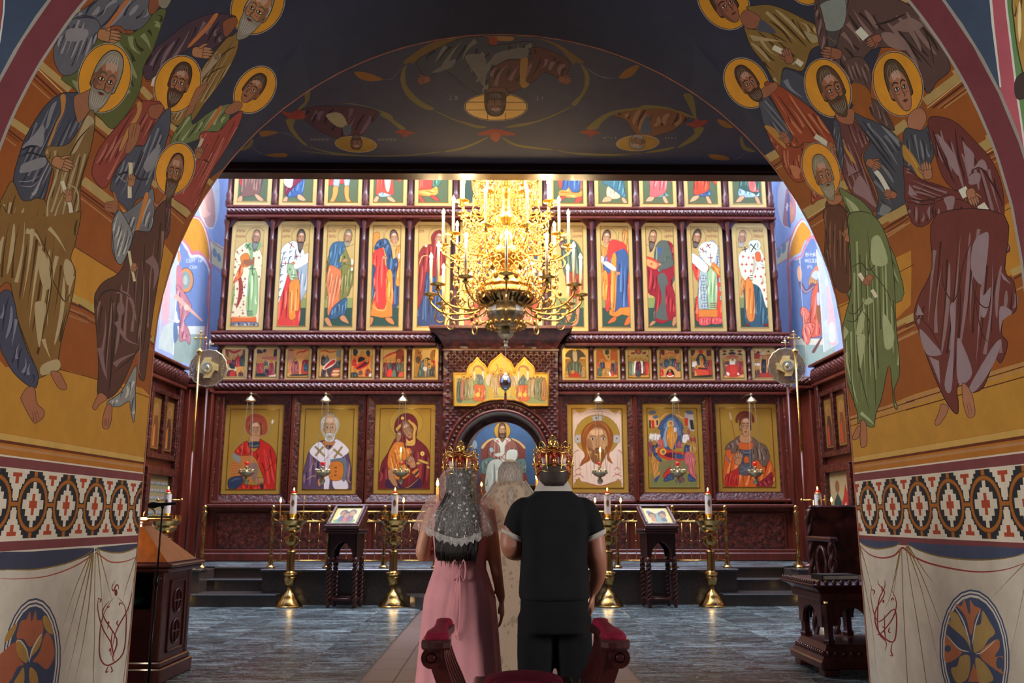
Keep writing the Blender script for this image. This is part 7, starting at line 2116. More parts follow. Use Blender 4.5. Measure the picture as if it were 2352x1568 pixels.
Z0 = zc(800); hz = lambda py: zc(py)-Z0
def CL(prof, name, m, n=32, **k): b = MB(); b.lathe([(r*SC_, hz(y)) for y, r in prof], n, **k); return b.build(name, MATS[m], ch, auto=.5)
CL([(800,2),(796,5),(790,3),(786,6),(780,3),(778,8),(770,17),(762,19),(755,12),(750,6),(746,9),(744,4)], 'finial', 'silver_brass', 20)
CL([(752,22),(750,26),(742,30),(728,41),(722,42),(720,44),(712,42),(706,43),(702,46)], 'bowl', 'silver_brass', 36, flute=.02, nfl=18)
CL([(703,45),(700,50),(697,53),(688,64),(684,68),(681,69),(678,66)], 'inscription_ring', 'brass')
CL([(680,67),(676,62),(668,56),(664,52),(658,54),(652,49),(645,46),(638,38),(630,32),(622,27),(612,24),(606,34),(600,42),(594,45),(588,44),(582,36),(572,30),(560,26),(548,22),(536,18),(524,17),(514,22),(506,27),(500,24),(490,16),(470,14),(455,18),(440,24),(430,22),(415,12),(380,10),(360,24),(340,26),(325,10),(250,3),(-300,2)], 'stem', 'gilt', 28, flute=.03, nfl=14)
b = MB()
for k in range(18):
    a = 2*pi*k/18; b.ball((.29*cos(a), .29*sin(a), hz(747)), .034, 8, 5, sc=(1, 1, 1.5))
for k in range(60): a = 2*pi*k/60; b.ball((.46*cos(a), .46*sin(a), hz(680)), .014, 6, 4)
for k in range(44): a = 2*pi*k/44; b.ball((.30*cos(a), .30*sin(a), hz(706)), .012, 6, 4)
b.build('beading', MATS['gilt'], ch, smooth=True, kind='stuff')
b = MB(); word = 'ВОСТОКЪ ПРОСВЕТЕ ВОСТОКЪ ВОСТОКЪ ПРОСВЕТЕ '; n = len(word)
for i, c_ in enumerate(word):
    a0 = -pi/2+2*pi*(i-7.3)/n
    for st in ([] if c_ == ' ' else GLYPH[c_]):
        pts = []
        for px, py in st:
            a = a0+(px-.5)*.105; r = (.335+.105*py); pts.append((r*cos(a)*1.015, r*sin(a)*1.015, hz(701)+(hz(686)-hz(701))*py))
        b.tube(pts, .0075, 4)
b.build('inscription', MATS['wood_dark'], ch, kind='stuff')
def spiral(c, r0, r1, a0, a1, n=14): return [(c[0]+(r0+(r1-r0)*i/n)*cos(a0+(a1-a0)*i/n), 0, c[1]+(r0+(r1-r0)*i/n)*sin(a0+(a1-a0)*i/n)) for i in range(n+1)]
def arm_mesh(R_, drop, sc=1):
    """scrolled arm lying in the xz plane from the stem to the drip pan at x=R_"""
    b = MB()
    b.tube(smooth_curve([(.22*sc, 0, -.05), (.45*sc, 0, -drop*.9), (R_*.78, 0, -drop), (R_*.97, 0, -drop*.55), (R_, 0, -.07)], 6, False), [.016]*24+[.012], 6)
    b.tube(spiral((R_*.62, -drop*.45), .17*sc, .03, -pi*.6, pi*2.0, 20), .011, 5); b.tube(spiral((R_*.85, -drop*1.2), .12*sc, .02, pi*.5, -pi*1.9, 18), .010, 5)
    b.tube(spiral((R_*.40, -drop*.2), .13*sc, .03, -pi*.2, pi*1.9, 16), .011, 5); b.tube(spiral((R_*.5, .14*sc), .12*sc, .02, -pi*.5, pi*1.7, 16), .009, 5)
    for x, z in ((R_*.35, .12), (R_*.55, .3*sc), (R_*.72, .02), (R_*.45, -drop-.08)): b.ball((x, 0, z), .032, 8, 5, sc=(1, .5, 1.4))
    b.tube(spiral((R_*.34, .26*sc), .10*sc, .02, pi, -pi*.8, 14), .009, 5)
    return b.mesh('arm')
def pan_mesh():
    b = MB(); b.lathe([(.012, -.10), (.03, -.085), (.05, -.07), (.05, -.05), (.03, -.045), (.035, -.02), (.11, .0), (.118, .008), (.10, .008), (.03, .0), (.026, .03), (.0, .03)], 16); return b.mesh('drip_pan')
def candle_mesh(h): b = MB(); b.lathe([(.021, .02), (.021, h*.5), (.019, h*.7), (.021, h), (.008, h+.008)], 8); return b.mesh('candle')
b = MB(); b.lathe([(.002, 0), (.018, .014), (.026, .034), (.022, .055), (.01, .08), (.001, .1)], 10); flm = b.mesh('flame')
pm = pan_mesh()
for me_, mm in ((pm, 'gilt'), (flm, 'flame')): me_.materials.append(MATS[mm])
for R_, py, n, drop, hc, off, sc in ((1.16, 677, 12, .30, .56, 0, 1), (.98, 565, 10, .24, .50, 18, .85), (.74, 478, 8, .20, .50, 22.5, .7), (.50, 400, 6, .16, .45, 0, .6)):
    am = arm_mesh(R_, drop, sc); am.materials.append(MATS['gilt']); cm_ = candle_mesh(hc); cm_.materials.append(MATS['candle_wax'])
    for k in range(n):
        a = -pi/2+2*pi*k/n+radians(off); z = hz(py)
        link('arm', am, None, ch, smooth=True, loc=(0, 0, z), rot=(0, 0, a)); p = link('drip_pan', pm, None, ch, smooth=True, loc=(R_*cos(a), R_*sin(a), z), rot=(0, 0, a))
        link('candle', cm_, None, p, smooth=True); link('flame', flm, None, p, smooth=True, loc=(0, 0, hc+.01))
b = MB()
b.tube(spiral((.10, .1), .1, .02, -pi*.5, pi*1.6, 14), .009, 5); b.tube(spiral((-.10, .1), .1, .02, pi*1.5, -pi*.6, 14), .009, 5); b.tube(spiral((0, .28), .08, .02, -pi*.5, pi*1.6, 12), .009, 5)
b.tube(spiral((.13, .30), .07, .015, pi, -pi*.9, 12), .008, 5); b.tube(spiral((-.13, .30), .07, .015, 0, pi*1.9, 12), .008, 5)
b.ball((0, 0, .14), .06, 10, 6, sc=(.8, .3, 1.3)); b.ball((0, 0, .43), .035, 8, 5, sc=(.7, .4, 1.6)); fm = b.mesh('filigree'); fm.materials.append(MATS['gilt'])
for R_, py, n, s in ((.50, 668, 10, 1), (.80, 660, 12, .8), (.42, 590, 10, 1), (.66, 560, 10, .8), (.36, 500, 8, 1), (.5, 470, 8, .8), (.3, 430, 8, 1), (.34, 400, 8, .9)):
    for k in range(n):
        a = -pi/2+2*pi*(k+.5)/n; o = link('filigree', fm, None, ch, smooth=True, loc=(R_*cos(a), R_*sin(a), hz(py)), rot=(0, 0, a+pi/2)); o.scale = (s, s, s)
for k in range(6):
    a = -pi/2+2*pi*(k+.5)/6
    for R_, py, e in ((1.16, 600, 42), (.98, 500, 36)): point('candle_light', (CX+R_*cos(a), CY+R_*sin(a), zc(py)+.1), e, (1, .72, .38), .12)
for dx, dy, py, e in ((.35, -.3, 470, 60), (-.35, -.3, 470, 60), (0, .4, 400, 60)): point('candle_light', (CX+dx*1.6, CY+dy*1.6, zc(py)+.2), e, (1, .74, .42), .12)
def chain(b, p, q, r=.004): b.tube([p, q], r, 4)
EY = 15.2; ex, ez = atY(1161, 878, EY).x, atY(1161, 878, EY).z
t = thing('hanging_egg', 'silver ostrich egg pendant with dark red tassel hanging in the portal axis', 'pendant', (ex, EY, ez))
b = MB(); b.ball((0, 0, 0), .105, 20, 14, sc=(1, 1, 1.35)); b.build('egg', mat('silver', 'b8b8c0', .12, 1, var=.05), t, smooth=True)
b = MB(); chain(b, (0, 0, .14), (0, 0, 5.5)); b.lathe([(.012, .13), (.03, .14), (.012, .17)], 10); b.lathe([(.004, -.17), (.03, -.145), (.012, -.135)], 10); b.build('chain', MATS['silver_brass'], t)
b = MB(); b.lathe([(.006, -.16), (.022, -.2), (.02, -.24), (.032, -.38), (.001, -.38)], 10); b.build('tassel', mat('tassel_red', '5a1018', .8), t)
LY = 16.25
LAMPS = [(566, 577, 0), (741, 750, 0), (921, 925, 1), (1378, 1374, 1), (1557, 1548, 0), (1735, 1721, 0)]
nm = ['first lamp from the left, before the red-cloaked warrior icon', 'second lamp from the left, before the white-bearded bishop icon', 'third from the left, with lit taper, before the veiled mother icon', 'lamp with a lit taper before the face-on-cloth icon', 'second lamp from the right, before the crowded blue-glory icon', 'rightmost lamp, before the grey-cloaked warrior icon']
zl = lambda py: atY(1147, py, LY).z
for i, (lx, bx, lit) in enumerate(LAMPS):
    x0 = atY(lx, 1085, LY).x; t = thing('oil_lamp', 'brass hanging oil lamp, '+nm[i], 'oil lamp', (x0, LY, zl(1085)), group='oil lamps before the large icons')
    b = MB(); s_ = 1/122
    b.lathe([(r*s_, zl(y)-zl(1085)) for y, r in ((1113,.6),(1111,3),(1107,6),(1102,6.5),(1098,4),(1096,2.5),(1094,8),(1091,13),(1088,14),(1087,18),(1085,19),(1084,15),(1082,6),(1080,3.5),(1074,3),(1072,5),(1070,3))], 20)
    for k in range(8): a = 2*pi*k/8; b.lathe([(.012, .0), (.018, .02), (.012, .045), (.02, .055), (.014, .06)], 6, ax=(.125*cos(a), .125*sin(a)))
    b.build('bowl', MATS['silver_brass'], t, auto=.6)
    b = MB(); b.lathe([(.012, .12), (.035, .145), (.048, .19), (.042, .19), (.0, .13)], 12); b.build('glass', MATS['red_glass'], t, smooth=True)
    zt_ = zl(915)-zl(1085); b = MB()
    for k in range(3): a = pi/2+2*pi*k/3; chain(b, (.13*cos(a), .13*sin(a), .01), (.055*cos(a), .055*sin(a), zt_-.05), .0045)
    b.build('chain', MATS['silver_brass'], t)
    b = MB(); b.lathe([(.06, zt_-.07), (.10, zt_-.05), (.07, zt_), (.03, zt_+.03), (.015, zt_+.05), (.035, zt_+.085), (.0, zt_+.12)], 14); b.tube([(0, 0, zt_+.08), (0, .35, zt_+.12), (0, 16.86-LY, zt_+.1)], .012, 6); b.build('bracket', MATS['silver_brass'], t, auto=.6)
    if lit:
        b = MB(); b.lathe([(.013, .04), (.013, .36), (.003, .37)], 8); c_ = b.build('taper', MATS['wax_yellow'], t, smooth=True, loc=(0, -.1, 0)); b = MB(); b.lathe([(.001, .37), (.016, .395), (.012, .42), (.001, .46)], 8); b.build('flame', MATS['flame_small'], c_, smooth=True)
        point('taper_light', (x0, LY-.12, zl(1085)+.5), 1.5, (1, .7, .35), .02)
GY = 14.12; CZ = lambda py, Y=GY: atY(1147, py, Y).z
mat('candle_print', 'e4e0dc', .4, var=.05); mat('print_brown', '8a5a34', .5, var=.3)
def candle_stand():
    t = thing('candle_stand', 'x', 'candle stand', (0, 0, 0), group='tall brass candle stands')
    P_ = ((990,105),(982,107),(976,98),(968,96),(955,84),(946,80),(935,66),(915,58),(895,44),(872,20),(858,14),(850,18),(842,12),(832,30),(815,38),(795,44),(775,44),(768,38),(762,46),(752,50),(746,46),(742,50),(735,34),(728,30))
    z = lambda y: (990-y)/3.35/144
    b = MB(); b.lathe([(r/3.35/144, z(y)) for y, r in P_], 28); b.build('base', MATS['brass'], t, auto=.7)
    b = MB(); b.lathe([(r/3.35/144, z(y)) for y, r in ((735,31),(600,27))], 40, flute=.06, nfl=10); b.build('column', MATS['brass'], t, auto=.9)
    b = MB(); b.lathe([(r/3.35/144, z(y)) for y, r in ((604,30),(598,36),(588,36),(578,30),(570,14),(560,12),(550,20),(535,40),(520,52),(505,55),(495,50),(488,58),(480,56),(470,26),(458,22),(448,26),(440,46),(425,66),(405,80),(392,76),(385,84),(370,96),(355,108),(342,106),(344,96),(346,10))], 28); b.build('cup', MATS['brass'], t, auto=.7)
    b = MB()
    for k in range(16):
        a = 2*pi*k/16; b.lathe([(.009, z(345)), (.013, z(330)), (.008, z(322)), (.014, z(316))], 6, ax=(.20*cos(a), .20*sin(a)))
    b.lathe([(.06, z(345)), (.035, z(330)), (.05, z(318)), (.06, z(305)), (.045, z(300))], 16); b.build('candle_socket', MATS['gilt'], t, auto=.7)
    b = MB(); b.lathe([(.052, z(306)), (.052, z(155)), (.0, z(155))], 20); c_ = b.build('large_candle', MATS['candle_print'], t, auto=.7)
    b = MB(); b.add([(.053*cos(a), .053*sin(a), z(225)+.055*s*h) for s in (-1, 1) for a, h in [(-pi/2-.5+.1*k, sin(pi*(k+.5)/11)+.05) for k in range(11)]], [(k, k+1, 12+k, 11+k) for k in range(10)]); b.build('print', MATS['print_brown'], c_)
    b = MB(); b.lathe([(.054, z(162)), (.056, z(156)), (.05, z(152)), (.0, z(152))], 20); b.build('rim', MATS['gilt'], c_, auto=.7)
    b = MB(); b.lathe([(.03, z(152)), (.036, z(143)), (.026, z(135)), (.001, z(128))], 12); b.build('glass', MATS['red_glass'], c_, smooth=True)
    b = MB(); b.lathe([(.002, 0), (.01, .012), (.006, .03), (.001, .045)], 8); b.build('flame', MATS['flame_small'], c_, smooth=True, loc=(0, 0, z(128)))
    return t
stand = candle_stand(); z_ = lambda y: (990-y)/3.35/144
SL = [(663, 'first tall brass candle stand from the left, with a lit taper beside its printed candle', ((-.2, 1), (.17, 0))), (901, 'tall brass candle stand between the left lectern and the bride', ((.14, 1),)),
      (1400, 'tall brass candle stand just right of the groom', ((-.2, 1), (.21, 1))), (1637, 'tall brass candle stand right of the right lectern', ()), (1888, 'tall brass candle stand rising behind the carved table on the right', ((.1, 0), (.2, 1))), (398, 'brass candle stand mostly hidden behind the reading desk on the left', ())]
for i, (px, lb, tp) in enumerate(SL):
    o = stand if i == 0 else copy_tree(stand); o['label'] = lb; x = atY(px, 1385, GY if i < 4 else 13.6).x if i != 5 else atY(398, 1200, 13.9).x
    if i == 4: x = atY(1886, 1250, 13.6).x
    o.location = (x, GY if i < 4 else 13.6, 0); 
for i, (px, lb, tp) in enumerate(SL):
    o = [q for q in COL.objects if q.get('label') == lb][0]
    for dx, lit in tp:
        b = MB(); hh = .20 if lit else .30; b.lathe([(.007, z_(318)), (.007, z_(318)+hh), (.001, z_(318)+hh+.01)], 6)
        c_ = b.build('thin_candle', MATS['wax_yellow'], o, smooth=True, loc=(dx, -.02, 0))
        if lit: b = MB(); b.lathe([(.001, 0), (.014, .02), (.01, .045), (.001, .075)], 8); b.build('flame', MATS['flame_small'], c_, smooth=True, loc=(0, 0, z_(318)+hh+.005))
def lectern(px, rz, lb, cols, il):
    Y = 14.08; x = atY(px, 1388, Y).x; t = thing('lectern', lb, 'lectern', (x, Y, 0), rz)
    for sx in (-1, 1):
        for sy in (-1, 1):
            b = MB(); n = 44
            for ph in (0, pi):
                b.tube([(.024*cos(ph+k*.62), .024*sin(ph+k*.62), .10+.58*k/n) for k in range(n+1)], .023, 6)
            b.lathe([(.022, 0), (.032, .03), (.034, .09), (.03, .12)], 10); b.lathe([(.035, .66), (.042, .70), (.03, .76)], 10)
            b.build('leg', MATS['wood'], t, smooth=True, loc=(.21*sx, .15*sy, 0))
    for z in (.13, .70):
        b = MB()
        for sy in (-1, 1): b.tube([(-.21, .15*sy, z), (.21, .15*sy, z)], .02, 8)
        for sx in (-1, 1): b.tube([(.21*sx, -.15, z), (.21*sx, .15, z)], .02, 8)
        b.build('stretcher', MATS['wood'], t, smooth=True, kind='stuff')
    b = MB()
    for y in (-.17, .15):
        b.prism([(-.23, .74), (-.17, .74), (-.15, .86), (-.08, .95), (0, 1.0), (.08, .95), (.15, .86), (.17, .74), (.23, .74), (.23, 1.14), (-.23, 1.14)], y, y+.02)
    for s in (-.23, .21): b.box(s, s+.02, -.17, .17, .74, 1.14)
    b.build('apron', MATS['wood_dark'], t, kind='stuff')
    b = MB(); b.box(-.27, .27, -.21, .21, 1.12, 1.16, b=.01); b.box(-.29, .29, -.23, .23, 1.16, 1.19, b=.01); b.prism([(-.28, 1.19), (.28, 1.19), (.28, 1.21), (-.28, 1.21)], -.22, .2)
    for s in (-.27, .25): b.add([(s, -.21, 1.19), (s+.02, -.21, 1.19), (s+.02, .2, 1.19), (s, .2, 1.19), (s, -.21, 1.22), (s+.02, -.21, 1.22), (s+.02, .2, 1.50), (s, .2, 1.50)], [(0,3,2,1),(4,5,6,7),(0,1,5,4),(1,2,6,5),(2,3,7,6),(3,0,4,7)])
    b.build('desk', MATS['wood'], t, kind='stuff')
    a = atan2(.30, .42); M_ = T(0, -.235, 1.215) @ R(a, 'X')
    b = MB(); b.box(-.27, .27, 0, .54, -.02, .015, b=.006, M=M_); b.build('slope', MATS['wood'], t)
    b = MB(); b.box(-.27, .27, -.03, .0, -.01, .05, b=.008, M=M_); b.build('ledge', MATS['wood_red'], t)
    ic = thing('lectern_icon', il, 'icon', (x, Y, 0), rz)
    b = MB()
    for q in ((-.25, .25, .01, .05), (-.25, .25, .49, .53), (-.25, -.21, .05, .49), (.21, .25, .05, .49)): b.box(q[0], q[1], q[2], q[3], .016, .055, M=M_, b=.008)
    b.build('frame', MATS['wood_fine'], ic, kind='stuff')
    P_ = Painting(); P_.draw(cols)
    me = P_.mesh('painting', lambda p: ((p[0]-50)/100*.42, .05+(100-p[1])/100*.44), [(-.21, .05), (.21, .05), (.21, .49), (-.21, .49)], [], lambda u, v: M_ @ Vector((u, v, .022)), 'b09a58*'); link('painting', me, MATS['icon_paint'], ic)
    b = MB(); b.box(-.21, .21, .05, .49, .034, .037, M=M_); b.build('glazing', GLASS, ic)
m, nt, b_ = nmat('glazing'); b_.inputs['Transmission Weight'].default_value = 1; b_.inputs['Roughness'].default_value = .02; b_.inputs['IOR'].default_value = 1.1; b_.inputs['Alpha'].default_value = .35; b_.inputs['Specular IOR Level'].default_value = 1; GLASS = m
lectern(790, -.16, 'carved mahogany lectern with twisted legs in front of the left railing', 'p d8c890 12,8 88,8 88,92 12,92\nP 6a8a4c 15,70 85,70 85,90 15,90\n'+folk((35,40,14,42,'2c4a7a'),(50,50,12,34,'b83a2c'),(68,38,14,44,'6a3a4c')).replace(' 3 3 ', ' 3 .6 '), 'small framed icon with standing figures lying on the left lectern')
lectern(1515, .16, 'carved mahogany lectern with twisted legs in front of the right railing', 'p d8c890 12,8 88,8 88,92 12,92\nE 3a5a8a 22 30 10 12 0\nE 3a5a8a 78 30 10 12 0\nP 6aa08a 30,50 60,30 75,50 70,85 25,85\n'+folk((30,55,12,30,'c07a40'),(70,52,12,32,'4a4c6a')).replace(' 3 3 ', ' 3 .6 '), 'small framed icon with green hill scene lying on the right lectern')
RY = 14.62
def post_mesh(h=1.0):
    b = MB(); k = h
    b.lathe([(.075, 0), (.075, .02), (.055, .035), (.045, .05), (.035, .16), (.03, .2), (.04, .22), (.028, .24), (.024, .5*k), (.034, .52*k), (.024, .54*k), (.022, .72*k), (.036, .75*k), (.028, .78*k), (.03, .86*k), (.042, .88*k), (.042, .9*k), (.02, .92*k), (.026, .95*k), (.036, .975*k), (.022, k), (.004, 1.01*k)], 14); return b.mesh('post')
pom = post_mesh(); pom.materials.append(MATS['brass'])
bm_ = MB(); bm_.tube([(0, 0, .12), (0, 0, .74)], .007, 6); bm_.ball((0, 0, .43), .014, 6, 4); bal = bm_.mesh('baluster'); bal.materials.append(MATS['brass'])
bm_ = MB(); n = 20; bm_.tube([(.062*cos(2*pi*k/n), 0, .062*sin(2*pi*k/n)) for k in range(n+1)], .008, 5, cap=False); rg = bm_.mesh('ring'); rg.materials.append(MATS['brass'])
for lb, pxs in (('left brass railing with ring frieze along the solea edge', (621, 751, 881, 1000)), ('right brass railing with ring frieze along the solea edge', (1340, 1419, 1549, 1671))):
    xs = [atY(p, 1300, RY).x for p in pxs]; t = thing('railing', lb, 'railing', (xs[0], RY, ZP))
    for x in xs: link('post', pom, None, t, smooth=True, loc=(x-xs[0], 0, 0))
    for a, c in zip(xs, xs[1:]):
        a -= xs[0]; c -= xs[0]
        for z in (.90, .745, .12): b = MB(); b.tube([(a, 0, z), (c, 0, z)], .013 if z > .5 else .01, 8); b.build('rail', MATS['brass'], t, smooth=True)
        m_ = max(2, round((c-a)/.15))
        for k in range(m_): link('ring', rg, None, t, smooth=True, loc=(a+(c-a)*(k+.5)/m_, 0, .822))
        for k in range(1, m_): link('baluster', bal, None, t, smooth=True, loc=(a+(c-a)*k/m_, 0, 0))
for px, lb in ((1836, 'single brass barrier post standing alone on the right of the solea'), (462, 'single brass barrier post standing on the left of the solea behind the desk lamp')):
    t = thing('barrier_post', lb, 'post', (atY(px, 1300, RY).x, RY, ZP)); link('post', pom, None, t, smooth=True)
    b = MB(); b.tube([(.0, 0, .8), (0, .06, .8), (0, .07, .76)], .007, 6); b.build('hook', MATS['brass'], t)
FY = 15.4
mat('pale_gilt', 'd8c078', .45, .35)
m, nt, b_ = nmat('pierced_brass'); b_.inputs['Metallic'].default_value = .3; b_.inputs['Roughness'].default_value = .45; b_.inputs['Base Color'].default_value = lin('7a6448')+(1,)
vo = nt.nodes.new('ShaderNodeTexVoronoi'); vo.feature = 'DISTANCE_TO_EDGE'; vo.inputs['Scale'].default_value = 38; tc = nt.nodes.new('ShaderNodeTexCoord'); nt.links.new(tc.outputs['Object'], vo.inputs['Vector'])
rp = nt.nodes.new('ShaderNodeMath'); rp.operation = 'LESS_THAN'; rp.inputs[1].default_value = .26; nt.links.new(vo.outputs['Distance'], rp.inputs[0]); nt.links.new(rp.outputs[0], b_.inputs['Alpha']); PIERCED = m
def cross(b, x, z, h, w_, r, y=0): b.tube([(x, y, z), (x, y, z+h)], r, 6); b.tube([(x-w_, y, z+h*.62), (x+w_, y, z+h*.62)], r, 6); b.tube([(x-w_*.5, y, z+h*.82), (x+w_*.5, y, z+h*.82)], r*.8, 6); [b.ball((x+dx, y, z+dz), r*1.8, 6, 4) for dx, dz in ((-w_, h*.62), (w_, h*.62), (0, h))]
for s, px, py, ppx in ((-1, 478, 845, 452), (1, 1807, 841, 1832)):
    c = atY(px, py, FY); w_ = 'left' if s < 0 else 'right'
    t = thing('liturgical_fan', f'round pierced brass fan with cross-shaped medallion, on the {w_} side of the screen', 'liturgical fan', (c.x, FY, ZP)); z = c.z-ZP
    b = MB(); n = 48; rr = [.33*(1+.02*cos(16*2*pi*k/n)) for k in range(n)]
    b.add([(0, -.008, z)]+[(rr[k]*cos(2*pi*k/n), -.008, z+rr[k]*sin(2*pi*k/n)) for k in range(n)], [(0, 1+k, 1+(k+1) % n) for k in range(n)]); b.build('disc', PIERCED, t)
    b = MB(); b.tube([(rr[k % n]*cos(2*pi*k/n), 0, z+rr[k % n]*sin(2*pi*k/n)) for k in range(n+1)], .01, 6, cap=False); cross(b, 0, z+.33, .17, .06, .008); b.build('rim', MATS['silver_brass'], t, smooth=True)
    b = MB(); q = []
    for k in range(4):
        a = k*pi/2
        for x, y in ((-.06, .185), (.06, .185), (.045, .13), (.085, .105)): q.append((x*cos(a)+y*sin(a), -x*sin(a)+y*cos(a)))
    b.prism([(x, z+y) for x, y in q], -.05, -.01); b.build('medallion', MATS['pale_gilt'], t); b = MB(); b.lathe([(.10, .05), (.10, .065), (.08, .067), (.078, .055), (0, .055)], 24, M=T(0, 0, z) @ R(pi/2, 'X')); b.ball((0, -.055, z), .05, 10, 6, sc=(.8, .3, 1.1)); b.build('boss', MATS['silver_brass'], t, auto=.6)
    b = MB(); b.tube([(0, .02, 0), (0, .02, z-.3)], .022, 10); b.build('staff', MATS['wood'], t, smooth=True); b = MB(); b.lathe([(.1, 0), (.1, .02), (.04, .06), (.03, .12)], 14); b.build('foot', MATS['brass'], t, auto=.6)
    c2 = atY(ppx, 900, FY-.38); top = atY(ppx, 762, FY-.38).z-ZP
    t = thing('processional_cross', f'tall gilt processional cross on a long pole before the {w_} fan', 'cross', (c2.x, FY-.38, ZP))
    b = MB(); cross(b, 0, top-.3, .3, .09, .014); b.lathe([(.02, top-.40), (.06, top-.36), (.06, top-.34), (.02, top-.3)], 12); b.build('cross', MATS['gilt'], t, auto=.8)
    b = MB(); b.lathe([(.02, 1.9), (.03, 1.95), (.022, 2.2), (.02, top-.38)], 10); b.build('sleeve', MATS['brass'], t, smooth=True); b = MB(); b.lathe([(.024, .03), (.02, 1.95)], 10); b.lathe([(.1, 0), (.1, .02), (.03, .06)], 14); b.build('pole', MATS['wood_red'], t, smooth=True)
    x3 = atY(1868 if s > 0 else 390, 1148, 15.0).x
    t = thing('staff_rack', f'thin brass staff rack with crossbar on the {w_} of the solea', 'rack', (x3, 15.0, ZP)); h_ = atY(1147, 1148, 15.0).z-ZP
    b = MB(); b.tube([(0, 0, 0), (0, 0, h_)], .012, 8); b.tube([(-.2, 0, h_), (.2, 0, h_)], .01, 8); [b.ball((sx, 0, h_), .03, 8, 5) for sx in (-.2, .2)]; b.lathe([(.09, 0), (.09, .02), (.02, .05)], 12); b.build('rack_bar', MATS['brass'], t, smooth=True)
mat('wood_orange', '94501e', .32, var=.25, scale=3, stretch=(5,5,.8), coat=.4)
t = thing('reading_desk', 'dark mahogany choir desk with carved side panel and pyramid-shaped book stand on top', 'desk', (-3.22, 8.05, 0))
b = MB(); x0, x1, y0, y1 = -.62, .40, -.38, .38; H = .94
b.box(x0, x1, y0, y1, 0, .12, b=.01); b.box(x0+.02, x1-.02, y0+.02, y1-.02, .12, .17, b=.01); b.build('plinth', MATS['wood'], t, kind='stuff')
b = MB(); b.box(x0+.04, x0+.08, y0+.04, y1-.04, .17, H); b.box(x0+.08, x1-.08, y1-.08, y1-.04, .17, H); b.box(x0+.08, x1-.14, y0+.06, y1-.08, .56, .59); b.build('carcass', MATS['wood_dark'], t, kind='stuff')
b = MB(); b.box(x0+.08, x1-.14, y0+.05, y0+.08, .17, .56); b.build('front_panel', MATS['wood_dark'], t)
for yy in (y0+.04, y1-.1): b = MB(); b.box(x1-.14, x1-.04, yy, yy+.1 if yy < 0 else yy+.06, .17, H, b=.008); b.build('corner_post', MATS['wood'], t)
b = MB(); b.box(x1-.08, x1-.05, y0+.1, y1-.08, .17, H); b.build('side_panel', MATS['wood'], t)
b = MB()
for zc2 in (.38, .64):
    for s in (-1, 1):
        b.tube([(x1-.045, .0+.02, zc2+s*.01)]+[(x1-.045, .02+.09*sin(pi*k/10)*s, zc2+.10*cos(pi*k/10)) for k in range(11)], .008, 5)
    b.tube([(x1-.045, .02, zc2-.1), (x1-.045, .02, zc2+.1)], .007, 5); b.tube([(x1-.045, -.07, zc2), (x1-.045, .11, zc2)], .007, 5)
for q in ((-.17, -.15, .22, .82), (.19, .21, .22, .82), (-.17, .21, .22, .24), (-.17, .21, .80, .82)): b.box(x1-.055, x1-.035, q[0], q[1], q[2], q[3], b=.004)
b.build('carving', MATS['wood'], t, kind='stuff')
b = MB(); b.box(x0-.02, x1+.02, y0-.02, y1+.02, H-.04, H, b=.012); b.box(x0-.04, x1+.05, y0-.05, y1+.04, H, H+.03, b=.01); b.box(x0, x1+.0, y0, y1, H+.03, H+.045); b.build('desk_top', MATS['wood'], t, kind='stuff')
b = MB(); za, zb = H+.045, H+.36; xa, xb, ya, yb = x0+.02, x1-.02, y0+.02, y1-.02; cx2 = .02
b.add([(xa,ya,za),(xb,ya,za),(xb,yb,za),(xa,yb,za),(xa+.12,-.08,zb),(cx2,-.08,zb),(cx2,.1,zb),(xa+.12,.1,zb)], [(0,3,2,1),(4,5,6,7),(0,1,5,4),(1,2,6,5),(2,3,7,6),(3,0,4,7)]); b.build('book_stand', MATS['wood_orange'], t)
b = MB(); b.box(xa+.08, cx2+.03, -.11, .13, zb, zb+.03, b=.008); b.box(xa+.1, cx2+.02, -.1, .12, zb-.035, zb, b=.004); b.build('stand_cap', MATS['wood_orange'], t, kind='stuff')
b = MB(); b.ball((x1-.1, y0+.035, H-.09), .012, 8, 5); b.ball((x1-.07, y0+.035, H-.09), .009, 8, 5); b.build('latch', MATS['brass'], t, smooth=True, kind='stuff')
t2 = thing('desk_lamp', 'brass picture lamp with curved arm on top of the pyramid book stand', 'lamp', (-3.22+.0, 8.05, H+.39))
b = MB(); b.box(-.05, .06, -.04, .04, .0, .035, b=.006); b.tube(smooth_curve([(0, 0, .03), (.01, 0, .08), (.05, -.02, .115), (.10, -.02, .09), (.12, -.02, .04)], 5, False), .007, 6); b.build('arm', MATS['brass'], t2, auto=.6)
b = MB(); b.lathe([(.0, -.02), (.022, -.018), (.024, .2), (.0, .2)], 12, M=T(.06, -.02, .02) @ R(pi/2, 'Y') @ R(0)); b.build('shade', MATS['brass'], t2, auto=.6)
point('desk_lamp_light', (-3.40, 7.50, 1.30), 9, (1, .8, .6), .03)
mat('green_cloth', '1c5a34', .7, var=.3, bump=.4); t = thing('green_bag', 'crumpled green bag on the open shelf of the choir desk', 'bag', (-3.16, 7.93, .59))
b = MB(); r_2 = random.Random(4); b.ball((0, 0, .06), .08, 14, 9, sc=(1.1, .9, .75)); b.v = [(x+r_2.uniform(-.008, .008), y+r_2.uniform(-.008, .008), max(0.0, z)) for x, y, z in b.v]; b.build('bag_body', MATS['green_cloth'], t, smooth=True); b = MB(); b.ball((-.03, .0, .13), .045, 10, 6, sc=(1.2, .9, .8)); b.build('bag_neck', MATS['green_cloth'], t, smooth=True)
mat('black_metal', '14161a', .35, .6, var=.1); mx = atX(355, 1300, -2.62)
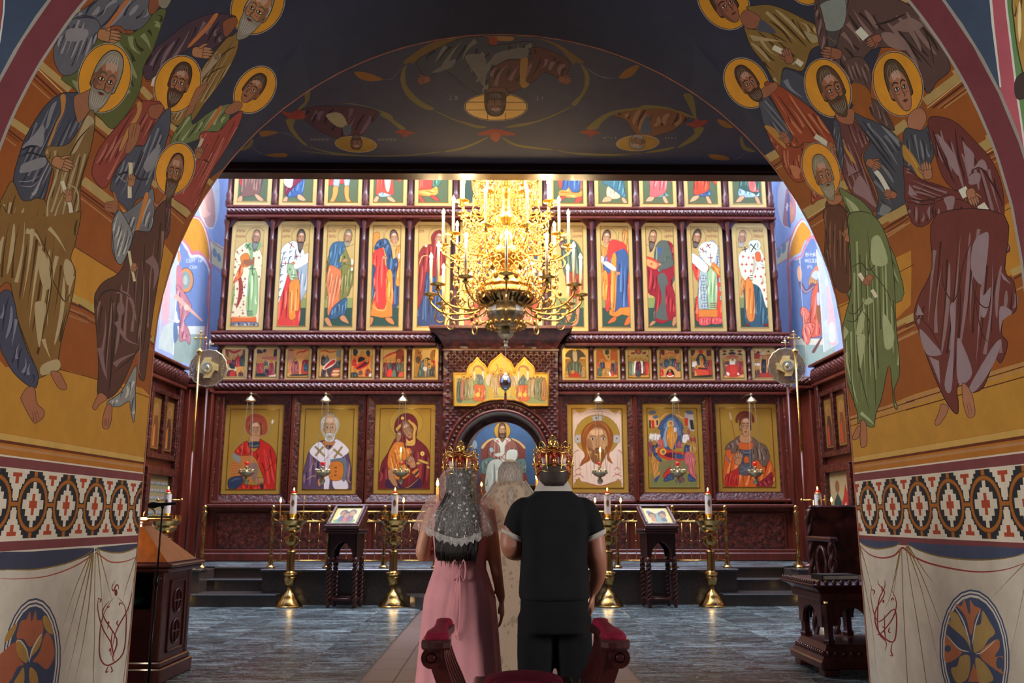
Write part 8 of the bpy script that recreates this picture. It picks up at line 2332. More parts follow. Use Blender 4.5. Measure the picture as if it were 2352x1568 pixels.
mp_ = atY(352, 1420, 6.6); t = thing('microphone_stand', 'slim black microphone stand in front of the choir desk', 'microphone stand', (mp_.x, 6.6, 0)); zt2 = atY(374, 1158, 6.6); dx = zt2.x-mp_.x; h_ = zt2.z
b = MB(); b.tube([(0, 0, .02), (dx*.5, 0, h_*.62)], .011, 8); b.tube([(dx*.5, 0, h_*.62), (dx, 0, h_-.02)], .007, 8); b.build('pole', MATS['black_metal'], t, smooth=True)
b = MB(); b.lathe([(.014, 0), (.02, .01), (.02, .05), (.014, .06)], 10, M=T(dx*.5, 0, h_*.60)); b.build('clutch', MATS['black_metal'], t, auto=.6)
for k in range(3): a = 2*pi*k/3+.4; b = MB(); b.tube([(0, 0, .10), (.26*cos(a), .26*sin(a), .012)], .009, 6); b.build('leg', MATS['black_metal'], t, smooth=True)
b = MB(); b.lathe([(.0, -.10), (.010, -.10), (.013, .02), (.020, .05), (.024, .06), (.024, .09), (.016, .105), (0, .11)], 12, M=T(dx-.0, 0, h_) @ R(-pi/2-.08, 'Y')); b.tube([(dx, 0, h_-.03), (dx+.0, 0, h_)], .012, 6); mk = b.build('mic', MATS['black_metal'], None, auto=.6, loc=(mp_.x, 6.6, 0)); mk.name = 'microphone'; tag(mk, 'black hand microphone lying across the top of the slim stand', 'microphone')
TX, TY = 3.32, 8.35
t = thing('carved_table', 'richly carved mahogany side table with arched open legs behind the right jamb', 'table', (TX, TY, 0)); hw, hd = .53, .42
b = MB(); b.box(-hw, hw, -hd, hd, .06, .13, b=.012); b.loft([[(sx*(hw-.02-e), sy*(hd-.02-e), z) for sx, sy in ((-1,-1),(1,-1),(1,1),(-1,1))] for z, e in ((.13, 0), (.24, .06), (.26, .07))]); b.build('base', MATS['wood'], t, kind='stuff')
b = MB()
for sx in (-1, 1):
    for sy in (-1, 1): b.box(sx*(hw-.1)-.07, sx*(hw-.1)+.07, sy*(hd-.1)-.07, sy*(hd-.1)+.07, 0, .06, b=.01)
b.build('foot', MATS['wood'], t, kind='stuff')
for sx in (-1, 0, 1):
    for sy in (-1, 1):
        b = MB(); b.lathe([(.05, .26), (.055, .29), (.04, .31), (.042, .50), (.055, .52), (.05, .56), (.055, .60)], 12, flute=.08, nfl=6); b.build('leg', MATS['wood'], t, auto=.7, loc=(sx*(hw-.13), sy*(hd-.12), 0))
for y in (-hd+.07, hd-.1):
    for xc in (-.2, .2):
        b = MB(); n = 12; top = [(xc-.2, .64), (xc-.2, .42)]+[(xc-.13*cos(pi*k/n), .42+.15*sin(pi*k/n)**.8) for k in range(n+1)]+[(xc+.2, .42), (xc+.2, .64)]; b.prism(top[::-1], y, y+.03); b.build('arcade', MATS['wood'], t)
for x in (-hw+.07, hw-.1):
    b = MB(); n = 12; top = [(-.3, .64), (-.3, .40)]+[(-.2*cos(pi*k/n), .40+.17*sin(pi*k/n)**.8) for k in range(n+1)]+[(.3, .40), (.3, .64)]; b.prism(top[::-1], 0, .03, M=T(x+.03, 0, 0) @ R(pi/2)); b.build('arcade', MATS['wood'], t)
b = MB(); b.box(-hw+.04, hw-.04, -hd+.04, hd-.04, .63, .70, b=.008); b.loft([[(sx*(hw-.05+e), sy*(hd-.05+e), z) for sx, sy in ((-1,-1),(1,-1),(1,1),(-1,1))] for z, e in ((.70, 0), (.74, .05), (.76, .1))]); b.build('frieze', MATS['wood'], t, kind='stuff')
b = MB(); b.box(-hw-.05, hw+.05, -hd-.05, hd+.05, .76, .775, b=.004); b.loft([[(sx*(hw+.05-e), sy*(hd+.05-e), z) for sx, sy in ((-1,-1),(1,-1),(1,1),(-1,1))] for z, e in ((.775, .0), (.80, .09), (.81, .1))]); b.build('table_top', MATS['wood'], t, kind='stuff')
b = MB()    # row of carved leaves on the sloping edges
for z, e, cnt_, r2 in ((.79, .02, 16, .026), (.185, -.05, 14, .03)):
    for k in range(cnt_):
        for (ax_, sgn) in (('x', -1), ('y', -1)):
            u = -1+2*(k+.5)/cnt_
            p = (u*(hw+e), -(hd+e), z) if ax_ == 'x' else (-(hw+e), u*(hd+e), z); b.ball(p, r2, 8, 5, sc=(.8, .8, .9))
b.build('leaf_carving', MATS['wood'], t, smooth=True, kind='stuff')
mat('book_cover', '1c1c1e', .4); mat('paper', 'd8d2c4', .7); t = thing('book', 'dark bound book with grey page edges lying on the carved table', 'book', (3.03, 8.12, .81), .1)
b = MB(); b.box(-.17, .17, -.11, .11, 0, .006); b.box(-.17, .17, -.11, .11, .04, .046); b.box(-.172, -.166, -.11, .11, 0, .046); b.build('cover', MATS['book_cover'], t, kind='stuff'); b = MB(); b.box(-.165, .16, -.104, .104, .006, .04); b.build('pages', MATS['paper'], t)
t = thing('carved_armchair', 'dark carved wooden armchair with twisted posts standing behind the carved table', 'armchair', (3.98, 10.0, 0))
for sx in (-.38, .38):
    for sy in (-.32, .32):
        b = MB(); n = 40; h_ = 1.12 if sy < 0 else 1.45
        for ph in (0, pi): b.tube([(.022*cos(ph+k*.6), .022*sin(ph+k*.6), h_*k/n) for k in range(n+1)], .026, 6)
        b.build('leg', MATS['wood'], t, smooth=True, loc=(sx, sy, 0))
    b = MB(); b.box(sx-.05, sx+.05, -.4, .36, 1.1, 1.15, b=.015); b.build('armrest', MATS['wood'], t)
    b = MB(); b.tube([(sx, .14*cos(2*pi*k/16), .86+.18*sin(2*pi*k/16)) for k in range(17)], .022, 6, cap=False); b.tube([(sx, -.3, .62), (sx, .3, .62)], .02, 6); b.build('side_tracery', MATS['wood'], t, smooth=True, kind='stuff')
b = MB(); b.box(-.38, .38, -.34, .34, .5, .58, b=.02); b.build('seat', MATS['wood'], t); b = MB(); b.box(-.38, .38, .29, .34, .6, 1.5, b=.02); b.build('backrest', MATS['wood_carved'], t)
mat('velvet', '6e0a26', .85, var=.25, scale=25, spec=.2); mat('chair_wood', '3c1614', .28, var=.25, scale=5, coat=.5); AX = atY(1206, 1500, 3.6).x
t = thing('folding_armchair', 'low dark ribbed armchair with crimson velvet seat and arm pads in the foreground', 'armchair', (AX, 3.78, 0))
for s in (-1, 1):
    for k in range(6):
        y = -.20+.085*k; b = MB()
        pts = smooth_curve([(s*.345, .855), (s*.34, .80), (s*.315, .73), (s*.275, .64), (s*.24, .52), (s*.15, .40), (0, .29), (-s*.2, .16), (-s*.31, .03), (-s*.32, 0)], 3, False); L1, L2 = [], []
        for i, p in enumerate(pts):
            a_ = pts[max(i-1, 0)]; c_ = pts[min(i+1, len(pts)-1)]; d = hypot(c_[0]-a_[0], c_[1]-a_[1]); w_ = .03; L1.append((p[0]-(c_[1]-a_[1])/d*w_, p[1]+(c_[0]-a_[0])/d*w_)); L2.append((p[0]+(c_[1]-a_[1])/d*w_, p[1]-(c_[0]-a_[0])/d*w_))
        b.loft([[(L1[i][0], y-.014, L1[i][1]), (L2[i][0], y-.014, L2[i][1]), (L2[i][0], y+.014, L2[i][1]), (L1[i][0], y+.014, L1[i][1])] for i in range(len(pts))])
        b.build('rib', MATS['chair_wood'], t, auto=.5)
    q = [(.0,-.31),(.03,-.30),(.056,-.27),(.056,-.20),(.035,-.05),(.03,.12),(.045,.26),(.03,.30),(-.03,.30),(-.045,.26),(-.03,.12),(-.035,-.05),(-.056,-.20),(-.056,-.27),(-.03,-.30)]
    out = lambda e, z: [(s*.345+s*.0+x*(1+e), y*(1+e*.4), z) for x, y in q]
    b = MB(); b.loft([out(-.08, .855), out(0, .865), out(0, .885), out(-.06, .893)]); b.build('armrest', MATS['chair_wood'], t, auto=.5)
    b = MB(); b.loft([out(-.22, .888), out(-.16, .90), out(-.3, .915), out(-.7, .922)]); b.build('arm_pad', MATS['velvet'], t, smooth=True)
    b = MB(); b.lathe([(.0, -.03), (.036, -.03), (.04, -.02), (.04, .03), (0, .03)], 18, M=T(s*.362, -.235, .825) @ R(pi/2, 'X')); b.lathe([(.0, .03), (.016, .034), (.012, .044), (0, .046)], 12, M=T(s*.362, -.235, .825) @ R(pi/2, 'X')); b.build('scroll', MATS['chair_wood'], t, auto=.6)
b = MB(); b.box(-.215, .215, -.26, .26, .635, .672, b=.01); b.build('seat_frame', MATS['chair_wood'], t)
b = MB(); gx, gy = 16, 16; vs = [(-.17+.34*i/gx, -.235+.47*j/gy, .672+.055*(max(0, sin(pi*i/gx))*max(0, sin(pi*j/gy)))**.4) for j in range(gy+1) for i in range(gx+1)]
b.add(vs, [(j*(gx+1)+i, j*(gx+1)+i+1, (j+1)*(gx+1)+i+1, (j+1)*(gx+1)+i) for j in range(gy) for i in range(gx)]); b.build('cushion', MATS['velvet'], t, smooth=True)
t = thing('altar', 'altar table under a pale cloth seen through the portal', 'altar', (.05, 18.42, ZP))
mat('altar_cloth', 'b8a888', .7, var=.2); b = MB(); b.box(-.6, .6, -.3, .3, 0, 1.02, b=.02); b.build('cloth', MATS['altar_cloth'], t); b = MB(); b.box(-.63, .63, -.33, .33, 1.02, 1.06, b=.01); b.build('table_top', MATS['wood'], t)
tz = ZP+1.06
for px, lb in ((1106, 'brass altar candlestick left of the priest'), (1182, 'brass altar candlestick right of the priest'), (1196, 'brass altar candlestick beside the small dark framed icon')):
    x = atY(px, 1110, 18.3).x; q = thing('candlestick', lb, 'candlestick', (x, 18.3, tz)); b = MB(); b.lathe([(.06, 0), (.05, .02), (.015, .05), (.03, .12), (.015, .18), (.04, .24), (.012, .26), (.045, .3)], 12); b.build('stem', MATS['brass'], q, smooth=True); b = MB(); b.lathe([(.02, .3), (.02, .38), (.006, .385)], 8); c_ = b.build('candle', MATS['candle_wax'], q); b = MB(); b.lathe([(.001, .385), (.022, .41), (.016, .44), (.001, .48)], 8); b.build('flame', MATS['flame_small'], c_, smooth=True)
q = thing('altar_icon', 'small framed dark icon standing on the altar right of the priest', 'icon', (atY(1213, 1100, 18.36).x, 18.36, tz)); b = MB(); b.box(-.17, .17, 0, .03, 0, .42, b=.01); b.build('frame', MATS['gilt'], q)
P_ = Painting(); P_.draw('p 3a3420 5,5 95,5 95,95 5,95\nE 8a6a30 50 45 30 30 0\nF 50 45 16 22 0 0 3a2418 .3 8a5c3c long'); me = P_.mesh('painting', lambda p: ((p[0]-50)*.003, (100-p[1])*.004), [(-.14, .02), (.14, .02), (.14, .39), (-.14, .39)], [], lambda u, v: (u, -.004, v), '3a3420'); link('painting', me, MATS['icon_paint'], q)
area('sanctuary_fill', (0, 17.9, 4.9), (0, 19.2, 2.2), 1.2, .5, 110, (1, .95, .88))  # added fill with no fixture of its own, brightens the apse painting
mat('skin', 'bc8468', .5, var=.08, scale=4); mat('skin_dark', '9a6450', .5, var=.08, scale=4); mat('shirt', '121215', .9, var=.15, scale=14, bump=.3, bscale=12, spec=.2); mat('trousers', '0c0c0f', .9, var=.15, scale=12, bump=.2, bscale=8, spec=.2); mat('white_trim', 'a8a098', .8, var=.05)
mat('pink_dress', 'c8868c', .85, var=.08, scale=10, bump=.12, bscale=22); mat('dark_hair', '1a1210', .45, var=.5, scale=20, stretch=(8,8,.6), bump=.5, bscale=40, spec=.4); mat('grey_hair', '8a8078', .5, var=.45, scale=20, stretch=(8,8,1.5), bump=.5, bscale=40); mat('brown_hair', '2c1e18', .7, var=.4, scale=60); mat('eye_white', 'd8d0c8', .3)
def see_through(name, col, base, dots, sc1, sc2):
    """net with scrolls and dots: opacity from a procedural lace pattern"""
    m, nt, b = nmat(name); N = nt.nodes; L = nt.links; b.inputs['Base Color'].default_value = lin(col)+(1,); b.inputs['Roughness'].default_value = .8
    tc = N.new('ShaderNodeTexCoord'); vo = N.new('ShaderNodeTexVoronoi'); vo.inputs['Scale'].default_value = sc1; L.new(tc.outputs['Object'], vo.inputs['Vector'])
    lt = N.new('ShaderNodeMath'); lt.operation = 'LESS_THAN'; lt.inputs[1].default_value = .22; L.new(vo.outputs['Distance'], lt.inputs[0])
    no = N.new('ShaderNodeTexNoise'); no.inputs['Scale'].default_value = sc2; no.inputs['Distortion'].default_value = 2.2; L.new(tc.outputs['Object'], no.inputs[0])
    sb = N.new('ShaderNodeMath'); sb.operation = 'SUBTRACT'; sb.inputs[1].default_value = .5; L.new(no.outputs[0], sb.inputs[0]); ab = N.new('ShaderNodeMath'); ab.operation = 'ABSOLUTE'; L.new(sb.outputs[0], ab.inputs[0]); l2 = N.new('ShaderNodeMath'); l2.operation = 'LESS_THAN'; l2.inputs[1].default_value = .008; L.new(ab.outputs[0], l2.inputs[0])
    mx = N.new('ShaderNodeMath'); mx.operation = 'MAXIMUM'; L.new(lt.outputs[0], mx.inputs[0]); L.new(l2.outputs[0], mx.inputs[1]); mr = N.new('ShaderNodeMapRange'); mr.inputs[3].default_value = base; mr.inputs[4].default_value = dots; L.new(mx.outputs[0], mr.inputs[0]); L.new(mr.outputs[0], b.inputs['Alpha']); return m
LACE = see_through('lace', 'd0cac4', .10, .75, 30, 20); NET = see_through('pink_net', 'd8b4a8', .3, .7, 50, 20); HEM = see_through('lace_hem', 'd8d2cc', .35, .9, 130, 60)
def voxel(b, name, m, parent, vx=.011, sm=4):
    me = b.mesh(name); o = bpy.data.objects.new(name, me); COL.objects.link(o); r = o.modifiers.new('r', 'REMESH'); r.mode = 'VOXEL'; r.voxel_size = vx; s_ = o.modifiers.new('s', 'SMOOTH'); s_.factor = .5; s_.iterations = sm
    dg = bpy.context.evaluated_depsgraph_get(); nm_ = bpy.data.meshes.new_from_object(o.evaluated_get(dg)); bpy.data.objects.remove(o); nm_.name = name; return link(name, nm_, m, parent, smooth=True)
def ring(z, rx, ry, cx=0, cy=0, n=28, p=2.3, pl=0, npl=0, ph=0):
    out = []
    for k in range(n):
        a = 2*pi*k/n; c, s = cos(a), sin(a); q = 1+pl*cos(npl*a+ph); out.append((cx+rx*abs(c)**(2/p)*(1 if c > 0 else -1)*q, cy+ry*abs(s)**(2/p)*(1 if s > 0 else -1)*q, z))
    return out
def limb(b, pts, rs, n=12): b.tube(smooth_curve(pts, 4, False), [r for r in np.interp(np.linspace(0, len(rs)-1, (len(pts)-1)*4+1), range(len(rs)), rs)], n)
def hand(b, w, d, f, side, curl=.5, s=1.0):
    """palm, four jointed fingers and a thumb from wrist w along d; f = palm facing"""
    w, d, f = Vector(w), Vector(d).normalized(), Vector(f).normalized(); sd = d.cross(f).normalized()
    b.loft([[tuple(w+d*t_*s+sd*x*s+f*y*s) for x, y in ((-a, -.011), (0, -.015), (a, -.011), (a, .011), (0, .014), (-a, .011))] for t_, a in ((-.02, .022), (.02, .034), (.06, .041), (.09, .040))])
    for i, L in enumerate((.070, .080, .076, .060)):
        x = (-.030+.020*i)*s; p0 = w+d*.085*s+sd*x; c = curl*(1+.15*i); p1 = p0+(d*cos(c*.5)+f*sin(c*.5))*L*.45*s; p2 = p1+(d*cos(c*1.3)+f*sin(c*1.3))*L*.32*s; p3 = p2+(d*cos(c*2)+f*sin(c*2))*L*.26*s; b.tube([w+d*.05*s+sd*x*.9, p0, p1, p2, p3], [.010*s, .0095*s, .009*s, .0085*s, .006*s], 8)
    q0 = w+d*.02*s-sd*.025*s*side; q1 = q0+(d*.6-sd*side*.7+f*.3).normalized()*.038*s; q2 = q1+(d*.9-sd*side*.2+f*.3).normalized()*.028*s; b.tube([w+d*.0, q0, q1, q2], [.014*s, .014*s, .011*s, .008*s], 8)
def head(b, z, s=1.0, cy=0):
    b.loft([ring(z+dz*s, rx*s, ry*s, 0, cy+oy*s, 20) for dz, rx, ry, oy in ((-.125,.03,.03,.05),(-.115,.046,.05,.035),(-.08,.062,.078,.015),(-.04,.070,.092,.005),(0,.076,.098,0),(.04,.078,.100,-.004),(.08,.068,.088,-.006),(.105,.045,.06,-.006),(.118,.012,.02,-.006))])
    b.loft([ring(z+dz*s, r*s, r*1.2*s, 0, cy+oy*s, 8, 2) for dz, r, oy in ((-.045,.008,.098),(-.035,.014,.108),(-.01,.009,.104),(.015,.006,.096))])
    for sx in (-1, 1): b.ball((sx*.079*s, cy-.004*s, z-.012*s), .028*s, 10, 8, sc=(.4, .65, 1.15))
    b.ball((0, cy+.087*s, z-.068*s), .018*s, 8, 6, sc=(1.3, .5, .45)); b.tube([(0, cy-.02*s, z-.19*s), (0, cy-.006*s, z-.06*s)], [.056*s, .052*s], 14)
def eyes(t, z, s=1.0, cy=0):
    for sx in (-1, 1): b = MB(); b.ball((sx*.031*s, cy+.087*s, z+.008*s), .011*s, 8, 6); b.build('eye', MATS['eye_white'], t, smooth=True)
GYY = 4.5; gx = atY(1272, 1250, GYY).x; zz = lambda py: atY(1272, py, GYY).z
g = thing('person', 'person in black polo shirt with white collar and cuffs, black trousers, gilt crown', 'person', (gx, GYY, 0), group=None)
b = MB(); hz_ = zz(1088)+.012; s_ = 1.0
head(b, hz_, s_)
b.loft([ring(z, rx, ry, 0, cy) for z, rx, ry, cy in ((.80,.155,.12,0),(.92,.158,.125,0),(1.05,.155,.12,0),(1.2,.16,.12,0),(1.33,.17,.115,0),(1.41,.155,.10,-.005),(1.475,.10,.075,-.005),(1.50,.06,.06,0))])
limb(b, [(.145,0,1.40),(.198,-.005,1.28),(.215,-.01,1.16),(.225,.06,1.07),(.205,.13,.985)], [.058,.054,.050,.043,.030]); hand(b, (.204,.133,.98), (-.05,.25,-1), (-1,.1,0), 1, .35)
limb(b, [(-.145,0,1.40),(-.21,-.01,1.28),(-.215,-.02,1.20),(-.16,.12,1.18),(-.09,.24,1.20)], [.062,.055,.050,.042,.028]); hand(b, (-.09,.24,1.20), (.35,1,.12), (1,-.2,0), 1, 1.1)
for sx in (-1, 1): limb(b, [(sx*.09,0,.86),(sx*.095,.005,.48),(sx*.1,-.01,.09)], [.088,.06,.042]); b.loft([ring(z, rx, ry, sx*.105, oy, 14) for z, rx, ry, oy in ((.0,.045,.12,.05),(.04,.045,.12,.05),(.07,.04,.09,.03),(.11,.036,.045,0))])
voxel(b, 'body', MATS['skin_dark'], g); eyes(g, hz_, s_)
b = MB(); b.loft([ring(z, rx, ry, 0, cy, 32) for z, rx, ry, cy in ((.955,.176,.152,0),(1.0,.178,.152,0),(1.08,.172,.14,-.002),(1.14,.168,.138,-.002),(1.24,.172,.138,0),(1.34,.182,.135,0),(1.40,.178,.122,0),(1.44,.15,.105,-.004),(1.475,.105,.085,-.004),(1.50,.08,.075,0))])
for sx in (-1, 1): limb(b, [(sx*.12,0,1.42),(sx*.158,-.003,1.385),(sx*.186,-.006,1.33),(sx*.203,-.01,1.265)], [.052,.066,.064,.058], 16)
r_3 = random.Random(2); voxel(b, 'polo_shirt', MATS['shirt'], g, .012, 5)
b = MB()
for sx in (-1, 1): b.loft([[(sx*.204+r*cos(a), -.011+r*sin(a), z+.025*cos(a)*sx) for a in [2*pi*k/20 for k in range(20)]] for r, z in ((.050,1.252),(.060,1.25),(.061,1.276),(.054,1.276))], cap=False)
b.build('cuff', MATS['white_trim'], g, smooth=True, kind='stuff')
b = MB(); b.loft([ring(z, rx, ry, 0, cy, 28) for z, rx, ry, cy in ((1.484,.098,.088,-.004),(1.50,.092,.084,-.004),(1.545,.070,.072,-.002),(1.548,.064,.066,-.002),(1.50,.066,.068,0))], cap=False); b.build('collar', MATS['white_trim'], g, smooth=True)
b = MB(); b.loft([ring(z, rx, ry, 0, 0, 32) for z, rx, ry in ((.80,.165,.145),(.90,.170,.15),(.97,.168,.14),(1.0,.16,.135))])
for sx in (-1, 1): limb(b, [(sx*.092,0,.88),(sx*.095,0,.70),(sx*.1,.005,.45),(sx*.108,-.005,.06)], [.092,.092,.080,.070], 16)
voxel(b, 'trousers', MATS['trousers'], g, .013, 4)
mat('shoe', '0c0c0e', .3); b = MB()
for sx in (-1, 1): b.loft([ring(z, rx, ry, sx*.108, oy, 16) for z, rx, ry, oy in ((.0,.052,.14,.045),(.05,.052,.138,.045),(.085,.045,.09,.01),(.12,.042,.05,-.01))])
b.build('shoes', MATS['shoe'], g, smooth=True, kind='stuff')
b = MB(); b.loft([ring(hz_+dz, rx, ry, 0, oy, 24) for dz, rx, ry, oy in ((-.075,.056,.05,-.045),(-.05,.070,.075,-.028),(0,.081,.095,-.013),(.03,.079,.095,-.01),(.06,.06,.07,-.01))]); b.build('hair', MATS['brown_hair'], g, smooth=True)
m, nt, b_ = nmat('crown_velvet'); N = nt.nodes; tc = N.new('ShaderNodeTexCoord'); vo = N.new('ShaderNodeTexNoise'); vo.inputs['Scale'].default_value = 30; vo.inputs['Distortion'].default_value = 1.5; nt.links.new(tc.outputs['Object'], vo.inputs[0]); rp = N.new('ShaderNodeValToRGB'); rp.color_ramp.elements[0].position = .5; rp.color_ramp.elements[1].position = .56; rp.color_ramp.elements[0].color = lin('6e0e0a')+(1,); rp.color_ramp.elements[1].color = lin('b86a34')+(1,); nt.links.new(vo.outputs[0], rp.inputs[0]); nt.links.new(rp.outputs[0], b_.inputs['Base Color']); b_.inputs['Roughness'].default_value = .35; CV = m
def crown(loc, s, tilt, lb):
    t = thing('wedding_crown', lb, 'crown', loc); t.rotation_euler = (tilt, 0, 0); t.scale = (s, s*1.08, s)
    b = MB(); b.lathe([(.088, -.03), (.097, .0), (.104, .035), (.108, .07), (.102, .10), (.08, .125), (.04, .14), (0, .143)], 32, flute=.03, nfl=8); b.build('cap', CV, t, smooth=True)
    b = MB()
    for k in range(8):
        a = 2*pi*k/8+pi/8; c, s2 = cos(a), sin(a); b.tube([(r*c, r*s2, z) for r, z in smooth_curve([(.100, .0), (.114, .06), (.114, .10), (.085, .14), (.04, .14), (.02, .15)], 4, False)], .0035, 5)
        q = a+pi/8; c, s2 = cos(q), sin(q); b.tube([(r*c-w_*s2, r*s2+w_*c, z) for r, w_, z in smooth_curve([(.075, -.02, .13), (.09, -.022, .155), (.10, 0, .172), (.095, .022, .155), (.085, .02, .12)], 4, False)], .0026, 5); b.ball((.110*c, .110*s2, .055), .010, 10, 6, sc=(1, 1, 1.4)); b.ball((.106*c, .106*s2, .135), .009, 8, 6)
    for r, z in ((.101, .0), (.110, .035), (.113, .105)): b.tube([(r*cos(2*pi*k/32), r*sin(2*pi*k/32), z+.006*cos(8*pi*k/16)) for k in range(33)], .0035, 5, cap=False)
    b.lathe([(.0, .135), (.05, .14), (.052, .148), (.025, .155), (.015, .165), (.028, .178), (.028, .19), (.012, .2), (.02, .212), (.0, .225)], 20); b.build('frame', MATS['gilt'], t, smooth=True)
crown((gx+.0, GYY-.008, zz(1088)), .9, -.12, 'gilt and red wedding crown on the head of the person in black polo')
BY = 4.7; bx_ = atY(1058, 1250, BY).x; zb_ = lambda py: atY(1058, py, BY).z
g = thing('person', 'person in long pink dress with lace veil and long dark hair, gilt crown', 'person', (bx_, BY, 0))
g.scale = (1, 1, 1.03); b = MB(); hb = (zb_(1093)+.01)/1.03; s_ = .95; head(b, hb, s_)
b.loft([ring(z, rx, ry, 0, cy) for z, rx, ry, cy in ((.80,.165,.12,0),(.92,.175,.13,0),(1.06,.125,.10,0),(1.2,.14,.10,0),(1.30,.155,.10,0),(1.37,.14,.085,0),(1.42,.08,.06,0),(1.45,.05,.05,0))])
limb(b, [(.135,0,1.355),(.165,-.01,1.2),(.185,0,1.07),(.215,.04,.91)], [.046,.040,.034,.022]); hand(b, (.215,.04,.905), (.05,.15,-1), (-1,.1,0), 1, .3, .88)
limb(b, [(-.135,0,1.355),(-.18,-.02,1.22),(-.195,-.02,1.13),(-.15,.10,1.16),(-.10,.22,1.22)], [.046,.041,.038,.032,.022]); hand(b, (-.10,.22,1.22), (.3,1,.3), (1,-.2,0), 1, 1.1, .88)
for sx in (-1, 1): limb(b, [(sx*.085,0,.85),(sx*.08,.005,.48),(sx*.08,-.01,.08)], [.08,.052,.036]); b.loft([ring(z, rx, ry, sx*.085, oy, 12) for z, rx, ry, oy in ((.0,.038,.10,.04),(.04,.038,.10,.04),(.09,.032,.04,0))])
voxel(b, 'body', MATS['skin'], g, .010); eyes(g, hb, s_)
b = MB(); b.loft([ring(z, rx, ry, cx, cy, 96, 2.1, pl, 13, z*2) for z, rx, ry, cx, cy, pl in ((.02,.26,.24,.0,0,.05),(.3,.235,.21,0,0,.045),(.6,.21,.18,0,0,.03),(.8,.195,.16,0,0,.018),(.92,.185,.145,0,0,.01),(1.0,.158,.125,0,0,.012),(1.06,.136,.11,0,0,.014),(1.10,.135,.108,0,0,.004),(1.2,.150,.115,0,0,0),(1.30,.165,.115,0,0,0),(1.365,.15,.10,0,0,0),(1.40,.12,.085,0,0,0))], cap=False); b.build('dress', MATS['pink_dress'], g, smooth=True)
b = MB()
for sx, e in ((-1, 4), (1, 5)): b.tube([(sx*.03*sin(pi*k/8)*1.1, -.125-.01*sin(pi*k/8), 1.06+.05*sin(2*pi*k/8)-.0) for k in range(9)], e*.001, 5)
b.tube(smooth_curve([(-.005,-.128,1.05),(-.02,-.16,.93),(-.03,-.175,.82),(-.01,-.18,.75)], 4, False), .004, 5); b.tube(smooth_curve([(.0,-.128,1.05),(.008,-.16,.93),(.004,-.175,.8),(-.01,-.18,.74)], 4, False), .004, 5); b.build('ribbon', MATS['pink_dress'], g, smooth=True, kind='stuff')
def drape(name, m, rings, a0, a1, pl, npl, n=72, parent=g):
    b = MB(); vs = []
    for i, (z, rx, ry, cy, zd) in enumerate(rings):
        for k in range(n+1):
            a = a0+(a1-a0)*k/n; q = 1+pl*(i/len(rings))*cos(npl*a); vs.append((rx*cos(a)*q, cy+ry*sin(a)*q, z+zd*abs(cos(a))**1.5+.008*(i == len(rings)-1)*cos(40*a)))
    b.add(vs, [(i*(n+1)+k, i*(n+1)+k+1, (i+1)*(n+1)+k+1, (i+1)*(n+1)+k) for i in range(len(rings)-1) for k in range(n)]); return b.build(name, m, parent, smooth=True)
for sx, nm_ in ((-1, 'sleeve'), (1, 'sleeve')):
    b = MB(); n = 40; rs = []
    for z, rx, ry, cx in ((1.415,.03,.06,.085),(1.395,.055,.09,.11),(1.35,.07,.105,.132),(1.29,.08,.115,.15),(1.24,.088,.12,.165)): rs.append([(sx*(cx+rx*cos(2*pi*k/n)*(1+.05*cos(9*2*pi*k/n))), ry*sin(2*pi*k/n), z-.05*max(0, -cos(2*pi*k/n))+(.0 if cos(2*pi*k/n) < 0 else .02*cos(2*pi*k/n))) for k in range(n)])
    b.loft(rs, cap=False); b.build(nm_, NET, g, smooth=True)
b = MB(); rs = []
for z, rx, ry, cy in ((hb+.07,.04,.05,0),(hb+.04,.070,.08,-.01),(hb,.078,.09,-.016),(hb-.08,.078,.075,-.03),(1.42,.085,.055,-.06),(1.34,.112,.05,-.085),(1.24,.115,.045,-.10),(1.15,.108,.035,-.108),(1.105,.095,.02,-.11)): rs.append(ring(z, rx, ry, -.015 if z < 1.4 else 0, cy, 64, 2.2, .025, 21, z*3))
b.loft(rs); b.build('hair', MATS['dark_hair'], g, smooth=True)
b = MB(); r_4 = random.Random(5)
for k in range(46): x = -.125+.23*k/45; h0 = r_4.uniform(.0, .06); b.tube([(x*.92, -.128-.008*sin(k), 1.25), (x*.9-.008, -.136, 1.15), (x*.86-.01, -.132, 1.075+h0)], [.006, .0045, .001], 4)
b.build('hair_ends', MATS['dark_hair'], g, smooth=True, kind='stuff')
V1 = [(hb+.03,.088,.10,-.015,0),(hb-.02,.092,.105,-.02,0),(hb-.08,.085,.095,-.03,0),(hb-.11,.08,.09,-.035,0)]
drape('veil', LACE, V1+[(1.39,.10,.105,-.045,-.005),(1.34,.135,.13,-.05,.0),(1.28,.158,.145,-.055,.03),(1.205,.178,.16,-.06,.06)], -pi+.25, -.25, .10, 26)
drape('veil_hem', HEM, [(1.215,.175,.158,-.06,.056),(1.195,.181,.163,-.061,.062),(1.182,.184,.166,-.062,.064)], -pi+.25, -.25, .10, 26)
for sx in (-1, 1): drape('veil_fold', NET, [(hb+.02,.095,.03,.0,0),(hb-.03,.125,.05,.0,0),(hb-.09,.12,.05,.0,0),(hb-.15,.09,.04,0,0)], -pi*.3 if sx > 0 else -pi*1.3, pi*.3 if sx > 0 else -pi*.7, .06, 9, 24)
crown((bx_-.005, BY-.008, zb_(1093)), .85, -.14, 'gilt and red wedding crown on the head of the person in pink')
PY = 5.95; px_ = atY(1172, 1250, PY).x; hp = atY(1158, 1098, PY).z
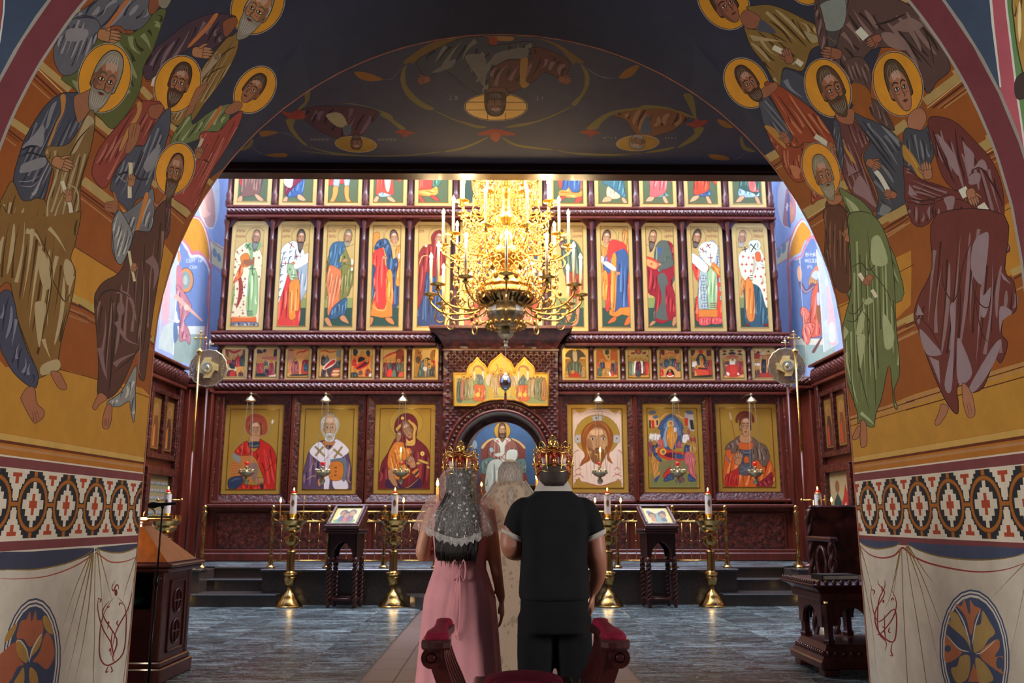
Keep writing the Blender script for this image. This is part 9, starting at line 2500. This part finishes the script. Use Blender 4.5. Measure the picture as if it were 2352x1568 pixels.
m, nt, b_ = nmat('brocade'); N = nt.nodes; L = nt.links; tc = N.new('ShaderNodeTexCoord'); mp2 = N.new('ShaderNodeMapping'); mp2.inputs['Scale'].default_value = (7, 7, 5); L.new(tc.outputs['Object'], mp2.inputs[0]); vo = N.new('ShaderNodeTexVoronoi'); vo.feature = 'F1'; vo.inputs['Randomness'].default_value = .8; L.new(mp2.outputs[0], vo.inputs['Vector']); wv = N.new('ShaderNodeTexNoise'); wv.inputs['Scale'].default_value = 15; L.new(tc.outputs['Object'], wv.inputs[0]); ad = N.new('ShaderNodeMath'); ad.operation = 'MULTIPLY_ADD'; ad.inputs[1].default_value = 1.3; L.new(wv.outputs[0], ad.inputs[0]); L.new(vo.outputs['Distance'], ad.inputs[2]); rp = N.new('ShaderNodeValToRGB'); rp.color_ramp.elements[0].position = .9; rp.color_ramp.elements[1].position = 1.0; rp.color_ramp.elements[0].color = lin('7c6a5a')+(1,); rp.color_ramp.elements[1].color = lin('94806c')+(1,); L.new(ad.outputs[0], rp.inputs[0]); L.new(rp.outputs[0], b_.inputs['Base Color']); b_.inputs['Roughness'].default_value = .55; b_.inputs['Sheen Weight'].default_value = .3; BRO = m
g = thing('person', 'person with grey hair tied back, in a cream brocade vestment with high stiff collar', 'person', (px_, PY, 0))
b = MB(); head(b, hp, 1.0); b.loft([ring(z, rx, ry) for z, rx, ry in ((.80,.165,.13),(.92,.18,.14),(1.05,.17,.13),(1.3,.19,.12),(1.40,.17,.10),(1.46,.09,.07),(1.50,.06,.06))])
for sx in (-1, 1):
    limb(b, [(sx*.165,0,1.38),(sx*.23,0,1.2),(sx*.22,.10,1.1),(sx*.12,.26,1.15)], [.06,.05,.042,.028]); hand(b, (sx*.12, .26, 1.15), (-.3*sx, 1, .1), (0, -.1, 1), sx, .6)
    limb(b, [(sx*.09,0,.86),(sx*.095,.005,.48),(sx*.1,-.01,.09)], [.088,.06,.042]); b.loft([ring(z, rx, ry, sx*.105, oy, 14) for z, rx, ry, oy in ((.0,.045,.12,.05),(.06,.045,.12,.05),(.11,.036,.045,0))])
voxel(b, 'body', MATS['skin'], g, .012); eyes(g, hp)
zc2 = atY(1158, 1106, PY).z
b = MB(); b.loft([ring(z, rx, ry, cx, cy, 96, 2.2, pl, 11) for z, rx, ry, cx, cy, pl in ((.03,.29,.25,0,0,.03),(.4,.28,.24,0,0,.025),(.9,.27,.22,0,0,.015),(1.2,.265,.21,0,.01,.008),(1.34,.25,.18,0,0,0),(1.41,.22,.155,0,-.01,0),(1.47,.175,.14,0,-.02,0),(zc2-.04,.125,.13,-.0,-.025,0),(zc2,.095,.125,-.0,-.03,0),(zc2-.002,.088,.118,-.0,-.03,0),(zc2-.06,.09,.11,0,-.02,0))], cap=False); b.build('vestment', BRO, g, smooth=True)
b = MB()
for sx in (-1, 1): b.tube([(sx*.098, -.06, zc2+.002), (sx*.15, -.03, zc2-.07), (sx*.2, 0, zc2-.125)], .008, 6)
b.build('vestment_edge', MATS['white_trim'], g, smooth=True, kind='stuff')
b = MB(); b.loft([ring(hp+dz, rx, ry, 0, oy, 48, 2.1, .015, 24) for dz, rx, ry, oy in ((-.10,.035,.04,-.06),(-.07,.066,.07,-.035),(-.03,.080,.09,-.02),(.02,.085,.100,-.014),(.07,.078,.092,-.012),(.105,.055,.066,-.01),(.125,.015,.02,-.01))]); b.build('hair', MATS['grey_hair'], g, smooth=True)
b = MB(); b.loft([ring(hp+dz, rx, ry, 0, oy, 16) for dz, rx, ry, oy in ((-.05,.012,.02,-.115),(-.065,.02,.03,-.13),(-.10,.026,.03,-.14),(-.16,.022,.02,-.15),(-.22,.012,.01,-.15))]); b.build('ponytail', MATS['grey_hair'], g, smooth=True)
b = MB(); b.loft([ring(hp+dz, rx, ry, 0, oy, 20) for dz, rx, ry, oy in ((-.06,.06,.035,.07),(-.10,.058,.04,.075),(-.16,.05,.035,.08),(-.22,.02,.015,.09))]); b.build('beard', MATS['grey_hair'], g, smooth=True)
for px, py, Y, lb in ((1005, 1112, BY+.38, 'lit taper held by the person in pink, flame beside the veil'), (1233, 1096, GYY+.36, 'lit taper held by the person in black polo, flame beside the collar')):
    p = atY(px, py, Y); t = thing('taper_candle', lb, 'candle', (p.x, Y, p.z-.30)); b = MB(); b.lathe([(.008, 0), (.008, .285), (.001, .29)], 8); b.build('taper', MATS['wax_yellow'], t, smooth=True); b = MB(); b.lathe([(.001, .285), (.008, .297), (.0065, .315), (.001, .335)], 8); b.build('flame', MATS['flame_small'], t, smooth=True)
    point('taper_light', (p.x, Y, p.z+.06), 1.6, (1, .62, .3), .015)
